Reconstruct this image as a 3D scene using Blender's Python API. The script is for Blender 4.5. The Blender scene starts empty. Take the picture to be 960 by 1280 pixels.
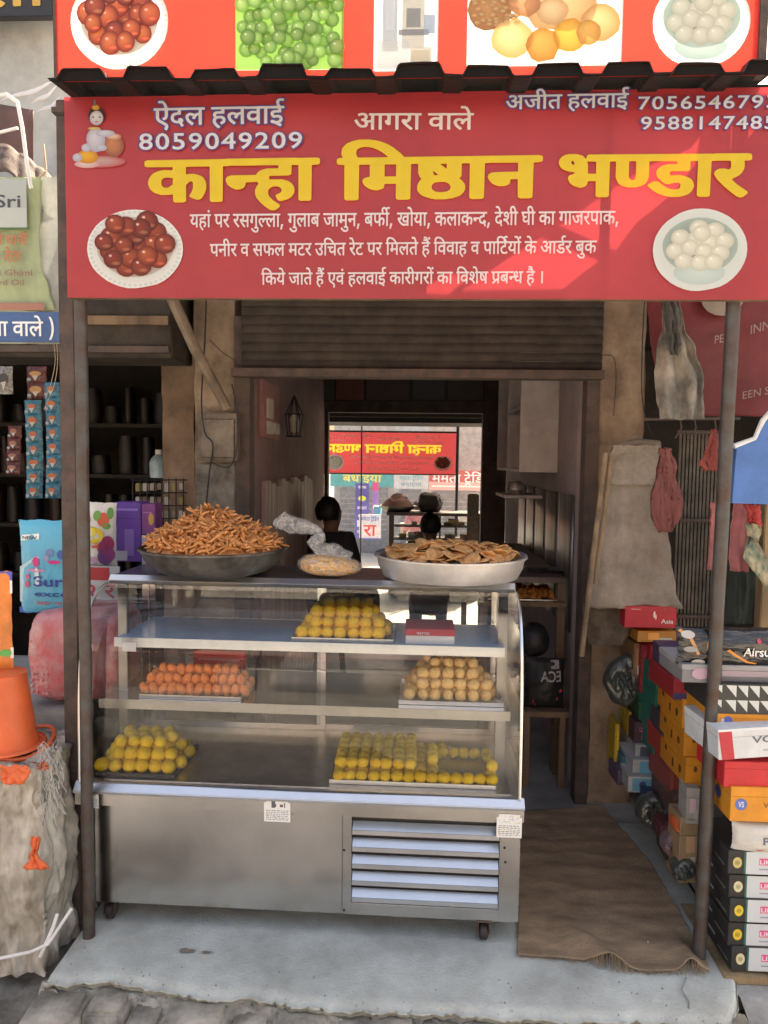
import bpy, bmesh, math, random
from mathutils import Vector, Matrix, noise as mnoise
random.seed(7)
rnd = random.uniform
C = bpy.context.scene.collection
S = bpy.context.scene

# ---------------------------------------------------------------- camera
CP = Vector((0.0698, -2.4942, 1.7374)); CF = 917.0
CR = Vector((0.99901128, 0.04271332, 0.01232986)); CU = Vector((-0.01522517, 0.06813656, 0.99755982)); CD = Vector((-0.04176898, 0.99676125, -0.06871951))
cam = bpy.data.cameras.new('camera'); co = bpy.data.objects.new('camera', cam); C.objects.link(co)
co.matrix_world = Matrix(((CR.x, CU.x, -CD.x, CP.x), (CR.y, CU.y, -CD.y, CP.y), (CR.z, CU.z, -CD.z, CP.z), (0, 0, 0, 1)))
cam.sensor_fit = 'VERTICAL'; cam.sensor_height = 36; cam.lens = CF / 1280 * 36
cam.clip_end = 500; cam.clip_start = 0.05
S.camera = co

# ---------------------------------------------------------------- sky, sun, exposure
SUN_EL, SUN_AZ = math.radians(52), math.radians(28)      # behind the shop, a little to the right (azimuth from +Y towards +X)
w = bpy.data.worlds.new('World'); S.world = w; w.use_nodes = True
nt = w.node_tree; nt.nodes.clear()
sky = nt.nodes.new('ShaderNodeTexSky'); sky.sky_type = 'NISHITA'; sky.sun_disc = False
sky.sun_elevation = SUN_EL; sky.sun_rotation = SUN_AZ
sky.air_density = 1.0; sky.dust_density = 7.0; sky.ozone_density = .4
bg = nt.nodes.new('ShaderNodeBackground'); bg.inputs[1].default_value = 0.15
wo = nt.nodes.new('ShaderNodeOutputWorld')
nt.links.new(sky.outputs[0], bg.inputs[0]); nt.links.new(bg.outputs[0], wo.inputs[0])
sd = Vector((math.sin(SUN_AZ) * math.cos(SUN_EL), math.cos(SUN_AZ) * math.cos(SUN_EL), math.sin(SUN_EL)))
sl = bpy.data.lights.new('sun', 'SUN'); sl.energy = 4.0; sl.angle = math.radians(0.55); sl.color = (1, .95, .87)
so = bpy.data.objects.new('sun', sl); C.objects.link(so)
so.rotation_euler = (-sd).to_track_quat('-Z', 'Y').to_euler()
S.view_settings.view_transform = 'Standard'; S.view_settings.look = 'None'
S.view_settings.exposure = 1.8; S.view_settings.gamma = 1
S.view_settings.use_white_balance = True; S.view_settings.white_balance_temperature = 7900
S.render.film_transparent = False
S.cycles.max_bounces = 10; S.cycles.transparent_max_bounces = 16; S.cycles.transmission_bounces = 8; S.cycles.glossy_bounces = 5
S.cycles.caustics_reflective = False; S.cycles.caustics_refractive = False
S.cycles.use_denoising = True

def W(px, py, Y):
    "the point of the vertical plane at depth Y that the photograph shows at px, py"
    d = CD + CR * ((px - 480) / CF) - CU * ((py - 640) / CF)
    return CP + d * ((Y - CP.y) / d.y)
def WZ(px, py, z):
    d = CD + CR * ((px - 480) / CF) - CU * ((py - 640) / CF)
    return CP + d * ((z - CP.z) / d.z)

# ---------------------------------------------------------------- materials
MC = {}
def mat(name, col, rough=.6, metal=0, var=.18, scale=9, bump=.15, bscale=60, trans=0, spec=.5, col2=None, aniso=None, emit=0):
    if name in MC: return MC[name]
    m = bpy.data.materials.new(name); m.use_nodes = True; MC[name] = m
    n = m.node_tree; b = n.nodes['Principled BSDF']
    b.inputs['Roughness'].default_value = rough; b.inputs['Metallic'].default_value = metal
    b.inputs['Specular IOR Level'].default_value = spec
    tc = n.nodes.new('ShaderNodeTexCoord')
    src = tc.outputs['Object']
    if aniso:
        mp = n.nodes.new('ShaderNodeMapping'); mp.inputs['Scale'].default_value = aniso
        n.links.new(src, mp.inputs[0]); src = mp.outputs[0]
    nz = n.nodes.new('ShaderNodeTexNoise'); nz.inputs['Scale'].default_value = scale; nz.inputs['Detail'].default_value = 7; nz.inputs['Roughness'].default_value = .65
    n.links.new(src, nz.inputs['Vector'])
    cr = n.nodes.new('ShaderNodeValToRGB')
    c2 = col2 or tuple(max(0, c * (1 - var * 1.6)) for c in col)
    c1 = tuple(min(1, c * (1 + var * .6)) for c in col)
    cr.color_ramp.elements[0].position = .34; cr.color_ramp.elements[0].color = (*c2, 1)
    cr.color_ramp.elements[1].position = .64; cr.color_ramp.elements[1].color = (*c1, 1)
    n.links.new(nz.outputs[0], cr.inputs[0]); n.links.new(cr.outputs[0], b.inputs['Base Color'])
    rr = n.nodes.new('ShaderNodeMapRange'); rr.inputs['To Min'].default_value = max(0.02, rough * .8); rr.inputs['To Max'].default_value = min(1, rough * 1.25)
    n.links.new(nz.outputs[0], rr.inputs[0]); n.links.new(rr.outputs[0], b.inputs['Roughness'])
    if bump:
        n2 = n.nodes.new('ShaderNodeTexNoise'); n2.inputs['Scale'].default_value = bscale; n2.inputs['Detail'].default_value = 5
        n.links.new(src, n2.inputs['Vector'])
        bp = n.nodes.new('ShaderNodeBump'); bp.inputs['Strength'].default_value = bump; bp.inputs['Distance'].default_value = .01
        n.links.new(n2.outputs[0], bp.inputs['Height']); n.links.new(bp.outputs[0], b.inputs['Normal'])
    if trans:
        tr = n.nodes.new('ShaderNodeBsdfTranslucent'); n.links.new(cr.outputs[0], tr.inputs[0])
        mx = n.nodes.new('ShaderNodeMixShader'); mx.inputs[0].default_value = trans
        n.links.new(b.outputs[0], mx.inputs[1]); n.links.new(tr.outputs[0], mx.inputs[2])
        n.links.new(mx.outputs[0], n.nodes['Material Output'].inputs[0])
    if emit:
        b.inputs['Emission Color'].default_value = (*col, 1); b.inputs['Emission Strength'].default_value = emit
    return m
def glass(name, tint=(1, 1, 1), alpha=.85, rough=.02):
    "thin clear sheet: mostly see-through, with mirror reflections by fresnel"
    if name in MC: return MC[name]
    m = bpy.data.materials.new(name); m.use_nodes = True; MC[name] = m
    n = m.node_tree; n.nodes.clear()
    o = n.nodes.new('ShaderNodeOutputMaterial'); t = n.nodes.new('ShaderNodeBsdfTransparent'); t.inputs[0].default_value = (*tint, 1)
    g = n.nodes.new('ShaderNodeBsdfGlossy'); g.inputs['Roughness'].default_value = rough
    d = n.nodes.new('ShaderNodeBsdfDiffuse'); d.inputs[0].default_value = (.75, .76, .78, 1)
    f = n.nodes.new('ShaderNodeFresnel'); f.inputs[0].default_value = 1.5
    nz = n.nodes.new('ShaderNodeTexNoise'); nz.inputs['Scale'].default_value = 5; nz.inputs['Detail'].default_value = 6
    mr = n.nodes.new('ShaderNodeMapRange'); mr.inputs['From Min'].default_value = .35; mr.inputs['From Max'].default_value = .75
    mr.inputs['To Min'].default_value = (1 - alpha) * .5; mr.inputs['To Max'].default_value = (1 - alpha) * 1.6
    m1 = n.nodes.new('ShaderNodeMixShader'); m2 = n.nodes.new('ShaderNodeMixShader')
    n.links.new(nz.outputs[0], mr.inputs[0]); n.links.new(mr.outputs[0], m1.inputs[0])
    n.links.new(t.outputs[0], m1.inputs[1]); n.links.new(d.outputs[0], m1.inputs[2])
    n.links.new(f.outputs[0], m2.inputs[0]); n.links.new(m1.outputs[0], m2.inputs[1]); n.links.new(g.outputs[0], m2.inputs[2])
    n.links.new(m2.outputs[0], o.inputs[0])
    return m
def print_mat(name='printed_colours', rough=.4, trans=.0):
    "flat print: its colours come from the mesh's colour attribute"
    if name in MC: return MC[name]
    m = bpy.data.materials.new(name); m.use_nodes = True; MC[name] = m
    n = m.node_tree; b = n.nodes['Principled BSDF']; b.inputs['Roughness'].default_value = rough
    a = n.nodes.new('ShaderNodeVertexColor'); a.layer_name = 'Col'
    n.links.new(a.outputs[0], b.inputs['Base Color'])
    if trans:
        tr = n.nodes.new('ShaderNodeBsdfTranslucent'); n.links.new(a.outputs[0], tr.inputs[0])
        mx = n.nodes.new('ShaderNodeMixShader'); mx.inputs[0].default_value = trans
        n.links.new(b.outputs[0], mx.inputs[1]); n.links.new(tr.outputs[0], mx.inputs[2])
        n.links.new(mx.outputs[0], n.nodes['Material Output'].inputs[0])
    return m

# ---------------------------------------------------------------- mesh builder
class MB:
    def __init__(s): s.v = []; s.f = []; s.m = []; s.c = []; s.mi = 0; s.col = None
    def add(s, vs, fs, cols=None):
        k = len(s.v); s.v += [Vector(v) for v in vs]
        for f in fs: s.f.append([i + k for i in f]); s.m.append(s.mi)
        if cols is None: cols = [s.col or (1, 1, 1)] * len(vs)
        s.c += cols
        return s
    def box(s, a, b, M=None):
        x0, y0, z0 = a; x1, y1, z1 = b
        vs = [Vector((x, y, z)) for z in (z0, z1) for y in (y0, y1) for x in (x0, x1)]
        if M: vs = [M @ v for v in vs]
        return s.add(vs, [(0, 2, 3, 1), (4, 5, 7, 6), (0, 1, 5, 4), (2, 6, 7, 3), (0, 4, 6, 2), (1, 3, 7, 5)])
    def cb(s, c, d, M=None):
        return s.box((c[0] - d[0] / 2, c[1] - d[1] / 2, c[2] - d[2] / 2), (c[0] + d[0] / 2, c[1] + d[1] / 2, c[2] + d[2] / 2), M)
    def tube(s, pts, r, n=8, cap=True):
        pts = [Vector(p) for p in pts]; rs = r if isinstance(r, (list, tuple)) else [r] * len(pts)
        rings = []; ref = None
        for i, p in enumerate(pts):
            t = (pts[min(i + 1, len(pts) - 1)] - pts[max(i - 1, 0)])
            if t.length < 1e-9: t = Vector((0, 0, 1))
            t.normalize()
            if ref is None: ref = Vector((0, 0, 1)) if abs(t.z) < .9 else Vector((1, 0, 0))
            a = t.cross(ref).normalized(); b = t.cross(a).normalized(); ref = b.cross(t).normalized() if False else ref
            rings.append([p + (a * math.cos(2 * math.pi * k / n) + b * math.sin(2 * math.pi * k / n)) * rs[i] for k in range(n)])
        vs = [v for q in rings for v in q]; fs = []
        for i in range(len(pts) - 1):
            for k in range(n):
                fs.append((i * n + k, i * n + (k + 1) % n, (i + 1) * n + (k + 1) % n, (i + 1) * n + k))
        if cap: fs += [tuple(range(n))[::-1], tuple((len(pts) - 1) * n + k for k in range(n))]
        return s.add(vs, fs)
    def lathe(s, prof, c=(0, 0, 0), n=28, axis='z'):
        c = Vector(c); vs = []
        for r, z in prof:
            for k in range(n):
                a = 2 * math.pi * k / n
                v = Vector((r * math.cos(a), r * math.sin(a), z))
                if axis == 'x': v = Vector((v.z, v.x, v.y))
                if axis == 'y': v = Vector((v.x, v.z, v.y))
                vs.append(v + c)
        fs = []
        for i in range(len(prof) - 1):
            for k in range(n):
                fs.append((i * n + k, i * n + (k + 1) % n, (i + 1) * n + (k + 1) % n, (i + 1) * n + k))
        return s.add(vs, fs)
    def grid(s, fn, nu, nv, wrap=False):
        vs = [fn(i / nu, j / nv) for j in range(nv + 1) for i in range(nu + 1)]
        fs = [(j * (nu + 1) + i, j * (nu + 1) + i + 1, (j + 1) * (nu + 1) + i + 1, (j + 1) * (nu + 1) + i) for j in range(nv) for i in range(nu)]
        return s.add(vs, fs)
    def prism(s, poly, o, u, v, th):
        "polygon in the plane o + x*u + y*v, extruded by the vector th"
        o, u, v, th = map(Vector, (o, u, v, th)); n = len(poly)
        vs = [o + u * x + v * y for x, y in poly]; vs += [q + th for q in vs]
        return s.add(vs, [tuple(range(n)), tuple(range(2 * n - 1, n - 1, -1))] + [(i, (i + 1) % n, (i + 1) % n + n, i + n) for i in range(n)])
    def build(s, name, m, parent=None, smooth=False, bevel=0, seg=2, mw=True, solid=0, warp=None):
        me = bpy.data.meshes.new(name)
        off = parent.location if (parent is not None and mw) else Vector((0, 0, 0))
        if parent is not None and mw and parent.get('_o'): off = Vector(parent['_o'])
        vs = [v - off for v in s.v]
        me.from_pydata(vs, [], s.f)
        ms = m if isinstance(m, (list, tuple)) else [m]
        for q in ms: me.materials.append(q)
        me.polygons.foreach_set('material_index', s.m)
        if any(c != (1, 1, 1) for c in s.c):
            ca = me.color_attributes.new('Col', 'FLOAT_COLOR', 'POINT')
            ca.data.foreach_set('color', [x for c in s.c for x in (*c[:3], 1)])
        bm = bmesh.new(); bm.from_mesh(me)
        if bevel:
            bmesh.ops.remove_doubles(bm, verts=bm.verts, dist=1e-6)
            bmesh.ops.recalc_face_normals(bm, faces=bm.faces)
            es = [e for e in bm.edges if len(e.link_faces) == 2 and e.calc_face_angle(0) > .6]
            bmesh.ops.bevel(bm, geom=es, offset=bevel, segments=seg, affect='EDGES', clamp_overlap=True)
        if solid:
            bmesh.ops.remove_doubles(bm, verts=bm.verts, dist=1e-6)
            bmesh.ops.solidify(bm, geom=bm.faces, thickness=solid)
        if not solid: bmesh.ops.recalc_face_normals(bm, faces=bm.faces)
        if warp:
            for v in bm.verts: v.co = warp(v.co)
        bm.to_mesh(me); bm.free()
        if smooth:
            me.polygons.foreach_set('use_smooth', [True] * len(me.polygons))
            if smooth != 'all':
                try: me.set_sharp_from_angle(angle=math.radians(40))
                except Exception: pass
        o = bpy.data.objects.new(name, me); C.objects.link(o)
        if parent is not None: o.parent = parent; o['_o'] = list(off)
        return o
def tag(o, label=None, cat=None, group=None, kind=None):
    if label: o['label'] = label
    if cat: o['category'] = cat
    if group: o['group'] = group
    if kind: o['kind'] = kind
    return o
def thing(name, label, cat, loc=(0, 0, 0), group=None, rz=0):
    o = bpy.data.objects.new(name, None); C.objects.link(o); o.empty_display_size = .05
    o.location = loc; o.rotation_euler = (0, 0, rz)
    return tag(o, label, cat, group)
def copy_tree(o, loc=None, rot=None, label=None, parent=None):
    c = o.copy(); C.objects.link(c)
    if parent is not None: c.parent = parent
    if loc is not None: c.location = loc
    if rot is not None: c.rotation_euler = rot
    if label: c['label'] = label
    for ch in list(o.children): copy_tree(ch, parent=c)
    return c
def fbm(p, sc=1, oct=3): return mnoise.fractal(Vector(p) * sc, 1, 2, oct)

# ---------------------------------------------------------------- lettering
GC = {}
def curve_mesh(cu):
    o = bpy.data.objects.new('t', cu); me = bpy.data.meshes.new_from_object(o)
    vs = [(v.co.x, v.co.y) for v in me.vertices]; fs = [tuple(p.vertices) for p in me.polygons]
    bpy.data.objects.remove(o); bpy.data.meshes.remove(me); bpy.data.curves.remove(cu)
    return vs, fs
def glyph(g, st):
    key = (g, st)
    if key in GC: return GC[key]
    cu = bpy.data.curves.new('g', 'CURVE'); cu.dimensions = '2D'; cu.fill_mode = 'BOTH'
    for cs in DG[st][g].split('|'):
        if not cs: continue
        pts = []; x = y = 0
        for q in cs.split(','):
            a, b = q.split(); x += int(a); y += int(b); pts.append((x * .004, y * .004))
        sp = cu.splines.new('POLY'); sp.points.add(len(pts) - 1); sp.use_cyclic_u = True
        for i, q in enumerate(pts): sp.points[i].co = (q[0], q[1], 0, 1)
    GC[key] = curve_mesh(cu)
    return GC[key]
def deva(mb, key, o, u, v, n, st='n'):
    "write run `key` from o: u spans its width, v spans baseline to head line, n a small step out of the board"
    o, u, v, n = map(Vector, (o, u, v, n)); R = DR[key]
    x0 = 1e9; x1 = -1e9; P = []
    for i, (g, gx, gy) in enumerate(R):
        if g not in DG[st]: continue
        vs, fs = glyph(g, st)
        if not vs: continue
        q = [(a + gx / 1000, b + gy / 1000) for a, b in vs]; P.append((q, fs, i))
        x0 = min(x0, min(a for a, b in q)); x1 = max(x1, max(a for a, b in q))
    for q, fs, i in P:
        mb.add([o + u * ((a - x0) / (x1 - x0)) + v * (b / .62) + n * (1 + .12 * (i % 3)) for a, b in q], fs)
    return mb
LC = {}
def latin(mb, text, o, u, v, n, bold=0, space=1.0, keep=False):
    "u spans the whole text, v spans the capital height"
    o, u, v, n = map(Vector, (o, u, v, n)); key = (text, bold, space)
    if key not in LC:
        cu = bpy.data.curves.new('l', 'FONT'); cu.body = text; cu.offset = bold; cu.space_character = space; cu.resolution_u = 3
        LC[key] = curve_mesh(cu)
    vs, fs = LC[key]
    if not vs: return mb
    x0 = min(a for a, b in vs); x1 = max(a for a, b in vs)
    mb.add([o + u * ((a - x0) / (x1 - x0)) + v * (b / .70) + n for a, b in vs], fs)
    return mb
DG={}
DG['n']={3: '',
6: '-38 176,-8 6,-4 7,0 8,8 11,16 1,8 -7,3 -7,0 -6,-7 -10,-6 -3',
9: '147 -2,-2 5,0 63,-2 3,-23 -2,1 -19,-7 -16,-10 -9,-11 -4,-23 -1,-12 2,-14 8,-16 16,-13 20,-11 24,3 4,15 5,6 0,18 -35,17 -17,9 -3,8 -1,9 4,4 7,0 11,-4 9,-11 11,-15 0,-3 16,2 5,17 4,7 4,5 6,0 11,-11 8,-11 1,-24 -9,-5 0,-6 18,3 5,25 8,26 0,17 -8,11 -14,2 -10,0 -9,-5 -15,-9 -11,9 -3,16 0,16 4,0 38,-2 3,-14 0,-2 2,-1 15,2 5,69 0,1 -5,0 -13,-1 -3,-23 -1,-2 -2,0 -132,-3 -3',
10: '147 -2,-2 5,0 63,-2 3,-23 -2,1 -19,-7 -16,-10 -9,-11 -4,-23 -1,-12 2,-14 8,-16 16,-13 20,-11 24,3 4,15 5,6 0,18 -35,17 -17,9 -3,8 -1,9 4,4 7,0 11,-4 9,-11 11,-15 0,-3 16,2 5,17 4,7 4,5 6,0 11,-11 8,-11 1,-27 -9,-4 5,-4 12,1 5,7 4,18 5,28 0,14 -5,11 -12,5 -16,-1 -15,-13 -19,9 -3,16 0,16 4,0 38,-2 3,-14 0,-2 2,-1 15,2 5,134 0,2 -5,-1 -13,-1 -3,-23 -1,-2 -2,0 -130,-2 -5,-22 0,-3 4,0 131,-3 2,-32 0,-2 -1,-1 -2,0 -130,-3 -4',
11: '92 -30,-50 27,-25 6,-5 3,-3 7,1 11,8 7,15 0,20 -11,19 2,9 3,5 6,1 12,-3 4,-6 4,-17 1,-18 -4,-6 0,-5 2,-14 13,-9 20,1 15,9 13,7 4,16 4,31 0,2 2,-1 13,-75 1,-3 4,0 14,2 4,128 1,4 -4,0 -15,-2 -3,-25 -2,-1 -33,-1 -4,-53 -1,-9 -3,-3 -4,1 -6,6 -9,31 2,15 -3,15 -8,9 -14,2 -20,-7 -15,-7 -8,-15 -7,18 -8,3 -4,-9 -18',
12: '92 -30,-50 27,-25 6,-5 3,-3 7,1 11,8 7,15 0,20 -11,19 2,9 3,5 6,1 12,-3 4,-6 4,-17 1,-18 -4,-6 0,-5 2,-14 13,-9 20,1 15,9 13,7 4,16 4,31 0,2 2,-1 13,-75 1,-3 4,0 14,2 4,3 1,65 0,-8 24,0 16,5 13,6 7,13 7,29 1,15 -4,3 -3,-5 -17,-6 -2,-12 4,-13 -2,-5 -3,-3 -6,0 -14,4 -11,7 -10,32 -1,2 -5,-1 -15,-2 -2,-24 -1,-1 -33,-1 -4,-53 -1,-9 -3,-3 -4,1 -6,6 -9,31 2,15 -3,15 -8,9 -14,2 -20,-7 -15,-7 -8,-15 -7,18 -8,3 -4,-9 -18',
13: '72 -2,-20 7,-19 18,-13 19,-16 36,4 4,13 4,6 0,18 -38,17 -19,15 -8,15 3,5 4,3 9,-3 16,-5 8,-10 10,-18 1,-3 9,0 7,2 5,20 4,10 6,4 10,-1 11,-7 8,-5 3,-85 0,-3 4,0 14,2 4,143 1,4 -4,0 -15,-2 -3,-22 -2,4 -13,0 -12,-7 -16,-10 -11,12 -15,7 -16,2 -15,-3 -13,-9 -14,-14 -9,-11 -2',
19: '107 -48,-18 11,8 23,-3 10,-56 35,-14 14,-8 22,0 66,-2 2,-16 1,-2 4,0 12,2 5,144 1,4 -3,0 -15,-2 -4,-20 -1,-1 -2,-1 -46,-5 -21,-10 -13,-15 -6,-13 -1,-2 4,-3 13,2 5,11 5,6 8,2 11,-1 43,-47 0,-3 -2,0 -58,3 -15,5 -7,12 -9,45 -26,13 -16,3 -10,-2 -19,-10 -20',
20: '107 -48,-18 11,8 23,-3 10,-56 35,-14 14,-8 22,0 66,-2 2,-15 0,-2 3,-1 15,3 5,94 0,-8 27,-9 13,-10 5,-24 -2,-7 19,3 3,4 2,27 1,12 -2,8 -5,13 -16,9 -17,10 -28,22 0,3 -3,0 -15,-2 -4,-20 -1,-1 -2,-1 -46,-5 -21,-10 -13,-15 -6,-13 -1,-2 4,-3 13,2 5,11 5,6 8,2 11,-1 43,-47 0,-3 -2,0 -58,3 -15,5 -7,12 -9,45 -26,13 -16,3 -10,-2 -19,-10 -20',
25: '91 -2,-2 4,-1 33,-20 -7,-24 0,-12 4,-8 4,-9 10,-6 13,-1 10,2 19,12 18,14 9,17 4,16 0,19 -3,0 18,-89 1,-3 4,1 17,4 2,195 -1,1 -4,0 -14,-3 -4,-75 0,-3 -2,1 -37,19 6,20 -1,13 -7,6 -6,5 -10,2 -11,-1 -24,-4 -14,-9 -17,-2 -4,-7 0,-16 10,-1 4,11 22,2 22,-2 6,-4 4,-10 4,-11 -6,-11 -11,-2 -64,-3 -1|51 51,17 1,20 13,0 30,-5 -3,-26 3,-9 -3,-8 -5,-5 -14,2 -9,6 -9',
26: '161 -2,-4 7,-31 -6,-22 1,-12 3,-29 12,-22 17,-28 34,-6 13,-1 8,5 9,6 4,12 1,15 -7,3 1,3 11,-2 27,-2 2,-48 1,-2 5,0 12,2 4,213 0,1 -5,0 -13,-1 -3,-23 -1,-2 -2,0 -132,-3 -3|112 23,19 0,16 4,11 6,1 9,-2 1,-15 -4,-21 0,-18 6,-10 10,-6 13,-2 9,2 15,7 14,15 11,10 3,18 1,15 -1,6 -4,1 16,-2 3,-81 -1,3 -20,-4 -22,-8 -14,-19 -16,8 -9,20 -16,20 -10|126 62,15 0,17 10,0 35,-5 -11,-19 3,-11 -3,-7 -6,-3 -11,1 -7,5 -7',
27: '97 -2,-2 5,-1 131,-37 0,-1 -75,-1 -7,-4 -6,-4 -3,-15 0,-9 5,-7 7,-10 21,5 13,16 5,0 39,-1 2,-28 1,-2 5,0 12,2 4,146 1,4 -2,1 -15,-2 -5,-23 -1,-1 -2,-1 -132,-3 -3',
28: '103 -2,-2 4,0 32,-22 -6,-27 0,-15 5,-14 14,-4 9,-1 13,2 12,5 10,-11 10,-5 11,-3 11,1 11,-8 1,-2 3,-1 15,2 4,153 1,3 -2,1 -15,-2 -5,-22 -1,-2 -2,-1 -132,-2 -3|60 51,13 -1,10 3,18 13,0 68,-60 1,-4 -3,-2 -15,7 -8,7 -3,28 1,3 -3,0 -13,-3 -5,-20 -4,-10 -8,-2 -7,2 -8,5 -5',
30: '114 -2,-1 4,-1 32,-21 -6,-24 0,-15 5,-13 11,-6 14,-2 14,6 17,-28 1,-3 6,0 12,3 4,90 0,2 -4,-3 -17,-16 -1,-14 -5,-5 -4,-4 -10,3 -13,6 -5,8 -3,8 0,10 3,18 14,0 67,-113 1,-3 4,0 14,2 4,166 0,2 -5,0 -13,-2 -3,-22 -1,-2 -2,0 -132,-3 -3',
32: '141 -2,-2 5,-1 86,-33 0,12 -26,2 -10,-4 -15,-7 -10,-9 -6,-13 -4,-17 0,-20 7,-13 13,-14 21,-17 40,2 4,14 5,7 0,14 -32,11 -20,11 -11,9 -3,8 0,9 6,1 11,-5 15,-21 20,7 17,4 1,61 1,2 3,-1 18,-139 1,-3 4,0 14,2 4,193 0,1 -5,0 -13,-1 -3,-22 -1,-1 -2,-1 -132,-3 -3',
35: '59 -2,-23 7,-16 13,-11 23,-1 18,6 20,10 13,17 10,27 6,1 25,-3 2,-67 0,-3 4,1 15,4 4,131 -1,2 -5,0 -13,-2 -3,-35 -2,-1 -45,-2 -3,-28 -2,-13 -4,-10 -7,-4 -4,-4 -12,0 -8,4 -12,12 -10,15 -6,13 0,35 11,4 -4,5 -16,-6 -5,-25 -8',
37: '72 -2,-19 4,-22 11,-12 9,-16 17,3 5,12 9,5 1,23 -21,18 -9,13 -3,14 0,15 7,4 10,-1 5,-8 8,-19 1,-20 -6,-11 6,-13 14,-5 10,-3 12,5 16,13 11,16 4,32 0,0 15,-97 1,-3 4,1 15,4 4,148 -1,2 -5,0 -13,-2 -3,-25 -2,0 -33,-2 -4,-51 -1,-9 -3,-4 -5,1 -7,8 -8,15 3,16 0,21 -6,12 -11,6 -17,-2 -18,-7 -11,-5 -5,-7 -5,-13 -4',
40: '52 -5,-27 25,-10 14,-7 21,1 16,10 18,18 10,14 3,45 1,0 31,-3 2,-94 0,-3 4,1 16,4 2,147 0,2 -5,0 -13,-2 -4,-22 0,-2 -2,-1 -135,-2 -2,-20 0,-4 3,-1 79,-35 0,-17 -4,-6 -4,-3 -8,2 -13,5 -10,28 -29,-1 -4,-11 -11',
42: '101 -16,-18 31,-29 1,-22 7,-15 14,-8 19,-1 9,1 14,9 19,11 10,12 5,28 4,0 18,-70 1,-3 4,0 14,2 3,135 1,4 -2,1 -15,-2 -5,-38 -1,-1 -36,-1 -4,-32 -2,-13 -4,-12 -9,-4 -11,2 -13,3 -6,8 -7,15 -5,10 1,0 7,2 8,3 4,6 3,8 2,11 -1,10 -7,5 -10,1 -10,-4 -9,-7 -7,15 -24,-2 -4,-12 -6',
43: '110 -2,-2 4,-1 28,-21 -6,-27 0,-18 6,-10 11,-7 17,1 13,6 15,-18 15,-5 10,-1 8,1 15,5 10,6 7,8 6,9 3,23 0,12 -6,9 -13,2 -7,-2 -10,-5 -10,-5 -5,-6 0,-13 9,-1 4,4 10,-4 6,-10 -1,-5 -5,-2 -5,0 -11,8 -9,11 -4,30 1,4 -5,-2 -18,-9 0,-13 -3,-6 -3,-4 -6,0 -10,3 -6,7 -5,7 -2,17 2,16 9,6 7,0 69,-2 2,-11 0,-2 2,-1 15,2 5,63 1,4 -3,1 -16,-2 -3,-23 -1,-1 -2,-1 -132,-3 -3',
44: '94 -2,-2 5,0 69,-36 0,-1 -14,-4 -9,-7 -4,-12 0,-15 10,-8 12,-4 12,4 10,4 4,6 2,73 1,0 38,-93 1,-3 4,0 14,2 4,144 1,3 -2,1 -15,-2 -5,-22 -1,-2 -2,0 -132,-3 -3',
46: '98 -2,-2 4,0 38,-24 -6,-23 1,-16 8,-9 10,-8 23,0 57,-2 2,-16 1,-2 3,0 13,2 5,148 1,3 -2,1 -15,-2 -5,-22 -1,-2 -2,-1 -132,-2 -3|58 58,8 -1,11 2,19 13,0 62,-52 0,1 -62,3 -6',
47: '93 -2,-2 4,0 38,-22 -6,-13 0,-18 5,-14 14,-8 23,0 57,-2 2,-16 1,-2 5,1 15,4 2,197 -1,2 -4,0 -14,-3 -4,-75 0,-3 -2,0 -37,19 6,20 -1,14 -7,9 -13,4 -14,0 -15,-7 -25,-6 -13,-5 -6,-4 0,-19 11,12 27,2 17,-4 11,-6 4,-6 2,-11 -4,-12 -13,-1 -64,-4 -1|56 58,12 0,9 2,14 11,0 61,-2 3,-42 0,-3 -2,0 -56,4 -13',
48: '98 -2,-2 4,0 32,-22 -6,-27 0,-10 2,-18 11,-7 12,-4 16,1 14,3 8,5 9,7 7,14 8,19 4,19 0,20 -3,0 18,-97 1,-3 4,0 14,2 4,148 1,3 -2,1 -15,-2 -5,-22 -1,-2 -2,-1 -132,-2 -3|55 49,11 0,4 3,-24 30,-5 4,-5 -7,-1 -7,2 -9,4 -7|90 63,3 0,3 3,0 31,-5 -3,-26 2',
50: '106 -2,-2 5,-1 56,-46 1,-2 -2,0 -11,-3 -6,-9 -6,-7 0,-8 3,-15 14,-6 12,-1 8,5 8,16 4,0 49,-1 2,-28 1,-2 5,0 12,2 4,154 1,3 -2,1 -15,-2 -5,-21 -1,-2 -2,0 -132,-3 -3|56 83,47 0,0 51,-47 0',
51: '101 -2,-2 4,-1 35,-30 -7,-24 3,-13 7,-16 18,-7 19,-1 11,1 3,11 3,13 8,4 7,0 9,-3 9,-5 8,-30 1,-2 3,0 13,2 5,150 1,4 -2,0 -15,-1 -5,-23 -1,-2 -2,0 -132,-3 -3|58 54,13 0,10 3,17 12,0 65,-39 0,5 -18,0 -10,-3 -10,-7 -11,-15 -11,-1 -2,10 -13',
52: '83 -5,-25 21,-32 33,-13 17,-7 15,3 13,9 6,15 0,6 -2,7 -6,8 6,6 13,0 14,-3 10,-58 1,-3 4,0 14,2 4,108 0,3 -2,1 -16,-2 -4,-22 -1,1 -29,-7 -20,-9 -10,-22 -13,4 -7,15 -15,33 -28,0 -5,-10 -11,-3 -2',
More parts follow.
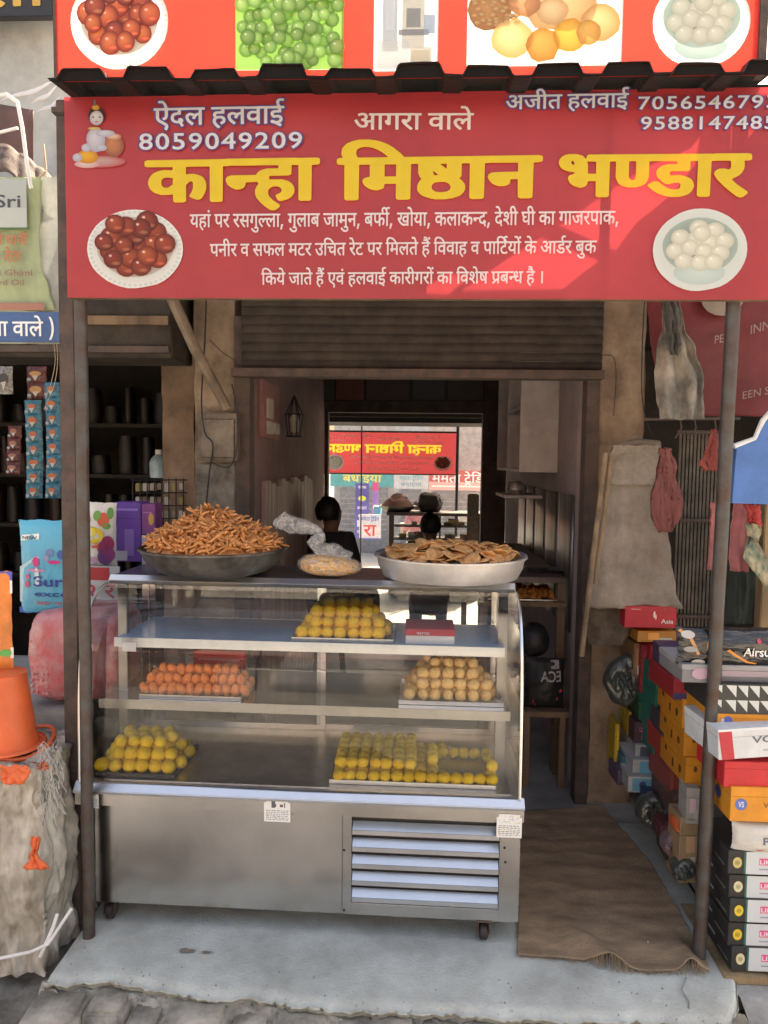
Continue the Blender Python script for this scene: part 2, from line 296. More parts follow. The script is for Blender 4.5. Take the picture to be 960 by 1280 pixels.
54: '61 -5,-32 28,-12 17,-9 23,0 12,4 13,9 12,18 8,9 2,16 -2,13 -4,11 -6,14 7,20 5,2 3,0 21,-3 2,-122 0,-3 4,0 14,2 4,178 0,2 -5,-1 -13,-1 -4,-23 0,-2 -2,0 -131,-2 -5,-22 -1,-3 3,-1 85,-5 0,-7 -3,-8 -8,-5 -8,-6 -15,-4 -1,-20 6,-1 4,5 18,-11 6,-9 2,-9 -3,-6 -7,-2 -11,3 -10,8 -12,33 -29,1 -4,-12 -14',
57: '94 -2,-1 4,-1 32,-20 -6,-26 0,-10 2,-8 4,-10 9,-9 16,-1 10,2 19,9 16,7 5,15 7,15 3,36 -3,0 18,-93 1,-3 4,0 14,2 4,144 1,3 -2,1 -15,-2 -5,-22 -1,-2 -2,0 -132,-3 -3|52 51,14 -1,8 3,17 11,1 31,-5 -3,-28 3,-12 -4,-8 -7,-4 -12,2 -9,4 -6',
58: '86 -2,-24 29,-16 16,-28 3,-8 7,-3 6,0 9,6 10,8 3,11 0,15 -7,4 0,14 11,6 12,1 11,-6 -18,-5 0,-22 4,-10 5,-10 10,-6 18,2 15,11 13,11 4,17 2,10 -2,13 -5,12 -11,9 -19,2 -19,-4 -17,-12 -21,-13 -13,18 -19,17 -22,-1 -5,-6 -5,-8 -5|126 -2,-2 5,0 130,-2 2,-19 0,-2 4,1 16,4 3,68 0,3 -4,0 -15,-1 -4,-23 0,-2 -2,0 -133,-3 -3|70 110,2 -1,0 4,-1 10,-9 12,-10 3,-6 0,-5 -3,-2 -10,2 -5,10 -5',
59: '101 -2,-2 4,-1 39,-19 -6,-22 -1,-9 1,-11 5,-13 13,-8 23,0 57,-2 2,-16 1,-2 3,0 13,2 5,150 1,4 -2,0 -15,-1 -5,-23 -1,-2 -2,0 -132,-3 -3|58 58,15 0,9 3,1 3,-39 49,0 -35,1 -9,4 -6|97 84,2 3,-1 47,-38 0',
60: '79 -5,-21 18,-32 35,-14 20,-5 12,1 11,6 8,18 2,12 -7,3 1,3 11,0 20,-2 7,-4 3,-46 0,-2 5,1 15,4 2,173 0,2 -5,0 -13,-2 -4,-22 0,-2 -2,0 -131,-2 -5,-22 -1,-3 3,-1 61,-44 0,-24 5,-5 -3,0 -3,7 -8,41 -39,0 -5,-10 -11,-3 -2|80 84,24 -1,18 5,0 47,-46 0,3 -24,-3 -15,-4 -10,1 -1',
61: '59 -38,-12 10,-21 21,-11 17,-4 14,0 16,12 23,-9 17,0 14,8 15,10 6,11 3,43 1,0 15,-3 2,-84 0,-3 4,1 15,4 3,136 0,3 -4,0 -14,-2 -4,-22 0,-2 -2,0 -34,-2 -4,-61 0,-5 -2,-4 -4,0 -9,5 -6,10 2,29 0,17 -5,13 -10,8 -18,-1 -14,-6 -15,-9 -9,-19 -8,-6 2,-6 16,2 4,10 5,7 6,1 7,-1 6,-5 5,-14 5,-14 0,-15 -5,-7 -6,-2 -7,0 -12,4 -11,13 -15,22 -19,-1 -4,-11 -12',
66: '21 -2,-2 5,0 130,-2 2,-19 1,-2 3,1 15,4 4,68 -1,3 -4,0 -14,-1 -3,-23 -1,-2 -2,0 -132,-3 -3',
67: '21 -2,-2 5,0 130,-2 2,-18 0,-3 6,0 12,2 4,16 1,-4 15,0 16,3 9,5 9,8 9,21 9,34 1,31 -8,16 -8,17 -13,21 -22,12 -21,-2 -3,-23 1,-27 29,-14 10,-24 10,-20 3,-16 -4,-9 -6,-5 -12,0 -11,5 -12,3 -1,25 -1,1 -4,0 -14,-3 -4,-21 0,-2 -2,0 -132,-3 -3',
68: '21 -2,-2 5,0 130,-2 2,-18 0,-3 4,0 14,2 4,19 2,-9 25,-6 10,-10 8,-8 2,-9 -5,-5 -6,-1 -7,3 -19,5 -13,-3 -3,-22 1,-9 22,-2 18,2 7,6 13,8 8,17 6,22 0,16 -7,15 -17,9 -19,8 -25,25 -1,3 -4,0 -14,-1 -3,-23 -1,-2 -2,0 -132,-3 -3',
69: '-52 -69,-20 5,-18 10,-21 20,-5 8,0 4,14 10,6 0,27 -26,20 -8,17 0,10 4,4 4,2 8,-2 6,-13 7,-7 0,-15 -5,-5 1,-7 15,2 6,21 5,15 0,16 -4,8 -5,6 -7,6 -13,-1 -16,-7 -16,-9 -7,-13 -5',
75: '-44 152,-10 27,-8 15,-12 8,-24 -1,-8 18,2 4,11 3,24 0,16 -6,9 -9,13 -22,11 -35,-3 -3',
76: '-48 152,-12 14,-11 6,-9 1,-16 -4,-8 1,-6 17,5 5,26 4,20 -4,-8 9,-7 2,-25 -1,-6 16,1 5,11 3,23 0,17 -6,9 -9,14 -25,10 -32,-3 -3',
79: '21 -2,-2 5,0 130,-2 2,-18 0,-3 6,0 12,2 4,18 1,1 1,-7 23,-12 17,-12 4,-14 -3,-7 2,-6 19,2 2,11 3,24 0,16 -7,15 -17,9 -19,8 -25,25 -1,3 -4,0 -14,-1 -3,-23 -1,-2 -2,0 -132,-3 -3',
104: '47 -2,-2 5,0 150,3 4,21 0,3 -5,0 -150,-3 -4',
108: '100 -5,-22 32,-19 20,-17 1,-9 3,-8 6,-3 8,3 13,9 6,16 0,14 -7,8 4,8 9,4 8,2 18,-3 9,-9 9,-14 3,-15 -2,-15 -5,-5 0,-7 18,4 5,31 8,25 -2,19 -8,8 -9,6 -11,4 -16,0 -9,-4 -17,-9 -17,-16 -14,26 -32,10 -17,-2 -4,-13 -10',
181: '-49 152,-8 12,-7 20,2 18,6 11,7 7,17 6,23 0,16 -5,1 -5,-6 -17,-5 0,-11 5,-9 0,-6 -3,-6 -5,-1 -14,3 -10,8 -16,-1 -4',
202: '32 45,-8 4,-10 10,-7 14,-2 7,6 12,7 2,80 0,2 -4,0 -12,-2 -5,-41 -1,-2 -2,0 -12,-4 -10,-8 -3|-2 136,-2 4,0 14,3 4,94 0,3 0,1 -4,0 -14,-3 -4',
210: '61 -5,-32 29,-12 16,-5 10,-4 13,0 11,5 17,13 12,21 6,24 -2,17 -9,14 7,10 3,17 1,12 -3,1 -5,-5 -15,-4 -2,-14 2,-9 -5,-11 -12,-8 -19,-10 1,-13 5,-1 4,5 16,-1 3,-8 4,-14 2,-6 -2,-6 -6,-2 -12,4 -12,9 -12,32 -30,-1 -4,-11 -11|-2 136,-2 4,0 14,3 4,129 0,3 0,1 -4,0 -14,-3 -4',
264: '17 -59,-12 16,2 5,54 35,-28 10,-14 12,-7 14,-4 16,2 23,9 15,12 10,17 8,20 3,1 25,-3 2,-67 0,-3 4,1 16,4 3,131 -1,2 -5,0 -13,-2 -3,-35 -2,-1 -45,-2 -3,-28 -2,-13 -4,-10 -7,-4 -4,-4 -12,0 -8,4 -13,9 -8,11 -5,20 -2,13 3,19 8,6 -1,6 -17,-1 -5,-11 -5,-26 -7,31 -38,3 -8,-12 -9,-8 -2,-28 33,-47 -31',
274: '21 -5,-12 15,0 5,34 22,-9 5,-8 8,-7 14,-3 13,0 57,-2 1,-16 1,-2 5,0 13,2 3,150 0,2 -5,0 -12,-2 -4,-22 -1,-2 -1,0 -130,-2 -5,-21 -1,-4 2,-1 39,-2 1,-66 -44|61 57,7 0,10 3,18 12,0 60,-2 3,-47 1,-3 -2,0 -54,1 -9,6 -9',
441: '21 -2,-2 5,0 130,-2 2,-18 0,-3 4,0 14,2 4,19 2,-9 25,-6 10,-10 8,-8 2,-9 -5,-5 -6,-1 -7,3 -19,5 -13,-3 -3,-22 1,-9 22,-2 18,2 7,6 13,8 8,17 6,23 0,12 -5,8 -6,12 8,12 3,26 -1,10 -3,2 -4,-6 -17,-6 -1,-11 4,-8 0,-9 -5,-4 -6,0 -9,9 -26,27 -1,1 -4,0 -14,-3 -4,-21 0,-2 -2,0 -132,-3 -3',
452: '-48 152,-12 14,-11 6,-9 1,-16 -4,-8 1,-6 17,5 5,26 4,20 -4,-8 9,-7 2,-25 -1,-6 16,1 5,11 3,23 0,17 -6,9 -9,14 -25,10 -32,-3 -3|-21 188,-8 6,-3 8,0 6,6 9,3 3,14 1,8 -5,4 -8,0 -9,-4 -6,-7 -5',
461: '21 -2,-2 5,0 130,-2 2,-18 0,-3 6,0 12,2 4,18 1,1 1,-7 23,-12 17,-12 4,-14 -3,-7 2,-6 19,2 2,11 3,24 0,16 -7,15 -17,9 -19,8 -25,25 -1,3 -4,0 -14,-1 -3,-23 -1,-2 -2,0 -132,-3 -3|43 189,-5 4,-4 6,-2 7,2 6,8 9,14 1,9 -6,2 -7,0 -8,-4 -8,-5 -4',
500: '206 -2,-2 4,-1 32,-20 -6,-25 0,-17 6,-13 11,-20 -12,-16 -5,-25 0,-13 4,-14 11,-7 15,-2 14,6 17,-28 1,-3 6,0 12,3 4,85 0,4 -1,5 1,86 0,3 -3,-1 -11,-3 -7,-14 -1,-13 -4,-8 -6,-3 -8,0 -9,6 -8,10 -5,11 0,11 4,15 13,0 67,-204 1,-3 4,0 14,2 4,258 0,2 -5,-1 -13,-1 -3,-23 -1,-2 -2,0 -132,-3 -3|74 51,12 -1,8 3,19 14,5 0,4 -2,2 14,5 10,-27 1,-4 7,-4 -6,-17 -3,-13 -6,-4 -5,-1 -13,4 -8',
542: '182 -2,-2 4,-1 28,-22 -6,-26 0,-13 4,-11 7,-5 8,-6 14,0 15,-39 0,-2 -1,0 -14,-6 -9,-6 -3,-15 2,-10 7,-9 13,-4 12,3 9,5 5,6 2,69 0,-8 16,-1 7,1 16,5 10,6 8,12 6,6 2,22 0,12 -6,9 -13,2 -10,-7 -17,-4 -5,-6 0,-13 8,-2 4,4 11,-2 5,-5 2,-7 -2,-5 -5,-2 -16,8 -9,10 -4,30 1,4 -2,2 -9,-3 -12,-17 -1,-10 -4,-5 -7,0 -8,3 -8,7 -5,7 -2,17 2,16 9,6 7,0 69,-2 2,-11 0,-2 2,0 19,3 2,64 -1,2 -5,0 -13,-2 -3,-23 -1,-1 -2,-1 -132,-3 -3|99 82,3 2,-1 3,-2 -1|-2 136,-2 3,0 14,3 4,77 1,2 -1,2 -4,0 -15,-3 -3',
796: '14 -43,-1 4,18 36,10 34,5 33,0 35,-4 29,-5 23,-9 25,-15 31,2 3,22 0,12 -18,9 -18,8 -21,9 -49,0 -45,-11 -51,-16 -36,-10 -15',
799: '10 -34,-2 4,13 60,4 2,26 -1,2 -5,-2 -9,-19 -50,-4 -2'}
DG['t']={25: '89 -5,-6 3,-1 3,-1 26,-12 -2,-26 0,-19 7,-7 4,-9 10,-5 10,-3 12,0 9,3 11,5 10,7 9,6 4,10 5,13 4,9 1,26 -1,2 2,0 10,-84 1,-6 3,-2 2,0 15,2 4,8 3,195 0,9 -3,2 -4,0 -15,-2 -2,-6 -3,-70 -1,-3 -1,0 -28,10 2,15 0,15 -4,8 -4,8 -6,7 -13,3 -11,0 -16,-1 -8,-4 -14,-9 -18,-5 -4,-5 -2,-7 0,-12 5,-9 5,-3 3,0 4,7 12,5 18,0 14,-1 6,-4 4,-3 0,-5 -2,-10 -12,0 -59,-1 -4,-3 -2,-6 -2|54 53,7 0,5 1,15 11,0 24,-13 3,-10 0,-5 -1,-6 -5,-3 -5,-1 -8,1 -7,2 -7',
37: '71 -5,-19 4,-23 10,-17 12,-14 15,-2 3,2 5,13 9,7 3,6 0,8 -3,16 -15,15 -10,15 -4,10 0,6 1,5 3,2 4,1 7,-1 5,-5 6,-13 0,-17 -6,-5 0,-7 1,-10 7,-14 14,-5 10,-2 12,1 9,4 7,8 8,10 5,10 3,8 1,23 0,2 2,-1 9,-91 1,-6 3,-2 2,0 17,4 3,6 2,149 0,7 -2,2 -1,2 -4,0 -14,-2 -3,-8 -3,-16 -1,-2 -1,0 -30,-2 -4,-7 -3,-50 0,-5 -3,-2 -4,2 -6,4 -4,11 2,17 0,8 -2,12 -4,13 -7,6 -7,4 -7,3 -10,0 -8,-2 -6,-5 -11,-7 -9,-8 -5,-12 -5,-14 -3',
44: '93 -5,-6 3,-2 4,-1 67,-21 0,-1 -12,-2 -6,-3 -3,-11 -5,-15 0,-13 5,-8 6,-8 13,-4 12,2 9,4 4,4 3,10 2,66 1,0 34,-87 1,-6 3,-2 3,0 14,3 5,7 2,144 0,6 -2,4 -2,1 -3,0 -12,-2 -5,-8 -3,-15 -1,-1 -1,-1 -130,-3 -4,-6 -2',
49: '130 -5,-7 3,-1 4,-1 55,-26 0,-1 -10,-4 -8,-9 -5,-6 -2,-10 1,-15 6,-7 5,-7 9,-5 11,0 9,5 8,15 5,0 5,-1 1,-14 2,-14 5,-10 5,-8 9,-4 13,0 8,2 7,4 7,6 6,10 6,10 2,25 0,18 -6,5 -4,8 -10,2 14,3 2,5 2,82 0,8 -3,2 -5,0 -13,-2 -3,-7 -3,-14 -1,-2 -1,0 -130,-3 -4,-6 -2|95 86,26 0,0 46,-23 1,-5 1,-1 -1,2 -11|45 122,5 -1,1 2,-2 8,-3 4,-3 1,-2 -2,-1 -7,2 -3',
50: '104 -5,-6 3,-2 4,0 55,-33 0,-1 -11,-3 -6,-5 -3,-10 -4,-10 0,-11 4,-7 4,-11 11,-6 12,0 8,4 8,8 3,7 2,2 2,0 44,-2 1,-20 1,-7 3,-2 5,0 12,2 4,8 3,154 0,9 -3,2 -5,0 -13,-2 -3,-8 -3,-13 -1,-2 -1,-1 -130,-2 -4,-7 -2|63 86,33 0,0 46,-33 0',
52: '82 -8,-10 5,-21 19,-22 22,-21 25,-6 11,-3 7,0 5,3 8,7 6,9 3,14 0,15 -4,4 6,1 6,0 14,-1 6,-3 2,-49 0,-6 2,-2 1,-2 4,0 14,3 5,7 2,108 0,6 -2,4 -3,0 -2,1 -13,-2 -5,-8 -3,-14 0,1 -9,0 -18,-3 -10,-5 -10,-8 -10,-22 -13,3 -7,15 -15,31 -25,3 -5,-2 -5,-11 -11,-8 -3',
61: '58 -40,-10 5,-13 11,-16 17,-11 17,-4 14,0 16,5 13,6 10,-8 17,-1 14,4 10,9 9,8 4,15 4,35 0,2 2,0 8,-3 2,-79 1,-6 2,-2 3,0 16,3 4,7 2,138 0,6 -2,3 -1,1 -4,0 -15,-1 -3,-7 -2,-17 -1,-1 -33,-2 -4,-8 -3,-58 0,-4 -3,0 -7,3 -4,35 0,7 -1,17 -6,8 -6,4 -4,5 -9,3 -9,0 -14,-1 -5,-6 -11,-7 -7,-8 -5,-18 -6,-7 0,-7 3,-7 17,2 4,10 5,5 4,3 7,-3 9,-5 5,-6 2,-12 0,-8 -3,-7 -6,-3 -7,0 -12,4 -11,14 -16,18 -14,3 -5,-1 -4,-12 -12,-8 -2',
66: '19 -5,-6 3,-2 4,0 129,-2 1,-11 1,-7 3,-2 3,0 15,3 4,6 2,74 0,6 -3,2 -3,0 -13,-1 -4,-2 -2,-5 -2,-16 -1,-2 -1,-1 -130,-2 -4,-7 -2',
67: '19 -5,-6 3,-2 4,0 129,-2 1,-11 1,-5 1,-2 2,-2 3,0 14,2 4,6 3,7 0,2 1,-4 12,1 16,2 9,6 9,8 9,14 7,13 4,8 2,28 0,20 -4,15 -5,19 -10,16 -13,21 -22,8 -11,5 -10,-3 -3,-6 -2,-25 0,-8 4,-12 14,-13 13,-15 11,-10 5,-13 4,-12 1,-12 -3,-6 -4,-3 -3,-3 -8,0 -11,4 -10,3 -2,19 0,7 -3,2 -4,0 -14,-2 -3,-2 -2,-5 -1,-15 -1,-2 -1,-1 -130,-2 -4,-7 -2',
197: '51 32,-14 4,-11 5,-8 8,-5 11,-4 15,0 56,-2 2,-9 0,-7 3,-2 5,0 12,1 3,3 3,6 1,122 0,7 -2,3 -5,0 -15,-4 -3,-9 -2,-2 -2,0 -59,-3 -12,-3 -8,-8 -9,-13 -7,-15 -4|61 60,6 1,4 4,3 13,0 52,-2 3,-19 0,-2 -2,0 -54,3 -11',
202: '31 42,-14 7,-12 11,-6 13,-1 6,1 6,4 7,8 3,6 2,80 0,9 -3,1 -4,1 -12,-2 -5,-8 -3,-34 -1,-1 -1,-1 -10,-5 -10,-13 -6|-3 134,-6 2,-2 3,0 14,2 5,7 3,98 0,7 -3,2 -4,0 -15,-3 -4,-6 -2',
565: '62 -5,-13 3,-11 4,-12 6,-8 6,-8 12,-2 8,0 17,6 15,6 8,-6 10,-4 13,0 34,-2 1,-10 1,-7 3,-2 5,0 12,1 3,3 2,6 2,153 0,7 -2,3 -5,0 -14,-1 -3,-8 -3,-16 -1,-2 -1,0 -47,-2 -4,-5 -4,9 -10,8 -14,1 -6,0 -12,-4 -12,-6 -9,-7 -6,-18 -8,-22 -4|72 23,7 0,14 2,6 4,3 4,2 5,0 6,-3 8,-6 6,-8 4,-16 0,-12 -2,-5 -4,-4 -7,0 -12,3 -5,8 -7|57 88,9 1,1 0,0 2,-11 11,-3 2,0 -6|90 114,2 0,0 2,0 16,-18 0,1 -3'}
DG['o']={3: '',
9: '145 -13,-9 6,-2 6,-1 45,-8 -16,-16 -15,-21 -7,-20 0,-29 12,-15 14,-15 20,-16 34,3 11,12 8,21 3,10 -7,11 -22,0 29,7 7,20 4,3 4,-2 3,-9 0,-24 -8,-11 2,-6 8,-6 16,2 10,8 8,27 9,29 0,14 -4,12 -8,9 8,6 2,68 0,11 -8,0 -29,-6 -7,-18 -3,-2 -128,-12 -8|72 53,10 1,0 8,-5 7,-15 3,-11 6,11 -19|126 102,7 2,-1 20',
12: '91 -41,-52 27,-27 7,-12 10,-2 9,1 16,12 12,11 3,-18 20,-6 18,2 23,16 19,-19 1,-9 7,-3 25,4 7,9 6,50 0,-2 32,9 18,9 9,17 8,31 1,22 -6,6 -7,1 -8,-6 -19,-6 -6,-12 -2,-19 3,-1 -11,6 -12,25 0,7 -3,6 -10,0 -19,-8 -12,-19 -2,-2 -30,-6 -6,-11 -3,14 -9,12 -13,5 -14,0 -19,-6 -17,-8 -9,7 -14,-8 -20,-8 -9|54 32,17 1,5 5,-4 3,-16 -1,-7 -3',
20: '106 -59,-22 11,-6 6,-2 8,9 16,-1 8,-51 31,-20 20,-8 24,0 57,-13 5,-7 10,0 20,8 10,84 3,-10 20,-25 -1,-12 8,-6 25,8 11,10 3,29 2,23 -9,19 -22,15 -36,21 -4,8 -11,-1 -24,-7 -6,-15 -4,0 -37,-6 -23,-15 -18,-11 -7,27 -24,7 -18,0 -18,-9 -24,-10 -11|60 61,5 12,17 12,0 39,-27 -2,0 -46',
32: '139 -13,-6 3,-5 8,-1 36,-20 -21,-21 -7,-18 0,-14 4,-14 8,-15 15,-25 44,-7 21,1 8,8 7,17 7,14 -2,7 -6,19 -44,9 -12,9 -3,3 4,-3 9,-21 21,-2 6,3 13,11 17,-75 2,-8 13,0 19,7 9,7 3,190 0,12 -7,3 -8,-2 -22,-6 -7,-17 -3,-2 -128,-11 -8',
40: '51 -16,-12 7,-35 39,-8 23,1 16,6 18,20 18,26 8,34 0,2 10,-92 3,-8 12,2 23,12 9,154 -2,8 -12,-1 -23,-7 -7,-18 -3,-2 -129,-12 -8,-23 0,-10 6,-3 8,0 66,-23 2,-14 -4,0 -11,11 -17,21 -18,3 -9,-3 -6,-17 -17',
42: '99 -28,-10 7,-13 24,-23 1,-21 7,-27 23,-9 27,2 21,10 20,27 22,-37 0,-10 7,-3 6,0 19,8 12,141 1,13 -8,0 -29,-10 -7,-28 -1,0 -28,-7 -10,-43 -6,-8 -4,-4 -9,4 -12,8 -4,15 18,15 5,23 -4,15 -15,3 -23,-7 -15,10 -16,2 -9,-9 -11,-18 -9',
54: '59 -16,-30 25,-24 27,-9 24,3 28,17 21,21 10,29 0,22 -8,23 9,1 3,-115 2,-8 5,-4 6,2 26,12 8,182 -2,8 -12,-2 -23,-6 -7,-18 -3,-2 -129,-12 -8,-29 2,-7 11,-1 66,-10 -19,-6 -6,-10 -2,-22 7,-7 6,-2 9,3 12,-6 2,-6 -6,4 -12,11 -13,29 -25,2 -7,-2 -8,-17 -17',
57: '93 -13,-10 7,-2 23,-37 -1,-13 4,-14 9,-15 18,-6 19,2 21,10 20,18 16,-28 1,-10 7,-3 25,8 11,150 2,13 -8,0 -29,-7 -7,-18 -3,-1 -128,-12 -8|54 62,12 0,13 6,2 4,0 10,-20 2,-12 -5,-1 -12',
61: '58 -49,-16 11,-16 16,-21 26,-5 17,0 22,9 20,-6 16,0 17,4 12,14 16,-23 1,-10 6,-3 8,2 22,12 9,144 -2,8 -12,-1 -23,-7 -7,-17 -2,-3 -31,-6 -7,-11 -2,25 -25,4 -14,-3 -26,-18 -23,-26 -10,0 -15,-17 -18|68 3,-3 12,2 8,17 12,-2 7,-18 1,-11 -4,-3 -4,4 -19',
66: '19 -13,-9 6,-2 6,-1 123,-14 3,-6 7,-2 25,7 9,6 3,74 -1,10 -7,2 -24,-8 -12,-18 -3,-1 -124,-5 -8,-6 -3',
68: '19 -13,-9 6,-2 6,-1 124,-15 3,-5 6,-3 12,-10 -4,-27 2,-9 10,-8 26,1 23,7 15,14 14,21 7,24 0,20 -8,21 -23,15 -37,23 -2,8 -11,-3 -25,-5 -6,-18 -3,-2 -128,-12 -8|-14 163,15 8,-7 15,-8 6,-6 -9'}
DR={'a':[[20,0,0],[42,553,0],[54,1073,0],[3,1751,0],[61,2011,0],[54,2542,0],[57,3220,0],[66,3776,0],[12,4035,0]],'b':[[10,0,0],[27,1023,0],[52,1586,0],[66,1995,0],[3,2254,0],[57,2514,0],[66,3070,0],[54,3329,0],[75,4007,0]],'c':[[9,0,0],[32,764,0],[68,1506,0],[40,1765,0],[3,2335,0],[61,2595,0],[54,3126,0],[57,3804,0],[66,4360,0],[12,4619,0]],'t1':[[25,0,0],[66,762,0],[202,1021,0],[61,1379,0],[66,1910,0]],'t2':[[67,0,0],[50,259,0],[565,857,0],[66,1446,0],[44,1705,0]],'t3':[[49,0,0],[197,703,0],[37,1170,0],[66,1747,0],[52,2006,0]],'l1':[[51,0,0],[61,580,0],[66,1111,0],[6,1370,0],[3,1370,0],[46,1630,0],[52,2198,0],[3,2607,0],[52,2867,0],[60,3276,0],[27,3952,0],[69,4515,0],[210,4515,0],[54,5015,0],[66,5693,0],[799,5952,0],[3,6220,0],[27,6480,0],[69,7043,0],[54,7043,0],[66,7721,0],[48,7980,0],[3,8551,0],[32,8811,0],[66,9553,0],[50,9812,0],[69,10410,0],[44,10410,0],[799,10965,0],[3,11233,0],[48,11493,0],[47,12064,0],[441,12835,0],[799,13094,0],[3,13362,0],[26,13622,0],[79,14440,0],[51,14699,0],[66,15279,0],[799,15538,0],[3,15806,0],[25,16066,0],[54,16828,0],[66,17506,0],[25,17765,0],[202,18527,0],[42,18885,0],[799,19405,0],[3,19673,0],[42,19933,0],[75,20398,0],[58,20453,0],[68,21133,0],[3,21392,0],[28,21652,0],[68,22243,0],[3,22502,0],[25,22762,0],[66,23524,0],[3,23783,0],[27,24043,0],[66,24606,0],[32,24865,0],[52,25607,0],[46,26016,0],[66,26584,0],[25,26843,0],[799,27605,0]],'l2':[[46,0,0],[44,568,0],[68,1123,0],[52,1382,0],[3,1791,0],[57,2051,0],[3,2607,0],[60,2867,0],[47,3543,0],[54,4314,0],[3,4992,0],[50,5252,0],[35,5850,0],[52,6354,0],[3,6763,0],[13,7023,0],[67,7571,0],[30,7830,0],[40,8464,0],[3,9034,0],[52,9294,0],[75,9703,0],[35,9703,0],[3,10207,0],[46,10467,0],[52,11035,0],[3,11444,0],[67,11704,0],[50,11963,0],[54,12561,0],[40,13239,0],[75,13809,0],[3,13809,0],[61,14069,0],[452,14600,0],[3,14600,0],[67,14860,0],[57,15119,0],[57,15675,0],[66,16231,0],[61,16490,0],[3,17021,0],[57,17281,0],[3,17837,0],[46,18097,0],[66,18665,0],[67,18924,0],[35,19183,0],[181,19643,0],[51,19687,0],[461,20267,0],[3,20526,0],[25,20786,0],[75,21327,0],[3,21548,0],[10,21808,0],[37,22831,0],[181,23402,0],[52,23408,0],[3,23817,0],[48,24077,0],[69,24648,0],[25,24648,0]],'l3':[[67,0,0],[25,259,0],[51,1021,0],[75,1601,0],[3,1601,0],[32,1861,0],[66,2603,0],[40,2862,0],[75,3432,0],[3,3432,0],[61,3692,0],[452,4223,0],[3,4223,0],[19,4483,0],[57,5036,0],[6,5592,0],[3,5592,0],[61,5852,0],[54,6383,0],[57,7061,0],[66,7617,0],[12,7876,0],[3,8367,0],[25,8627,0],[66,9389,0],[52,9648,0],[68,10057,0],[27,10316,0],[52,10879,0],[461,11288,0],[3,11547,0],[25,11807,0],[66,12569,0],[3,12828,0],[67,13088,0],[57,13347,0],[58,13903,0],[75,14583,0],[59,14583,0],[3,15161,0],[274,15421,0],[48,15989,0],[542,16560,0],[3,17463,0],[61,17723,0],[76,18254,0],[3,18254,0],[104,18514,0]],'w':[[51,0,0],[66,580,0],[3,839,0],[57,1099,0],[66,1655,0],[54,1914,0],[75,2592,0],[3,2592,0],[796,2852,0]],'k':[[25,0,0],[500,762,0],[68,1760,0],[3,2019,0],[28,2279,0],[66,2870,0],[44,3129,0],[68,3684,0]],'s':[[25,0,0],[66,762,0],[3,1021,0],[40,1281,0],[75,1851,0],[54,1851,0]],'bd':[[48,0,0],[43,571,0],[66,1186,0],[11,1445,0],[51,1936,0],[66,2516,0],[6,2775,0]],'tr':[[50,0,0],[50,598,0],[40,1196,0],[66,1766,0],[3,2025,0],[264,2285,0],[75,2745,0],[67,2789,0],[37,3048,0],[6,3619,0],[27,3625,0]],'r':[[52,0,0],[66,409,0]],'rt':[[108,0,0],[3,551,0],[52,811,0]],'pn':[[60,0,0],[66,676,0],[47,935,0]]}

# ================================================================ materials used by the setting
M_conc = mat('pale_concrete', (.56, .60, .565), .9, var=.14, scale=3.6, bump=.4, bscale=90, col2=(.38, .40, .37))
M_floor = mat('worn_floor', (.34, .355, .355), .55, var=.25, scale=3, bump=.1)
M_street = mat('dusty_street', (.40, .385, .35), .95, var=.25, scale=1.5, bump=.4, bscale=30)
M_dirt = mat('packed_mud', (.20, .19, .165), .95, var=.35, scale=9, bump=.8, bscale=25)
M_stone = mat('rubble_stone', (.38, .365, .32), .9, var=.35, scale=7, bump=.7, bscale=35)
M_plaster = mat('stained_plaster', (.32, .245, .18), .9, var=.3, scale=5, bump=.5, bscale=30, col2=(.15, .11, .08))
M_plaster2 = mat('grey_plaster', (.42, .44, .42), .9, var=.3, scale=2.5, bump=.3, bscale=18)
M_rust = mat('rusty_iron', (.095, .065, .055), .75, .1, var=.45, scale=14, bump=.3, col2=(.05, .042, .04))
M_pole = mat('dark_painted_pipe', (.07, .075, .075), .5, .35, var=.5, scale=12, bump=.2, col2=(.075, .04, .03))
M_sheet = mat('blackened_sheet', (.012, .011, .011), .6, .2, var=.3, scale=12, bump=.2)
M_shut = mat('brown_shutter', (.052, .041, .035), .85, .0, var=.35, scale=8, bump=.2)
M_pinkwall = mat('mauve_limewash', (.29, .185, .19), .85, var=.2, scale=3, bump=.15)
M_greywall = mat('lilac_limewash', (.36, .295, .31), .8, var=.15, scale=3, bump=.1)
M_dark = mat('near_black_wall', (.03, .024, .02), .8, var=.4, scale=6, bump=.3)  # near-black base colour with mottling
M_wood = mat('weathered_timber', (.20, .13, .08), .75, var=.35, scale=5, bump=.3, aniso=(1, 1, .12))
M_brown = mat('dark_brown_paint', (.085, .06, .055), .7, var=.3)
M_black = mat('matt_black', (.02, .02, .022), .6, var=.2)
M_white = mat('white_enamel', (.74, .75, .76), .45, var=.06, bump=.03)
M_steel = mat('brushed_steel', (.60, .58, .55), .19, 1, var=.10, scale=2.6, bump=.03, bscale=2.6)
M_steel2 = mat('polished_steel', (.72, .74, .77), .30, 1, var=.06, scale=5, bump=.02, bscale=8)

# ================================================================ ground
def sheet(name, x0, x1, y0, y1, z, m, n=40, amp=0, sc=3):
    mb = MB(); mb.grid(lambda u, v: (x0 + (x1 - x0) * u, y0 + (y1 - y0) * v, z + (amp * fbm((x0 + (x1 - x0) * u, y0 + (y1 - y0) * v, 1), sc) if amp else 0)), n, n)
    return tag(mb.build(name, m, smooth='all'), kind='structure')
sheet('ground', -150, 150, -150, 150, -.50, M_street, 60)
sheet('street', -14, 14, -9.3, 1.0, -.22, M_street, 120, .012, 5)
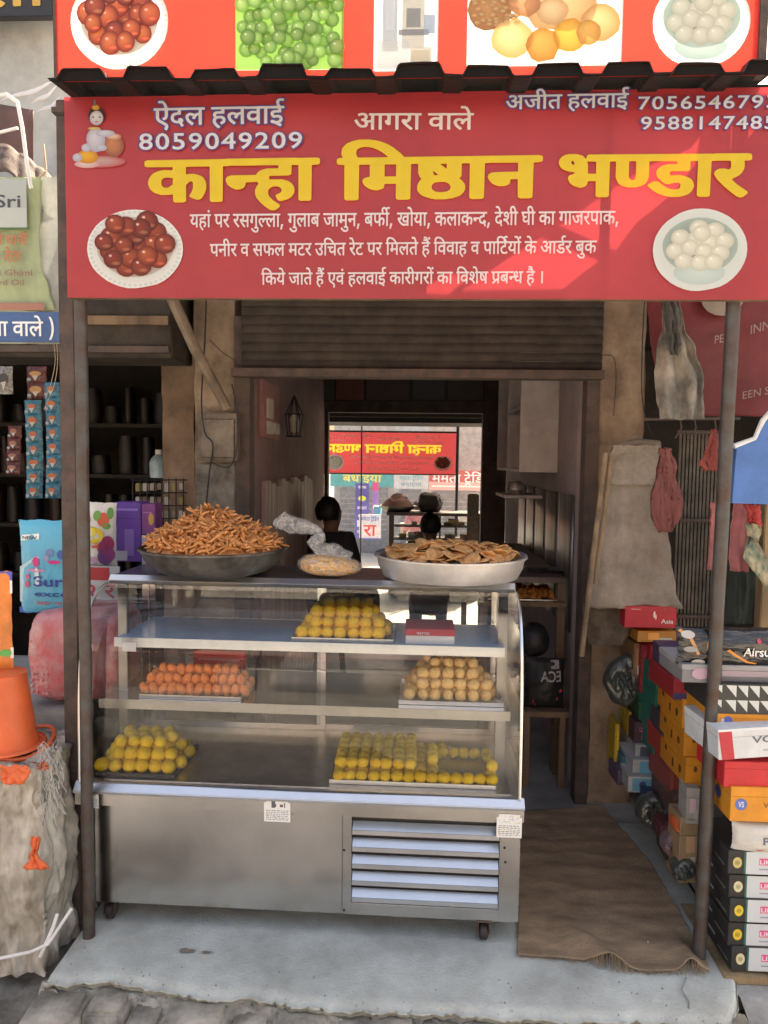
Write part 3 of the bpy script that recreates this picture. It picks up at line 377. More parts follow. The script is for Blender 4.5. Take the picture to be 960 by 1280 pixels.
# raised concrete platform with a broken front lip
pl = thing('platform', None, None, (0, 0, 0)); tag(pl, kind='structure')
def front(x): return -.205 - .075 * min(1, max(0, (x + 1.0) / .8)) + .020 * fbm((x * 4, 3, 0)) + .012 * fbm((x * 21, 5, 0)) + .006 * fbm((x * 60, 5, 0)) + (2.2 * (x - 1.06) ** 2 * 6 if x > 1.06 else 0)
def slab(u, v):
    x = -1.14 + 2.37 * u; y = front(x) + (1.1 - front(x)) * max(0, (v - .12) / .88) ** 1.2
    if v <= .12: return (x + .004 * fbm((x * 30, v * 40, 2)), front(x) + .02 - (.02 * math.sin(v / .12 * 1.57)), -.045 + .045 * v / .12 + .006 * fbm((x * 20, 7, v * 30)) - (.006 if v > .11 else 0))
    z = .0035 * fbm((x * 2.5, y * 2.5, 0)) - .02 * max(0, 1 - (y - front(x)) / .05) ** 2
    if x < -1.1: z -= (-1.1 - x) * .35
    return (x, y, z)
mb = MB(); mb.grid(slab, 200, 90); mb.build('slab', M_conc, pl, smooth='all')
# stains and a hairline crack, as thin films of cement and dirt
M_damp = mat('damp_stain', (.30, .32, .31), .8, var=.2, scale=20, bump=.2)
mb = MB()
def blotch(mb, x, y, rx, ry, z, seed, n=22):
    vs = [(x, y, z)]
    for k in range(n):
        a = 2 * math.pi * k / n; q = 1 + .5 * fbm((math.cos(a) * 1.5, math.sin(a) * 1.5, seed))
        vs.append((x + rx * q * math.cos(a), y + ry * q * math.sin(a), z))
    mb.add(vs, [(0, k + 1, (k + 1) % n + 1) for k in range(n)])
for q, rx, ry in (((232, 1190), .028, .012), ((258, 1192), .02, .006)):
    p = WZ(*q, 0); blotch(mb, p.x, p.y, rx, ry, .006, q[0])
mb.build('stain', mat('brown_stain', (.28, .24, .19), .9, var=.3), pl)
mb = MB()
pts = [WZ(858, 1222, .004), WZ(852, 1238, .004), WZ(861, 1252, .002), WZ(862, 1262, .0)]
mb.tube([(p.x, p.y, p.z + .002) for p in pts], .0022, 5); mb.build('crack', M_damp, pl)
mb = MB(); random.seed(77)      # grit and crumbs along the broken lip
for k in range(90):
    x = rnd(-1.1, 1.2); y = front(x) + rnd(.0, .09) * rnd(0, 1) * 3; r = rnd(.001, .0045)
    vs = [(x + r * rnd(.6, 1.2) * math.cos(a), y + r * rnd(.6, 1.2) * math.sin(a), .0) for a in (0, 1.3, 2.5, 3.8, 5)] + [(x, y, r * 1.1 + .002)]
    mb.add(vs, [(i, (i + 1) % 5, 5) for i in range(5)])
tag(mb.build('grit', M_damp, pl), kind='stuff')
# rubble stones under the lip, each one a part
random.seed(11)
x = -1.16; k = 0
while x < 1.35:
    wd = rnd(.11, .27); h = rnd(.09, .13); yy = front(x + wd / 2) - rnd(.0, .03); sd0 = rnd(0, 99)
    mb = MB(); d = rnd(.09, .15)
    mb.box((x + .004, yy - d, -.235), (x + wd - .004, yy + .06, -.022 - rnd(0, .03)))
    def wf(v, s=sd0): return v + Vector((fbm((v.x * 9, v.y * 9, s)), fbm((v.y * 9, v.z * 9, s + 4)), fbm((v.z * 12, v.x * 9, s + 8)))) * .016 + Vector((0, 1, 1)) * .006 * fbm((v.x * 30, v.y * 30, v.z * 30 + s))
    o = mb.build('stone', M_stone, pl, smooth='all', bevel=.014, seg=4, warp=wf)
    x += wd; k += 1
mb = MB()      # lime mortar between the stones
mb.grid(lambda u, v: (-1.16 + 2.5 * u, front(-1.16 + 2.5 * u) + .03 - .10 * v, -.030 - .14 * v * v + .022 * fbm((u * 60, v * 9, 3))), 220, 12)
mb.build('mortar', mat('crumbly_mortar', (.36, .35, .31), .95, var=.3, scale=16, bump=.8), pl, smooth='all')
mb = MB(); mb.grid(lambda u, v: (-3 + 1.95 * u, -.9 + 2.3 * v, -.10 + .02 * fbm((u * 7, v * 7, 9)) - .11 * (1 - v) ** 3), 60, 60)
tag(mb.build('mud_verge', M_dirt, smooth='all'), kind='structure')
mb = MB(); mb.grid(lambda u, v: (1.17 + 2.3 * u, -.42 + 1.7 * v, -.02 - .14 * max(0, 1 - v * 6) + .008 * fbm((u * 9, v * 9, 9))), 60, 60)
tag(mb.build('right_verge', mat('grey_cement', (.36, .37, .36), .9, var=.25, scale=6, bump=.5), smooth='all'), kind='structure')
sheet('shop_floor', -4, 4, 1.0, 4.65, .006, M_floor, 10)
sheet('back_lane', -40, 40, 4.66, 60, -.45, mat('sunlit_lane', (.42, .40, .36), .9, var=.15, scale=.8, bump=.3), 20)

# ================================================================ buildings
def wall(name, label, boxes, m, bevel=.004, cat='wall', part='plaster_face'):
    mb = MB()
    for a, b in boxes: mb.box(a, b)
    return tag(mb.build(name, m, bevel=bevel), label, cat)
roof = thing('shop_roof', 'flat roof slab over the row of small shops', 'roof', (0, 2.8, 2.72))
mb = MB(); mb.box((-4, 1.02, 2.72), (4, 4.7, 2.9)); mb.build('slab', M_plaster2, roof)
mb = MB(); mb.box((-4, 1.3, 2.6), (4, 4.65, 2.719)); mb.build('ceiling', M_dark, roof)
def pillar(label, x0, x1, y0, y1, z1, m, seed, top=0):
    mb = MB(); n = 30
    for (ax, bx, ay, by) in ((x0, x1, y0, y0), (x1, x1, y0, y1), (x1, x0, y1, y1), (x0, x0, y1, y0)):
        mb.grid(lambda u, v: Vector((ax + (bx - ax) * u, ay + (by - ay) * u, z1 * v)) + Vector((fbm((ax * 3 + u, v * 9, seed)), fbm((by * 3 + u * 2, v * 9, seed + 3)), 0)) * (.012 + .01 * (v * 7 % 1 > .8)), 8, 60)
    return tag(mb.build('pillar', m, smooth='all'), label, 'pillar')
pillar('flaking cream plaster pillar left of the shop entrance', -1.05, -.845, 1.2, 1.45, 2.72, M_plaster, 1)
pillar('stained tan plaster pillar right of the shop entrance', .972, 1.19, 1.2, 1.45, 2.72, M_plaster, 8)
pr = pillar('broken brown plaster wall end seen behind the fried snack bowl', -1.34, -1.12, 1.55, 1.8, 2.42, mat('brown_plaster', (.26, .18, .13), .9, var=.3, scale=4, bump=.5, bscale=22), 15)
# interior room
wall('side_wall', 'mauve left inside wall of the sweet shop', [((-1.05, 1.46, .006), (-.80, 4.5, 2.6))], M_pinkwall)
wall('side_wall', 'lilac right inside wall of the sweet shop', [((.93, 1.46, .006), (1.19, 4.5, 2.6))], M_greywall)
bw = thing('back_wall', 'back wall around the open rear entrance of the sweet shop', 'wall', (0, 4.55, 0))
mb = MB(); mb.box((-.80, 4.5, 2.20), (.93, 4.62, 2.6)); mb.build('header', M_brown, bw)
mb = MB(); mb.box((.70, 4.5, .006), (.93, 4.62, 2.2)); mb.build('jamb', M_brown, bw)
pg = thing('shade_tunnel', 'added dark tunnel that shades the rear counter', 'shade_tunnel', (0, 7, -.45))  # walls and roof added only to darken the view of the rear counter
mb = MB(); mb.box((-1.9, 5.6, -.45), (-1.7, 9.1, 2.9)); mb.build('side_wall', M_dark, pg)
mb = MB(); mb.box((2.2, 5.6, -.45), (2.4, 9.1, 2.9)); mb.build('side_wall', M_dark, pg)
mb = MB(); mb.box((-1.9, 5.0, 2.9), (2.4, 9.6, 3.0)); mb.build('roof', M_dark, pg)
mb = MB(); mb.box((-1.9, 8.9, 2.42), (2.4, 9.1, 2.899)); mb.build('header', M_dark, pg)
mb = MB(); mb.box((-.80, 4.5, .006), (-.765, 4.62, 2.2)); mb.build('jamb', M_brown, bw)
# steel guide channels of the shutter
for i, (x0, x1, lb) in enumerate(((-.842, -.762, 'dark steel shutter channel on the left side of the entrance'), (.905, .968, 'dark steel shutter channel on the right side of the entrance'))):
    mb = MB(); mb.box((x0, 1.17, .006), (x1, 1.19, 2.45)); mb.box((x0, 1.19, .006), (x0 + .02, 1.27, 2.45)); mb.box((x1 - .02, 1.19, .006), (x1, 1.27, 2.45))
    tag(mb.build('shutter_channel', M_rust, bevel=.002), lb, 'channel')
sh = thing('roller_shutter', 'rolled up brown slatted shutter above the shop entrance', 'shutter', (0, 1.15, 2.17))
z = 2.19
while z < 2.62:
    mb = MB(); mb.grid(lambda u, v: (-.80 + 1.77 * u, 1.16 - .007 * math.sin(v * math.pi), z + .042 * v), 1, 6)
    mb.build('slat', M_shut, sh, smooth='all', mw=True); z += .0435
mb = MB(); mb.box((-.84, 1.10, 2.145), (.97, 1.2, 2.187)); mb.build('bottom_rail', M_rust, sh, bevel=.003)
for q, lb in ((1, 'brown shutter box over the neighbouring stall on the left'),):
    t = thing('shutter_box', lb, 'box', (-1.7, 1.0, 2.3))
    mb = MB(); a = W(95, 447, 1.0); mb.box((-3.2, .98, a.z), (-1.09, 1.3, 2.62)); mb.build('casing', M_shut, t, bevel=.006)
    mb = MB(); mb.box((-3.2, .955, a.z + .02), (-1.1, .978, a.z + .05)); mb.build('rail', M_rust, t)
    mb = MB(); mb.box((-3.2, .955, a.z + .15), (-1.1, .978, a.z + .19)); mb.build('rail', M_wood, t)
# neighbours: dark rooms
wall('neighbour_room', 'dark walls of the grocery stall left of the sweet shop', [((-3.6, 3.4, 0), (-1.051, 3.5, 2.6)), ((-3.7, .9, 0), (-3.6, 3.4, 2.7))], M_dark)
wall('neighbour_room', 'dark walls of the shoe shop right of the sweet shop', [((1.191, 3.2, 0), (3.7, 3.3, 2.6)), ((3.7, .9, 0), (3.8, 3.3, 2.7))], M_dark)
wall('parapet', 'grey concrete parapet above the shutter box of the left neighbour', [((-4, .95, W(40, 226, .95).z), (-1.25, 1.3, 2.9))], M_plaster2)
wall('upper_wall', 'grey concrete upper wall above the left neighbour', [((-4, 1.35, 2.905), (-1.25, 1.55, 5.2))], M_plaster2)
ns = thing('shop_sign', 'cut off black signboard with yellow letters at the top left corner', 'sign', (-1.9, 1.2, 3.6))
a, b = W(-60, 22, 1.2), W(66, 20, 1.2)
mb = MB(); mb.box((a.x, 1.2, a.z), (b.x, 1.24, a.z + .5)); mb.build('board', mat('sign_black', (.03, .03, .035), .5), ns, bevel=.004)
mb = MB(); deva(mb, 'pn', (a.x + .12, 1.197, a.z + .05), (.66, 0, 0), (0, 0, .16), (0, -.0008, 0)); mb.build('lettering', mat('ochre_letter', (.62, .40, .08), .5), ns)

# ================================================================ posts that carry the signs
def post(label, pb, ptop, r, m, square=False):
    mb = MB(); n = 14; a = Vector(pb); b = Vector(ptop)
    pts = [a.lerp(b, i / n) + Vector((.004 * fbm((i * .7, 1, pb[0])), .004 * fbm((i * .7, 5, pb[0])), 0)) for i in range(n + 1)]
    mb.tube(pts, r, 14); return tag(mb.build('post', m, smooth=True), label, 'post')
post('dark painted iron pipe post at the left end of the shop sign', (-1.092, .02, -.02), (-1.085, .02, 2.93), .022, M_pole)
post('leaning dark iron pipe post at the right end of the shop sign', (1.093, .02, -.02), (1.118, .02, 2.93), .023, M_pole)
t = thing('steel_post', 'flat rusty brown post of the left neighbour beside the pipe post', 'post', (-1.2, .16, -.05))
mb = MB(); a = W(76, 124, .16); b = WZ(85, 1100, 0)
mb.prism([(-.028, 0), (.028, 0), (.028, 3.05), (-.028, 3.05)], (-1.205, .14, -.05), (1, 0, .0), (0.004, 0, 1), (0, .04, 0)); mb.build('angle_iron', M_rust, t, bevel=.003)

# corrugated roof between the shops and the sign: its rear part is cut so that the sun comes through in places
cr = thing('corrugated_canopy', 'blackened corrugated sheet canopy running over the sign', 'canopy', (0, .5, 2.95))
def corr(x):
    p = ((x + 1.055) / .2085) % 1
    return (.030 + .006 * math.sin(int((x + 1.055) / .2085) * 2.7)) * max(0, min(1, (.5 - abs(p - .36)) / .07 - 1.9) if False else min(1, max(0, (.36 - abs(p - .36)) / .07)))
mb = MB()
xs = []; x = -1.085
while x < 1.16: xs.append(x); x += .007
vs = []; 
for i, x in enumerate(xs):
    zz = corr(x)
    vs += [(x, -.185 + .004 * fbm((x * 9, 0, 0)), 2.905 + zz + .006 * fbm((x * 4, 0, 0))), (x, .045, 2.935 + zz)]
mb.add(vs, [(2 * i, 2 * i + 1, 2 * i + 3, 2 * i + 2) for i in range(len(xs) - 1)])
mb.build('front_sheet', M_sheet, cr, solid=.0025)
mb = MB(); vs = []
for i, x in enumerate(xs): vs += [(x, -.176, 2.902), (x, -.176, 2.9045 + corr(x))]
mb.add(vs, [(2 * i, 2 * i + 2, 2 * i + 3, 2 * i + 1) for i in range(len(xs) - 1)]); mb.build('crest_shade', mat('shade_black', (.009, .007, .007), .9, spec=.2), cr)  # dark faces stand in for the shade inside the hollow crests
# unseen rear sheet, widened against the sun; holes shaped to throw the sign's sun patches
patches = [[(864, 183), (875, 169), (869, 205), (841, 242), (795, 279), (770, 313), (697, 283), (804, 210)],
           [(676, 297), (749, 325), (703, 361), (575, 364), (625, 329)],
           [(914, 155), (955, 150), (925, 185), (913, 188)], [(520, 366), (560, 340), (590, 345), (560, 368)]]
cu = bpy.data.curves.new('g', 'CURVE'); cu.dimensions = '2D'; cu.fill_mode = 'BOTH'
def poly2(pts):
    sp = cu.splines.new('POLY'); sp.points.add(len(pts) - 1); sp.use_cyclic_u = True
    for i, q in enumerate(pts): sp.points[i].co = (q[0], q[1], 0, 1)
poly2([(-1.14, .05), (2.6, .05), (2.6, 1.1), (-1.14, 1.1)])
for pp in patches:
    o2 = []
    for px, py in pp:
        p = W(px, py, -.03); t_ = (2.985 - p.z) / sd.z; q = p + sd * t_; o2.append((q.x, max(q.y, .058)))
    poly2(o2)
vs, fs = curve_mesh(cu)
mb = MB(); mb.add([(x, y, 2.985) for x, y in vs], fs); mb.build('sun_patch_sheet', M_sheet, cr, solid=.003)
for y in (.0, .55):
    mb = MB(); mb.box((-1.16, y - .015, 2.885 if y < .3 else 2.94), (1.32, y + .015, 2.902 if y < .3 else 2.978)); mb.build('rafter', M_rust, cr)

# ================================================================ the signs
def flex(name, col, tr, rough=.38):
    m = mat(name, col, rough, var=.09, scale=2.4, bump=.16, bscale=3.2, trans=tr, spec=.6); return m
M_flex = flex('red_flex', (.50, .050, .062), .36)
M_yel = mat('yellow_ink', (.86, .70, .05), .4, var=.03, bump=0, trans=.42)
M_wht = mat('white_ink', (.82, .82, .84), .4, var=.03, bump=0, trans=.4)
M_blu = mat('blue_ink', (.08, .09, .34), .4, var=.03, bump=0, trans=.3)
M_print = print_mat('printed_picture', .4, .35)
sg = thing('shop_sign', 'long red flex signboard with yellow Hindi shop name hanging between the posts', 'sign', (0, -.03, 2.27))
SY = -.03
tl, bl, = W(84, 124, SY), W(91, 373, SY)
SX1 = 1.262; ST = 2.925; SB = 2.274
def flexp(u, v): return (-1.108 + (SX1 + 1.108) * u, SY + .0045 * fbm((u * 5, v * 2.2, 1)), SB + (ST - SB) * v + (.012 * u if v > .5 else 0))
mb = MB(); mb.grid(flexp, 60, 18); mb.build('flex_panel', M_flex, sg, smooth='all')
mb = MB()
for z0, z1 in ((SB, SB + .022), (ST - .022, ST)): mb.box((-1.105, SY + .008, z0), (SX1 - .003, SY + .03, z1))
for x0 in (-1.105, -.52, .08, .67, SX1 - .025): mb.box((x0, SY + .008, SB + .022), (x0 + .022, SY + .03, ST - .022))
mb.build('batten_frame', M_wood, sg)
def hrow(mb, key, xl, yl, xr, yr, h, step=.0055, **k):
    o = W(xl, yl + h, SY); r = W(xr, yr + h, SY); up = W(xl, yl, SY)
    deva(mb, key, (o.x, SY - step, o.z), (r.x - o.x, 0, r.z - o.z), (0, 0, up.z - o.z), (0, -.0009, 0), **k)
def lrow(mb, text, xl, yl, xr, yr, h, step=.0055, **k):
    o = W(xl, yl + h, SY); r = W(xr, yr + h, SY); up = W(xl, yl, SY)
    latin(mb, text, (o.x, SY - step, o.z), (r.x - o.x, 0, r.z - o.z), (0, 0, up.z - o.z), (0, -.0009, 0), **k)
for m, st, step, e in ((M_blu, 'o', .0050, 2), (M_wht, 'n', .0062, 0)):
    for args in (('a', 193 - e, 137, 356 + e, 134, 21), ('c', 632 - e, 121, 785 + e, 118, 17)):
        mb = MB(); hrow(mb, *args, st=st, step=step); mb.build('lettering', m, sg)
    for args in (('8059049209', 175 - e, 168, 378 + e, 166, 20), ('7056546793', 797 - e, 122, 969 + e, 120, 16), ('9588147485', 800 - e, 147, 967 + e, 146, 16)):
        mb = MB(); lrow(mb, *args, step=step, bold=.05 if e else .012, space=1.12); mb.build('lettering', m, sg)
for args in (('b', 443, 143, 592, 143, 20), ('l1', 238, 269, 772, 265, 16), ('l2', 263, 306, 745, 302, 15), ('l3', 327, 342, 678, 340, 14.5)):
    mb = MB(); hrow(mb, *args); mb.build('lettering', M_wht, sg)
for key, a, b, ya, yb in (('t1', 182, 400, 203, 200), ('t2', 421, 677, 200, 197), ('t3', 697, 937, 196, 195)):
    mb = MB(); hrow(mb, key, a, ya, b, yb, 50, st='t'); mb.build('title_lettering', M_yel, sg)
# ---- printed pictures made of small flat discs of ink
def disc(mb, cx, cy, rx, ry, y, c_in, c_out, n=14, hl=(0, 0), wob=0, seed=0, ex=1.0):
    "flat ellipse in the x-z plane, colour grading from c_in to c_out"
    vs = [(cx + hl[0] * rx, y, cz_(cy, hl[1] * ry))] if False else [(cx + hl[0] * rx, y, cy + hl[1] * ry)]; cs = [c_in]
    for q, cc in ((.55, tuple((a * .6 + b * .4) for a, b in zip(c_in, c_out))), (1, c_out)):
        for k in range(n):
            a = 2 * math.pi * k / n; g = 1 + wob * fbm((math.cos(a) * 2, math.sin(a) * 2, seed))
            hx, hy = hl[0] * (1 - q), hl[1] * (1 - q)
            vs.append((cx + rx * (hx + q * g * math.cos(a)), y, cy + ry * (hy + q * g * math.sin(a)))); cs.append(cc)
    fs = [(0, k + 1, (k + 1) % n + 1) for k in range(n)] + [(1 + k, 1 + n + k, 1 + n + (k + 1) % n, 1 + (k + 1) % n) for k in range(n)]
    mb.add(vs, fs, cs)
def ball(mb, x, z, r, y, c, dark, hi, rz=1):
    disc(mb, x, z, r, r * rz, y, c, dark, 14, (-.2, .25)); disc(mb, x - r * .3, z + r * .35, r * .2, r * .16, y - .00015, hi, c, 8)
def plate_gulab(mb, cx, cz, rx, rz, y, seed, kb=1, tint=(0, 0, 0)):
    random.seed(seed); n = 26
    disc(mb, cx, cz, rx, rz, y, (.62, .68, .66), (.80, .84, .82), 40, wob=.02)
    for k in range(n * 2):
        a = math.pi * k / n; disc(mb, cx + rx * .93 * math.cos(a), cz + rz * .93 * math.sin(a), rx * .05, rz * .05, y - .0003, (.55, .66, .66), (.72, .78, .76), 6)
    disc(mb, cx, cz + rz * .05, rx * .80, rz * .76, y - .0006, (.30, .08, .04), (.55, .5, .45), 30)
    P = [(-.55, .25), (-.2, .55), (.15, .5), (.5, .4), (.72, .05), (.45, .05), (.1, .05), (-.25, .0), (-.6, -.15), (-.5, -.4), (-.1, -.35), (.3, -.3), (.55, -.4), (-.2, -.62), (.15, -.6), (-.0, .28), (.3, .7), (-.45, .62), (-.72, .1)]
    random.shuffle(P)
    for i, (a, b) in enumerate(P):
        g = rnd(.75, 1.35); q_ = rnd(.18, .235); ball(mb, cx + a * rx * .88, cz + b * rz * .88 + rz * .08, rx * q_, y - .0012 - i * .0003, (min(.9, .42 * g * kb + tint[0]), .08 * g * g * kb + tint[1], .035 * g * kb + tint[2]), (.15 * g * kb, .02 * kb, .015 * kb), (.95, .75, .65), rz / rx * 1.15)
        disc(mb, cx + a * rx * .88 + rx * .05, cz + b * rz * .88 - rz * .02, rx * q_ * .5, rz * q_ * .25, y - .0014 - i * .0003, (.55 * g * kb, .18 * kb, .08 * kb), (.36 * g * kb, .06 * kb, .03 * kb), 10)
def bowl_rasgulla(mb, cx, cz, rx, rz, y, seed):
    disc(mb, cx, cz, rx, rz, y, (.62, .70, .66), (.70, .80, .78), 40, wob=.015)
    disc(mb, cx, cz + rz * .1, rx * .80, rz * .68, y - .0004, (.20, .24, .2), (.40, .50, .46), 30, wob=.02)
    disc(mb, cx, cz - rz * .55, rx * .55, rz * .3, y - .0006, (.62, .72, .70), (.52, .64, .62), 20)
    P = [(-.05, .58), (.35, .5), (-.5, .3), (-.1, .25), (.25, .15), (.6, .2), (-.62, -.1), (-.25, .0), (.1, -.12), (.5, -.15), (-.4, -.4), (.0, -.45), (.35, -.42), (.02, .42)]
    for i, (a, b) in enumerate(P):
        ball(mb, cx + a * rx * .85, cz + b * rz * .82 + rz * .05, rx * .205, y - .001 - i * .0001, (.84, .84, .74), (.60, .60, .50), (.95, .95, .9), rz / rx)
mb = MB(); p = W(169.5, 312, SY); q = W(229.5, 312, SY).x - p.x
plate_gulab(mb, p.x, p.z, q, q * .79, SY - .006, 3); mb.build('printed_picture', M_print, sg)
mb = MB(); p = W(874, 313, SY); q = W(933, 313, SY).x - p.x
bowl_rasgulla(mb, p.x, p.z, q, q * .87, SY - .006, 3); mb.build('printed_picture', M_print, sg)
# small print of a blue-white seated child with a pot, butter spilt round it
mb = MB(); y = SY - .006
def pd(px, py, rx, ry, c, c2=None, hl=(-.2, .3), dy=0, wob=0.05):
    p = W(px, py, SY); s = (W(px + 1, py, SY).x - p.x); disc(mb, p.x, p.z, rx * s, ry * s, y - dy, c, c2 or tuple(v * .7 for v in c), 16, hl, wob, px)
pd(128, 203, 30, 7, (.55, .42, .40), (.5, .12, .12)); pd(110, 206, 16, 5, (.75, .68, .66), (.6, .3, .3), dy=.0003)
pd(143, 183, 13, 14, (.62, .26, .12), (.30, .10, .06), dy=.0005); pd(143, 172, 10, 4, (.8, .62, .5), (.5, .2, .1), dy=.0008)
pd(110, 197, 14, 8, (.85, .48, .04), (.6, .25, .03), dy=.001); pd(98, 198, 6, 5, (.55, .58, .68), (.4, .42, .55), dy=.0012)
pd(121, 176, 12, 15, (.66, .68, .76), (.40, .42, .55), dy=.0014); pd(109, 186, 6, 5, (.6, .62, .72), (.42, .44, .58), dy=.0016)
pd(133, 168, 12, 4, (.66, .68, .76), (.42, .44, .58), dy=.0017); pd(128, 186, 7, 4, (.6, .62, .72), (.42, .44, .58), dy=.0018)
pd(122, 146, 10.5, 11, (.06, .04, .05), (.05, .03, .04), dy=.002); pd(122, 149, 8.5, 8.5, (.74, .72, .76), (.50, .50, .60), dy=.0023)
pd(118, 148, 1.3, .8, (.03, .02, .02), dy=.0026); pd(126, 148, 1.3, .8, (.03, .02, .02), dy=.0026); pd(122, 153.5, 2, .7, (.6, .1, .1), dy=.0026)
pd(121, 136, 5, 3.5, (.75, .5, .1), (.5, .25, .05), dy=.0026); pd(120, 130, 1.5, 4, (.1, .35, .3), (.08, .15, .3), dy=.0028)
pd(119, 162, 8, 1.6, (.75, .6, .2), (.5, .4, .1), dy=.0028)
mb.build('printed_picture', M_print, sg)

# ---- upper sign
us = thing('shop_sign', 'upper red signboard with printed food pictures standing on the canopy', 'sign', (0, -.14, 2.93))
UY = -.14; ux0, ux1 = W(71, 90, UY).x, W(951, 90, UY).x; uz = 2.918
M_flex2 = flex('red_flex_upper', (.66, .045, .03), .55)
def U(px, py): return W(px, py, UY)
def holed(rings, y):
    "a flat sheet in the x-z plane: the first ring is its edge, the others are left for the printed areas"
    cu = bpy.data.curves.new('g', 'CURVE'); cu.dimensions = '2D'; cu.fill_mode = 'BOTH'
    for r in rings:
        sp = cu.splines.new('POLY'); sp.points.add(len(r) - 1); sp.use_cyclic_u = True
        for i, q in enumerate(r): sp.points[i].co = (q[0], q[1], 0, 1)
    vs, fs = curve_mesh(cu); mb = MB(); mb.add([(a, y, b) for a, b in vs], fs); return mb
def ell(px, py, rpx, k): p = U(px, py); q = U(px + rpx, py).x - p.x; return [(p.x + q * math.cos(i * .19635), p.z + q * k * math.sin(i * .19635)) for i in range(32)]
def rct(a, b, c, d): p, q = U(a, d), U(c, b); return [(p.x, p.z), (q.x, p.z), (q.x, q.z), (p.x, q.z)]
holed([[(ux0, uz), (ux1, uz), (ux1, uz + .62), (ux0, uz + .62)], ell(150, 28, 60, .93), rct(296, -39, 429, 88), rct(468, -39, 548, 89), rct(584, -39, 779, 83), ell(876, 28, 60, .92)], UY).build('flex_panel', M_flex2, us)
mb = MB(); mb.box((ux0 - .012, UY + .005, uz), (ux0 + .008, UY + .03, uz + .62)); mb.box((ux1 - .012, UY - .008, uz), (ux1 + .012, UY + .03, uz + .62)); mb.box((ux0, UY + .008, uz + .6), (ux1, UY + .03, uz + .62)); mb.build('frame', M_rust, us)
y = UY - .006
mb = MB(); p = U(150, 28); q = U(211, 28).x - p.x; plate_gulab(mb, p.x, p.z, q, q * .93, y, 9, 1.55, (.1, .06, .03)); mb.build('printed_picture', M_print, us)  # inks brightened to imitate light shining through the upper sign
def rect(mb, px0, py0, px1, py1, c, y=None):
    a, b = U(px0, py1), U(px1, py0); yy = y if y else UY - .0055
    mb.add([(a.x, yy, a.z), (b.x, yy, a.z), (b.x, yy, b.z), (a.x, yy, b.z)], [(0, 1, 2, 3)], [c] * 4)
mb = MB(); random.seed(5); rect(mb, 295, -40, 430, 89, (.22, .42, .10)); s = U(296, 50).x - U(295, 50).x
k = 0
pts = [(302 + 11.6 * i + (j % 2) * 5 + rnd(-3, 3), 80 - 14 * j + rnd(-3, 3)) for j in range(9) for i in range(11)]; random.shuffle(pts)
for a, b in pts:
    if 303 < a < 423 and b < 82: p = U(a, b); g = rnd(.7, 1.3); ball(mb, p.x, p.z, s * rnd(7.6, 10), y - k * .00025, (min(.8, .50 * g), min(.85, .72 * g), .26 * g), (.16 * g, .34 * g, .06 * g), (.95, .98, .86)); k += 1
mb.build('printed_picture', M_print, us)
mb = MB(); rect(mb, 467, -40, 549, 90, (.78, .79, .80)); rect(mb, 502, -40, 532, 62, (.50, .50, .46), UY - .006); rect(mb, 478, -30, 498, 66, (.42, .46, .50), UY - .0062)
for (a, b, c, d, col) in ((506, -20, 528, 8, (.66, .66, .6)), (508, 12, 526, 36, (.32, .33, .33)), (470, 52, 512, 88, (.66, .68, .68)), (512, 60, 540, 84, (.60, .58, .52)), (514, 64, 537, 78, (.72, .66, .52)), (498, 38, 536, 46, (.30, .31, .33)), (482, 0, 494, 40, (.66, .70, .74)), (530, 20, 544, 44, (.35, .42, .52))):
    rect(mb, a, b, c, d, col, UY - .0066 - a * 1e-6)
mb.build('printed_picture', M_print, us)
mb = MB(); rect(mb, 583, -40, 780, 84, (.86, .86, .86)); random.seed(2)
def ub(px, py, r, c, d, k, rz=.9): p = U(px, py); disc(mb, p.x, p.z, r * s, r * rz * s, UY - .006 - k * .0001, c, d, 14, (-.2, .3), .12, px)
ub(612, 14, 27, (.40, .22, .10), (.30, .14, .06), 0)
for i in range(60):
    ub(rnd(592, 648), rnd(-8, 32), 4.5, (.72, .50, .24), (.40, .20, .08), 1 + i * .1, .6)
for i, (a, b, r, c, d, rz) in enumerate(((700, 8, 44, (.76, .56, .30), (.55, .32, .14), .7), (640, 50, 26, (.90, .74, .40), (.72, .46, .16), .9), (750, 30, 24, (.86, .66, .34), (.60, .34, .12), .9), (678, 58, 21, (.80, .45, .12), (.58, .26, .05), .95), (712, 46, 21, (.90, .60, .12), (.66, .34, .05), .95), (735, 42, 15, (.84, .55, .16), (.6, .32, .08), 1), (690, 16, 20, (.86, .72, .45), (.62, .40, .2), .8), (655, 6, 20, (.75, .42, .22), (.5, .24, .1), .8))):
    ub(a, b, r, c, d, 10 + i, rz)
mb.build('printed_picture', M_print, us)
mb = MB(); p = U(876, 28); q = U(937, 28).x - p.x; bowl_rasgulla(mb, p.x, p.z, q, q * .92, y, 4); mb.build('printed_picture', M_print, us)

# ================================================================ the glass display counter
PHI = -.0188; CX, CY = -1.157, .0608; CW = 1.629
dc = thing('display_counter', 'stainless steel sweet counter with curved glass front on castors', 'counter', (CX, CY, 0), rz=PHI)
def CL(x, y, z=0): return Vector((CX + math.cos(PHI) * x - math.sin(PHI) * y, CY + math.sin(PHI) * x + math.cos(PHI) * y, z))
def LX(px, py, ly):
    p = W(px, py, CY + ly + PHI * .8); return (p.x - CX), p.z
M_film = glass('counter_glass', (.985, .99, .985), .985, .008)
M_film2 = glass('side_glass', (.95, .97, .965), .97, .01)
M_seal = mat('dark_seal', (.08, .085, .085), .5)
def L(mb, name, m, parent=dc, **k): return mb.build(name, m, parent, mw=False, **k)
gx0, gz1 = LX(432, 1040, .03); gx1, gz0 = LX(622, 1143, .03)
mb = MB(); mb.box((.075, .07, .09), (1.60, .60, .475)); L(mb, 'cabinet', M_steel, bevel=.003)
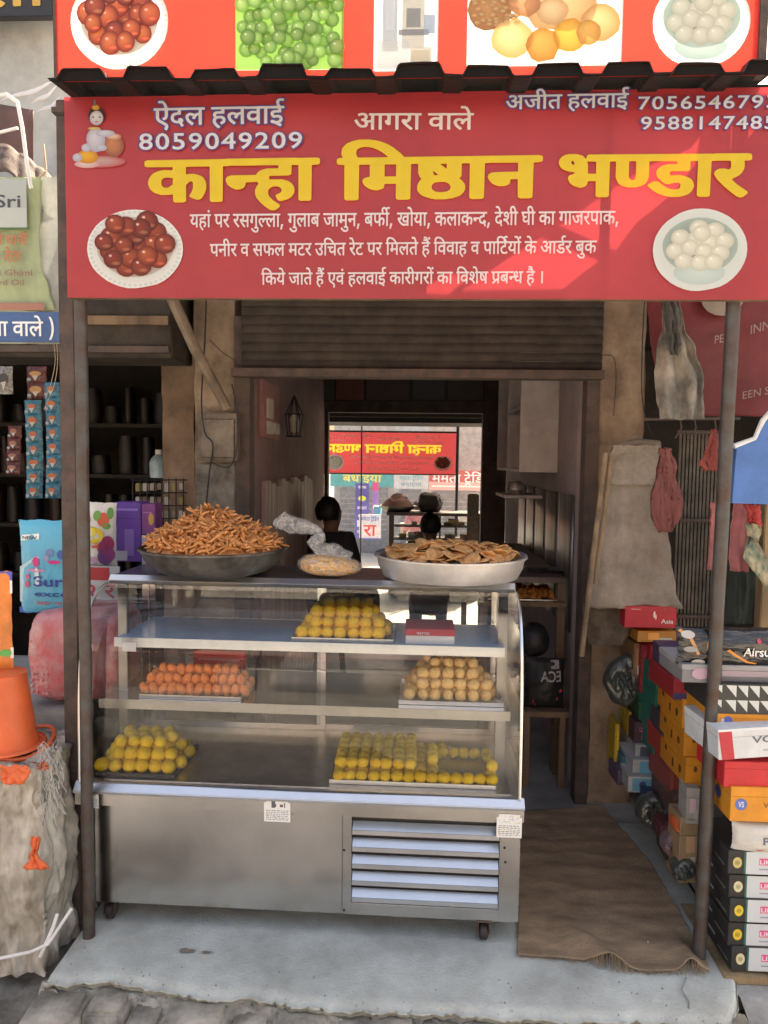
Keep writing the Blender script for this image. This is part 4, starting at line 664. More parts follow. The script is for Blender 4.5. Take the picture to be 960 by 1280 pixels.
mb = MB(); mb.box((.06, .03, .085), (gx0 - .012, .0695, .468)); L(mb, 'front_panel', M_steel, bevel=.003)
mb = MB(); mb.box((gx0 - .010, .03, .085), (gx0 + .022, .0695, .468)); mb.box((gx1, .03, .085), (1.612, .0695, .468)); mb.box((gx0 + .0221, .03, .085), (gx1 - .0001, .0695, .13)); mb.box((gx0 + .0221, .031, .452), (gx1 - .0001, .0695, .467))
g_ = L(mb, 'grille_frame', M_steel, bevel=.0015)
mb = MB(); mb.box((gx0 + .0225, .0635, .131), (gx1 - .0005, .0692, .4515)); L(mb, 'recess_shade', M_black)  # black sheet stands in for the shaded recess behind the slats
for i in range(5):
    z = .148 + i * .0635; mb = MB()
    mb.prism([(.032, z), (.0325, z - .016), (.036, z - .017), (.036, z), (.058, z + .024), (.0595, z + .024), (.0595, z + .021), (.037, z - .003)], (gx0 + .024, 0, 0), (0, 1, 0), (0, 0, 1), (gx1 - gx0 - .026, 0, 0))
    L(mb, 'louvre_slat', M_steel2, g_)
for q in ((430, 1062), (430, 1137), (630, 1057), (631, 1075)):
    x, z = LX(*q, .03); mb = MB(); mb.lathe([(0, -.0015), (.004, -.0012), (.005, 0)], (x, .0295, z), 8, 'y'); L(mb, 'screw', M_black, g_)
mb = MB(); mb.box((1.6121, .035, .0855), (1.622, .6, .4685)); L(mb, 'side_panel', M_steel)
mb = MB(); mb.box((0, 0, .470), (CW, .62, .518)); L(mb, 'apron', M_steel, bevel=.003)
mb = MB(); mb.prism([(-.012, .5185), (-.014, .530), (.012, .556), (.62, .556), (.62, .5185)], (0, 0, 0), (0, 1, 0), (0, 0, 1), (CW, 0, 0)); L(mb, 'ledge', M_steel2, bevel=.002)
# uprights, top
for x0 in (.068, 1.545):
    mb = MB(); mb.box((x0, .235, .5565), (x0 + .036, .262, 1.247)); L(mb, 'upright', mat('lip_steel0', (.24, .24, .24), .3, 1, var=.1, bump=.02), bevel=.002)
for x0 in (.03, 1.575):
    mb = MB(); mb.box((x0, .575, .5565), (x0 + .03, .605, 1.247)); L(mb, 'rear_post', M_steel, bevel=.002)
mb = MB(); mb.box((.035, .262, 1.2475), (1.60, .61, 1.278)); L(mb, 'top_panel', mat('dark_laminate', (.075, .065, .075), .3, var=.15), bevel=.003)
mb = MB(); mb.prism([(.246, 1.2475), (.240, 1.262), (.2615, 1.2815), (.2615, 1.2475)], (.03, 0, 0), (0, 1, 0), (0, 0, 1), (1.578, 0, 0)); L(mb, 'top_edge_strip', M_steel2, bevel=.001)
# shelves
def shelf(z, y0, x0, x1, hh):
    mb = MB(); mb.box((x0, y0 + .0045, z - .006), (x1, .565, z)); s_ = L(mb, 'shelf', mat('sky_tint_shelf', (.42, .50, .62), .10, 1, var=.05, bump=.01) if z < 1 else mat('pale_blue_shelf', (.30, .43, .60), .22, var=.08, bump=.01, spec=.8))  # lower shelf's steel is tinted blue to imitate reflected sky
    mb = MB(); mb.box((x0, y0, z - hh), (x1, y0 + .004, z + .006)); L(mb, 'shelf_lip', mat('lip_steel%d' % (z > 1), (.24, .24, .24) if z < 1 else (.38, .41, .45), .3, 1, var=.1, bump=.02), s_, bevel=.001)
    for xx in (x0 + .01, x1 - .03):
        mb = MB(); mb.box((xx, y0 + .02, z - .03), (xx + .012, .56, z - .0065)); L(mb, 'bracket', M_steel, s_)
shelf(1.05, .16, .085, 1.565, .030); shelf(.826, .11, .045, 1.585, .030)
mb = MB(); mb.box((.045, .03, .5562), (1.585, .60, .559)); L(mb, 'deck', mat('deck_steel', (.50, .51, .50), .30, 1, var=.15, bump=.02))
# curved front glass
PR = [(.004, .557), (.008, .75), (.016, .90), (.034, 1.03), (.066, 1.12), (.112, 1.185), (.175, 1.228), (.25, 1.247)]
def prof(t):
    k = t * (len(PR) - 1); i = min(int(k), len(PR) - 2); f = k - i
    a = PR[max(i - 1, 0)]; b = PR[i]; c = PR[i + 1]; d = PR[min(i + 2, len(PR) - 1)]
    return [.5 * (2 * b[j] + (c[j] - a[j]) * f + (2 * a[j] - 5 * b[j] + 4 * c[j] - d[j]) * f * f + (3 * b[j] - a[j] - 3 * c[j] + d[j]) * f ** 3) for j in (0, 1)]
mb = MB(); mb.grid(lambda u, v: (.02 + 1.59 * u, prof(v)[0] + .002 * math.sin(u * 9), prof(v)[1]), 20, 40); L(mb, 'curved_glass', M_film, smooth='all')
for x0 in (.018, 1.612):
    pts = [(x0, prof(i / 24)[0], prof(i / 24)[1]) for i in range(25)]
    mb = MB(); mb.tube(pts, .0062, 8); L(mb, 'glass_edge_trim', M_steel2, smooth=True)
    poly = [tuple(prof(i / 24)) for i in range(25)] + [(.60, 1.247), (.60, .557)]
    mb = MB(); mb.add([(x0, a, b) for a, b in poly], [tuple(range(len(poly)))]); L(mb, 'side_glass', M_film2)
# rear sliding doors
for x0, x1, yy in ((.062, .84, .582), (.80, 1.573, .594)):
    mb = MB(); F_ = .022
    mb.box((x0, yy, .56), (x0 + F_, yy + .01, 1.245)); mb.box((x1 - F_, yy, .56), (x1, yy + .01, 1.245)); mb.box((x0 + F_, yy, .56), (x1 - F_, yy + .01, .585)); mb.box((x0 + F_, yy, 1.22), (x1 - F_, yy + .01, 1.245))
    d_ = L(mb, 'sliding_door', M_steel); mb = MB(); mb.box((x0 + F_, yy + .004, .585), (x1 - F_, yy + .007, 1.22)); L(mb, 'pane', M_film2, d_)
# castors
for x, y in ((.10, .07), (1.50, .06), (.10, .54), (1.50, .54)):
    mb = MB(); mb.box((x - .03, y - .03, .078), (x + .03, y + .03, .0895)); mb.box((x - .022, y - .02, .025), (x - .018, y + .02, .078)); mb.box((x + .018, y - .02, .025), (x + .022, y + .02, .078)); c_ = L(mb, 'castor', M_rust, bevel=.001)
    mb = MB(); mb.lathe([(0, -.016), (.022, -.016), (.03, -.011), (.03, .011), (.022, .016), (0, .016)], (x, y, .031), 20, 'x'); L(mb, 'wheel', mat('hard_rubber', (.035, .03, .03), .6), c_, smooth=True)
    mb = MB(); mb.lathe([(0, -.024), (.009, -.024), (.009, .024), (0, .024)], (x, y, .031), 10, 'x'); L(mb, 'axle', M_rust, c_)
# paper labels
M_label = print_mat('label_print', .5)
def sticker(px0, py0, px1, py1, seed, fig=True):
    random.seed(seed); a = LX(px0, py1, -.002); b = LX(px1, py0, -.002); mb = MB(); y = -.0016
    w_, h_ = b[0] - a[0], b[1] - a[1]
    def q(u0, v0, u1, v1, c, dy): mb.add([(a[0] + w_ * u0, y - dy, a[1] + h_ * v0), (a[0] + w_ * u1, y - dy, a[1] + h_ * v0), (a[0] + w_ * u1, y - dy, a[1] + h_ * v1), (a[0] + w_ * u0, y - dy, a[1] + h_ * v1)], [(0, 1, 2, 3)], [c] * 4)
    q(0, 0, 1, .86, (.80, .82, .82), 0); q(.08, .86, .92, 1, (.80, .82, .82), .0)
    for i in range(6):
        v = .08 + i * .08; x = .07
        while x < .9:
            ww = rnd(.04, .14); q(x, v, min(x + ww, .94), v + .035, (.25, .27, .30) if fig or i % 3 else random.choice(((.6, .5, .1), (.2, .45, .5), (.3, .3, .3))), .0004); x += ww + .035
    if fig:
        for (u0, v0, u1, v1) in ((.28, .62, .42, .92), (.40, .66, .46, .80), (.60, .66, .72, .78), (.76, .64, .80, .84)): q(u0, v0, u1, v1, (.12, .13, .14), .0004)
    else:
        for i in range(26):
            u0 = rnd(.05, .88); v0 = rnd(.6, .92); q(u0, v0, u0 + rnd(.02, .08), v0 + .025, random.choice(((.3, .5, .5), (.6, .55, .1), (.35, .35, .4), (.6, .3, .5))), .0004)
    L(mb, 'paper_label', M_label)
sticker(330, 1000, 363, 1027, 1); sticker(620, 1016, 652, 1044, 2, False); sticker(103, 989, 121, 1012, 3)
mb = MB(); a = LX(150, 815, .158); mb.box((a[0], .1575, a[1] - .0), (a[0] + .055, .1592, a[1] + .035)); L(mb, 'paper_label', M_white)

# ================================================================ sweets
def rock(name, r, m, n=2, sx=1, sy=1, sz=1, amp=.05, sc=3, seed=0):
    bm = bmesh.new(); bmesh.ops.create_icosphere(bm, subdivisions=n, radius=1)
    me = bpy.data.meshes.new(name)
    for v in bm.verts:
        d = 1 + amp * fbm(v.co * sc + Vector((seed, seed, 0))); v.co = Vector((v.co.x * r * sx, v.co.y * r * sy, v.co.z * r * sz)) * d
    bm.to_mesh(me); bm.free(); me.materials.append(m); me.polygons.foreach_set('use_smooth', [True] * len(me.polygons))
    return me
def laddu_mat(name, c, c2):
    m = mat(name, c, .55, var=.3, scale=110, bump=.4, bscale=300, col2=c2)
    b = m.node_tree.nodes['Principled BSDF']; b.inputs['Subsurface Weight'].default_value = .12; b.inputs['Subsurface Radius'].default_value = (.01, .006, .002); return m
M_lad1 = laddu_mat('golden_boondi', (1, .60, .02), (.94, .43, .01)); M_lad2 = laddu_mat('lemon_boondi', (1, .69, .02), (.98, .54, .01))
M_lad3 = laddu_mat('besan', (.86, .60, .27), (.74, .46, .16)); M_lad4 = laddu_mat('orange_sweet', (.86, .28, .08), (.70, .17, .04))
def obj_from(me, name, loc, rot, label, cat, group):
    o = bpy.data.objects.new(name, me); C.objects.link(o); o.location = loc; o.rotation_euler = rot
    if cat in ('laddu', 'sweet'): q_ = rnd(.93, 1.07); o.scale = (q_ * rnd(.96, 1.03), q_, q_ * rnd(.95, 1.02))
    return tag(o, label, cat, group)
def rr(): return (rnd(0, 6.3), rnd(0, 6.3), rnd(0, 6.3))
M_tray = mat('tray_steel', (.62, .64, .66), .3, 1, var=.06, bump=.02); M_traydark = mat('tray_dark', (.04, .04, .045), .4, .3)
def tray(cx, cy, w_, d_, z, label, m, lip=.016):
    t = thing('sweet_tray', label, 'tray', (cx, cy, z), rz=PHI); mb = MB()
    mb.box((-w_ / 2, -d_ / 2, .001), (w_ / 2, d_ / 2, .004)); mb.build('tray_base', m, t, mw=False)
    mb = MB()
    for a, b in (((-w_ / 2, -d_ / 2 - .002), (w_ / 2, -d_ / 2)), ((-w_ / 2, d_ / 2), (w_ / 2, d_ / 2 + .002)), ((-w_ / 2 - .002, -d_ / 2), (-w_ / 2, d_ / 2)), ((w_ / 2, -d_ / 2), (w_ / 2 + .002, d_ / 2))):
        mb.box((a[0], a[1], .001), (b[0], b[1], lip))
    mb.build('rim', m, t, mw=False); return t
ORD = ('first', 'second', 'third', 'fourth', 'fifth', 'sixth', 'seventh', 'eighth', 'ninth', 'tenth', 'eleventh', 'twelfth', 'thirteenth', 'fourteenth')
LAY = ('bottom', 'second', 'third', 'fourth'); ROW = ('front', 'second', 'third', 'fourth', 'rear', 'sixth', 'seventh')
def pyramid(cx, cy, z, r, nx, ny, nl, meshes, name, label, cat, group, sxy=2.0, taper=1):
    k = 0
    for l in range(nl):
        ax, ay = nx - l * taper, ny - l * taper
        if ax < 1 or ay < 1: break
        for i in range(ax):
            for j in range(ay):
                if l < nl - 1 and 0 < i < ax - 1 and 1 < j < ay - 1 and ax - 1 > 1: continue
                x = (i - (ax - 1) / 2 + (.24 if (j + l) % 2 else -.24)) * r * sxy; y = (j - (ay - 1) / 2) * r * sxy
                obj_from(random.choice(meshes), name, (cx + x + rnd(-.1, .1) * r, cy + y + rnd(-.1, .1) * r, z + r + l * r * 1.45 + rnd(-.04, .04) * r), rr(), label + ', %s layer, %s row, %s from left' % (LAY[l], ROW[j], ORD[i]), cat, group); k += 1
    return k
random.seed(21)
g1 = [rock('laddu', .0252, M_lad1, 3, amp=.09, sc=3.2, seed=i) for i in range(4)]
p0 = W(367, 797, .27); p1 = W(492, 797, .27); cx = (p0.x + p1.x) / 2; tw = p1.x - p0.x
tray(cx, .37, tw, .26, 1.0505, 'thin steel tray under the golden balls on the upper shelf', M_tray)
pyramid(cx, .37, 1.0545, .0245, 7, 5, 4, g1, 'laddu', 'golden laddu on the upper shelf', 'laddu', 'golden laddus piled on the upper shelf')
g3 = [rock('peda', .0242, M_lad3, 3, sz=.86, amp=.07, sc=3, seed=i + 10) for i in range(4)]
p0 = W(503, 885, .24); p1 = W(625, 885, .24); cx = (p0.x + p1.x) / 2; tw = p1.x - p0.x
tray(cx, .345, tw + .02, .27, .8265, 'thin steel tray under the tan sweets on the middle shelf', M_tray)
pyramid(cx, .345, .8305, .0243, 7, 5, 4, g3, 'besan_laddu', 'tan sweet on the middle shelf', 'sweet', 'tan sweets piled on the middle shelf')
g4 = [rock('orange_sweet', .022, M_lad4, 3, sx=.80, sy=.8, sz=1.28, amp=.05, sc=2, seed=i + 20) for i in range(4)]
p0 = W(177, 877, .22); p1 = W(303, 877, .22); cx = (p0.x + p1.x) / 2; tw = p1.x - p0.x
tray(cx, .31, tw, .22, .8265, 'thin steel tray under the orange oblong sweets', M_tray)
for l, (na, nb) in enumerate(((12, 3), (11, 2), (9, 1))):
    for i in range(na):
        for j in range(nb):
            obj_from(random.choice(g4), 'orange_sweet', (cx + (i - (na - 1) / 2) * .0352 + (.0 if l % 2 else .004), .245 + j * .05 + l * .03, .8305 + .022 + l * .030), (rnd(-.5, .1), rnd(.1, .45), rnd(0, 6)), 'orange oblong sweet, %s layer, %s row, %s from left' % (LAY[l], ROW[j], ORD[i]), 'sweet', 'orange oblong sweets on the middle shelf')
g2 = [rock('laddu', .0262, M_lad2, 3, amp=.09, sc=3.2, seed=i + 30) for i in range(4)]
p0 = W(123, 968, .13); p1 = W(214, 968, .13); cx = (p0.x + p1.x) / 2 + .012; tw = p1.x - p0.x + .02
tray(cx, .25, tw, .29, .5595, 'black tray under the lemon yellow balls at the left end', M_traydark)
pyramid(cx, .245, .5625, .0255, 6, 5, 3, g2, 'laddu', 'lemon laddu on the black tray', 'laddu', 'lemon yellow laddus at the bottom left')
g5 = [rock('laddu', .0235, M_lad2, 3, amp=.09, sc=3.2, seed=i + 40, sz=.92) for i in range(4)]
p0 = W(415, 984, .11); p1 = W(618, 986, .11); tw = p1.x - p0.x; cx = (p0.x + p1.x) / 2
tray(cx, .27, tw + .01, .34, .5595, 'wide steel tray half filled with yellow balls at the bottom right', M_tray)
nx, ny = 14, 7
for i in range(nx):
    for j in range(ny):
        if i >= 8 and not (j == 0 or (j >= 5 and i < 14) or i == 13 and j in (1, 4, 5) or (i in (8,) and j < 7)): continue
        if i >= 10 and j == 6: continue
        X = p0.x + .022 + i * (tw - .03) / (nx - 1); Y = .125 + j * .0475
        obj_from(random.choice(g5), 'laddu', (X + rnd(-.002, .002), Y + rnd(-.003, .003), .5625 + .0215), rr(), 'yellow laddu on the wide bottom tray, lower layer, %s row, %s from left' % (ROW[j], ORD[i]), 'laddu', 'yellow laddus in rows at the bottom right')
        if i < 7 and 1 <= j < ny - 0 or (i == 13 and j in (1,)) or (i == 8 and j in (2, 3, 4)):
            obj_from(random.choice(g5), 'laddu', (X + rnd(-.003, .003) + .004, Y - .012 + rnd(-.003, .003), .5625 + .0215 + .036), rr(), 'yellow laddu on the wide bottom tray, upper layer, %s row, %s from left' % (ROW[j], ORD[i]), 'laddu', 'yellow laddus in rows at the bottom right')
# sweet boxes in the counter
M_cardr = mat('red_card', (.52, .03, .04), .5, var=.08, bump=.05); M_cardw = mat('white_card', (.72, .72, .70), .55, var=.06, bump=.05)
a = W(507, 803, .24); b = W(568, 803, .24)
t = thing('sweet_box', 'flat white and red paper sweet box on the upper shelf', 'box', (a.x, .24, 1.0505))
mb = MB(); mb.box((a.x, .24, 1.0505), (b.x, .42, 1.083)); mb.build('tray_half', M_cardw, t, bevel=.002)
mb = MB(); mb.box((a.x - .002, .238, 1.0832), (b.x + .002, .422, 1.108)); l_ = mb.build('lid', M_cardr, t, bevel=.002)
mb = MB(); deva(mb, 'pn', (a.x + .04, .2372, 1.087), (.05, 0, 0), (0, 0, .010), (0, -.0002, 0)); mb.build('lettering', M_wht, l_)
a = W(238, 842, .36); b = W(303, 842, .36)
t = thing('sweet_box', 'red printed sweet box standing behind the orange sweets', 'box', (a.x, .40, .83))
mb = MB(); mb.box((a.x, .40, .83), (b.x, .44, .965)); mb.build('carton', M_cardr, t, bevel=.002)
mb = MB()
for i, z in enumerate((.925, .90, .875)): latin(mb, ('SWEETS', 'MITHAI', 'TASTE OF')[i] if False else 'o' * (9 + i), (a.x + .02, .3985, z), (b.x - a.x - .04, 0, 0), (0, 0, .012), (0, -.0003, 0))
mb.build('printed_pattern', M_wht, t)

# ================================================================ on top of the counter
TZ = 1.2785
M_iron = mat('dull_aluminium_dark', (.13, .125, .12), .5, .55, var=.4, scale=12, bump=.25, bscale=30); M_alu = mat('dull_aluminium', (.55, .54, .55), .42, .6, var=.15, scale=7, bump=.12, bscale=25)
a = W(179, 678, .42); b = W(357, 678, .42); bc = Vector(((a.x + b.x) / 2, .42, TZ)); R1 = (b.x - a.x) / 2
t = thing('snack_bowl', 'wide dark metal bowl on the left end of the counter', 'bowl', bc)
mb = MB(); mb.lathe([(0, .001), (R1 * .62, .001), (R1 * .78, .020), (R1 * .92, .058), (R1 * .985, .095), (R1 * 1.0, .102), (R1 * .995, .106), (R1 * .96, .098), (R1 * .90, .060), (R1 * .76, .026), (R1 * .6, .007), (0, .007)], bc, 56); mb.build('bowl', M_iron, t, smooth=True)
mb = MB(); mb.lathe([(R1 * 1.0, .098), (R1 * 1.018, .1), (R1 * 1.018, .107), (R1 * .992, .109)], bc, 56); mb.build('rolled_rim', M_iron, t, smooth=True)
random.seed(31)
M_stick = mat('fried_dough', (.70, .34, .13), .6, var=.45, scale=30, bump=.7, bscale=120, col2=(.48, .17, .045))
def stick(i):
    mb = MB(); n = 7; L_ = rnd(.055, .10); c = rnd(-.4, .4); r_ = rnd(.0046, .0072)
    pts = [(L_ * (k / n - .5), c * L_ * ((k / n - .5) ** 2) * 2.2 + .002 * math.sin(k * 2 + i), .0015 * math.sin(k * 1.7 + i * 2)) for k in range(n + 1)]
    mb.tube(pts, [r_ * (.55 if k in (0, n) else 1 + .18 * math.sin(k * 2.2 + i)) for k in range(n + 1)], 6)
    o = mb.build('fried_stick', M_stick, smooth='all'); me = o.data; bpy.data.objects.remove(o); return me
SM = [stick(i) for i in range(10)]
HH = .172
def heap(x, y):
    d = math.hypot(x, y) / (R1 * .95); return .098 + HH * max(0, 1 - d) ** .85 * (1 + .1 * fbm((x * 9, y * 9, 2))) + .01 * fbm((x * 30, y * 30, 7))
mb = MB(); mb.grid(lambda u, v: bc + Vector((R1 * .90 * v * math.cos(u * 6.2832), R1 * .93 * v * math.sin(u * 6.2832), heap(R1 * .93 * v * math.cos(u * 6.2832), R1 * .93 * v * math.sin(u * 6.2832)) - .016 + .012 * fbm((v * 22 * math.cos(u * 6.2832), v * 22 * math.sin(u * 6.2832), 1)))), 90, 40)
random.seed(33)
for k in range(420):       # the sticks one cannot tell apart, under and behind the others
    a_ = rnd(0, 6.28); q = math.sqrt(rnd(0, 1)) * .84; x, y = R1 * q * math.cos(a_), R1 * q * math.sin(a_)
    me = random.choice(SM); M_ = Matrix.Translation(bc + Vector((x, y, heap(x, y) - rnd(.0, .012)))) @ Matrix.Rotation(rnd(0, 6.28), 4, 'Z') @ Matrix.Rotation(rnd(-.6, .6), 4, 'Y') @ Matrix.Rotation(rnd(0, 6.28), 4, 'X')
    if y < 0 and rnd(0, 1) < .5: continue
    mb.add([M_ @ v.co for v in me.vertices], [tuple(p.vertices) for p in me.polygons])
tag(mb.build('fried_stick_heap', M_stick, smooth='all'), 'mass of golden fried snack sticks filling the dark bowl', 'snack', kind='stuff')
for k in range(290):
    a_ = rnd(math.pi * .95, math.pi * 2.05) if k % 6 else rnd(0, 6.28); q = math.sqrt(rnd(0, 1)) * .88; x, y = R1 * q * math.cos(a_), R1 * q * math.sin(a_)
    obj_from(random.choice(SM), 'fried_stick', bc + Vector((x, y, heap(x, y) + rnd(-.002, .008))), (rnd(0, 6.28), rnd(-.75, .75), rnd(0, 6.28)), 'brown fried snack stick piled in the dark bowl', 'snack stick', 'fried snack sticks heaped in the dark bowl')
a = W(470, 686, .42); b = W(657, 690, .42); bc2 = Vector(((a.x + b.x) / 2, .425, TZ)); R2 = (b.x - a.x) / 2
t = thing('snack_bowl', 'wide pale aluminium bowl on the right end of the counter', 'bowl', bc2)
mb = MB(); mb.lathe([(0, .001), (R2 * .80, .001), (R2 * .90, .010), (R2 * .965, .050), (R2 * .99, .088), (R2 * 1.0, .090), (R2 * .985, .092), (R2 * .95, .086), (R2 * .93, .05), (R2 * .87, .016), (R2 * .8, .006), (0, .006)], bc2, 56); mb.build('bowl', M_alu, t, smooth=True)
mb = MB(); mb.lathe([(R2 * .99, .086), (R2 * 1.022, .088), (R2 * 1.024, .095), (R2 * .992, .096)], bc2, 56); mb.build('rolled_rim', M_alu, t, smooth=True)
M_mathri = mat('fried_disc', (.76, .44, .19), .6, var=.4, scale=22, bump=.8, bscale=90, col2=(.52, .23, .07))
def papdi(i):
    bm = bmesh.new(); n = 16; r = rnd(.036, .046); top = []; bot = []
    for zz, L_ in ((.0018, top), (-.0018, bot)):
        for q, k0 in ((0, 1), (.5, 8), (1, n)):
            for k in range(k0):
                a = 6.2832 * k / k0; g = 1 + .10 * fbm((math.cos(a) * 2, math.sin(a) * 2, i)); x, y = r * q * g * math.cos(a), r * q * g * math.sin(a)
                bm.verts.new((x, y, zz + .006 * fbm((x * 28, y * 28, i * 3 + 1)) + (.0 if q < 1 else 0)))
    bm.verts.ensure_lookup_table(); N = 1 + 8 + n; v = bm.verts
    for s_ in (0, N):
        for k in range(8): bm.faces.new((v[s_], v[s_ + 1 + k], v[s_ + 1 + (k + 1) % 8]))
        for k in range(n):
            a, b = s_ + 9 + k, s_ + 9 + (k + 1) % n; c = s_ + 1 + (k // 2) % 8; d = s_ + 1 + ((k + 1) // 2) % 8
            bm.faces.new((v[a], v[b], v[c]) if c == d else (v[a], v[b], v[d], v[c]))
    for k in range(n): bm.faces.new((v[9 + k], v[9 + (k + 1) % n], v[N + 9 + (k + 1) % n], v[N + 9 + k]))
    bmesh.ops.recalc_face_normals(bm, faces=bm.faces)
    me = bpy.data.meshes.new('fried_disc'); bm.to_mesh(me); bm.free(); me.materials.append(M_mathri); me.polygons.foreach_set('use_smooth', [True] * len(me.polygons)); return me
random.seed(41); PM = [papdi(i) for i in range(9)]
for ring, (n, q, z) in enumerate(((24, .76, .082), (24, .76, .094), (18, .62, .100), (18, .66, .108), (12, .42, .112), (10, .36, .124), (6, .15, .130))):
    for k in range(n):
        a_ = 6.2832 * (k + rnd(-.3, .3)) / n + ring; rr_ = R2 * q * rnd(.9, 1.06)
        obj_from(random.choice(PM), 'fried_disc', bc2 + Vector((rr_ * math.cos(a_), rr_ * math.sin(a_), z + rnd(-.004, .008))), (rnd(-.55, .55), rnd(-.55, .55), rnd(0, 6.3)), 'crisp round fried snack disc lying in the pale aluminium bowl', 'snack disc', 'round fried discs in the aluminium bowl')
# plastic bag of yellow snack
M_bag = bpy.data.materials.new('clear_plastic_bag'); M_bag.use_nodes = True
n_ = M_bag.node_tree; n_.nodes.clear(); o_ = n_.nodes.new('ShaderNodeOutputMaterial'); t_ = n_.nodes.new('ShaderNodeBsdfTransparent'); d_ = n_.nodes.new('ShaderNodeBsdfPrincipled')
d_.inputs['Base Color'].default_value = (.72, .73, .74, 1); d_.inputs['Roughness'].default_value = .12; d_.inputs['Specular IOR Level'].default_value = .8
x_ = n_.nodes.new('ShaderNodeMixShader'); z_ = n_.nodes.new('ShaderNodeTexNoise'); z_.inputs['Scale'].default_value = 9; z_.inputs['Detail'].default_value = 3; z_.inputs['Distortion'].default_value = 1.2
r_ = n_.nodes.new('ShaderNodeMapRange'); r_.inputs['From Min'].default_value = .38; r_.inputs['From Max'].default_value = .68; r_.inputs['To Min'].default_value = .10; r_.inputs['To Max'].default_value = .42
b_ = n_.nodes.new('ShaderNodeBump'); b_.inputs['Strength'].default_value = .35; b_.inputs['Distance'].default_value = .02
n_.links.new(z_.outputs[0], r_.inputs[0]); n_.links.new(r_.outputs[0], x_.inputs[0]); n_.links.new(z_.outputs[0], b_.inputs['Height']); n_.links.new(b_.outputs[0], d_.inputs['Normal'])
n_.links.new(t_.outputs[0], x_.inputs[1]); n_.links.new(d_.outputs[0], x_.inputs[2]); n_.links.new(x_.outputs[0], o_.inputs[0])
a = W(372, 712, .36); b = W(452, 712, .36); bx = (a.x + b.x) / 2; br = (b.x - a.x) / 2
t = thing('plastic_bag', 'knotted clear plastic bag of golden snack between the two bowls', 'bag', (bx, .38, TZ))
def blob(u, v, s_=1):
    th = u * 6.2832; ph = v * math.pi
    x = math.sin(ph) ** .75 * math.cos(th) if math.sin(ph) > 0 else 0; y = (math.sin(ph) ** .75 if math.sin(ph) > 0 else 0) * math.sin(th); z = -math.cos(ph)
    p = Vector((bx + br * s_ * x, .38 + .075 * s_ * y, TZ + .002 + (.047 + .047 * s_ * z * (1.0 if z > 0 else .98)) * (1.05 - .25 * (x + 1) * .5)))
    return p + Vector((0, 0, .006 * fbm((x * 4, y * 4, z * 4)) * (1 if z > -.6 else 0)))
mb = MB(); mb.grid(lambda u, v: blob(u, v, .94) + Vector((fbm((u * 60, v * 40, 1)), fbm((u * 60, v * 40, 5)), fbm((u * 60, v * 40, 9)))) * .003, 110, 50)
tag(mb.build('snack_filling', mat('golden_sev', (.72, .42, .09), .6, var=.6, scale=70, bump=1, bscale=150, col2=(.45, .18, .03)), t, smooth='all'))
mb = MB(); mb.grid(lambda u, v: blob(u, v, 1.03) + Vector((0, 0, .004 * fbm((u * 14, v * 8, 2)))), 60, 30); mb.build('film', M_bag, t, smooth='all')
kn = [W(437, 700, .37), W(418, 690, .37), W(402, 688, .37), W(388, 678, .36), W(402, 672, .36), W(398, 664, .37), W(384, 660, .38), W(366, 655, .39), W(350, 650, .40), W(346, 645, .40)]
rs_ = [.03, .036, .030, .016, .022, .017, .026, .034, .036, .020]
mb = MB(); N_ = 18
cen = []
for i in range(len(kn) - 1):
    for f in (0, .25, .5, .75): cen.append((kn[i].lerp(kn[i + 1], f), rs_[i] * (1 - f) + rs_[i + 1] * f))
vs = []
for i, (p, r) in enumerate(cen):
    tdir = (cen[min(i + 1, len(cen) - 1)][0] - cen[max(i - 1, 0)][0]).normalized(); a_ = tdir.cross(Vector((0, 1, .01))).normalized(); b2 = Vector((0, 1, 0))
    for k in range(N_):
        an = 6.2832 * k / N_; g = 1 + .22 * math.sin(3 * an + i * .5) * .6 + .25 * fbm((math.cos(an) * 2, math.sin(an) * 2, i * .3))
        vs.append(p + a_ * math.cos(an) * r * g + b2 * math.sin(an) * r * .55 * g)
mb.add(vs, [(i * N_ + k, i * N_ + (k + 1) % N_, (i + 1) * N_ + (k + 1) % N_, (i + 1) * N_ + k) for i in range(len(cen) - 1) for k in range(N_)])
mb.build('twisted_neck', M_bag, t, smooth='all')

# ================================================================ left neighbour
def cardm(c, r=.55): return mat('card_%d_%d_%d' % tuple(int(v * 99) for v in c), c, r, var=.12, scale=7, bump=.08)
def fprint(parent, name, items, o, ux, uz, y, mw=True):
    "flat print: items are ('r',u0,v0,u1,v1,col) / ('d',u,v,ru,rv,col) / ('t',text,u,v,wu,hv,col) / ('h',key,u,v,wu,hv,col) in 0..1 of the face"
    o = Vector(o); ux = Vector(ux); uz = Vector(uz); n = ux.cross(uz).normalized() * .0012
    mb = MB(); k = 0
    for it in items:
        k += 1; nn = n * (1 + k * .12); col = it[-1]; mb.col = col
        if it[0] == 'r': _, a, b, c, d, _c = it; mb.add([o + ux * p + uz * q + nn for p, q in ((a, b), (c, b), (c, d), (a, d))], [(0, 1, 2, 3)])
        if it[0] == 'p': mb.add([o + ux * p + uz * q + nn for p, q in it[1]], [tuple(range(len(it[1])))])
        if it[0] == 'd': _, a, b, ru, rv, _c = it; mb.add([o + ux * (a + ru * math.cos(t * .3927)) + uz * (b + rv * math.sin(t * .3927)) + nn for t in range(16)], [tuple(range(16))])
        if it[0] == 't': _, s_, a, b, wu, hv, _c = it; latin(mb, s_, o + ux * a + uz * b, ux * wu, uz * hv, nn, bold=.015)
        if it[0] == 'h': _, s_, a, b, wu, hv, _c = it; deva(mb, s_, o + ux * a + uz * b, ux * wu, uz * hv, nn)
    mb.build(name, print_mat('label_print', .5), parent, mw=mw)
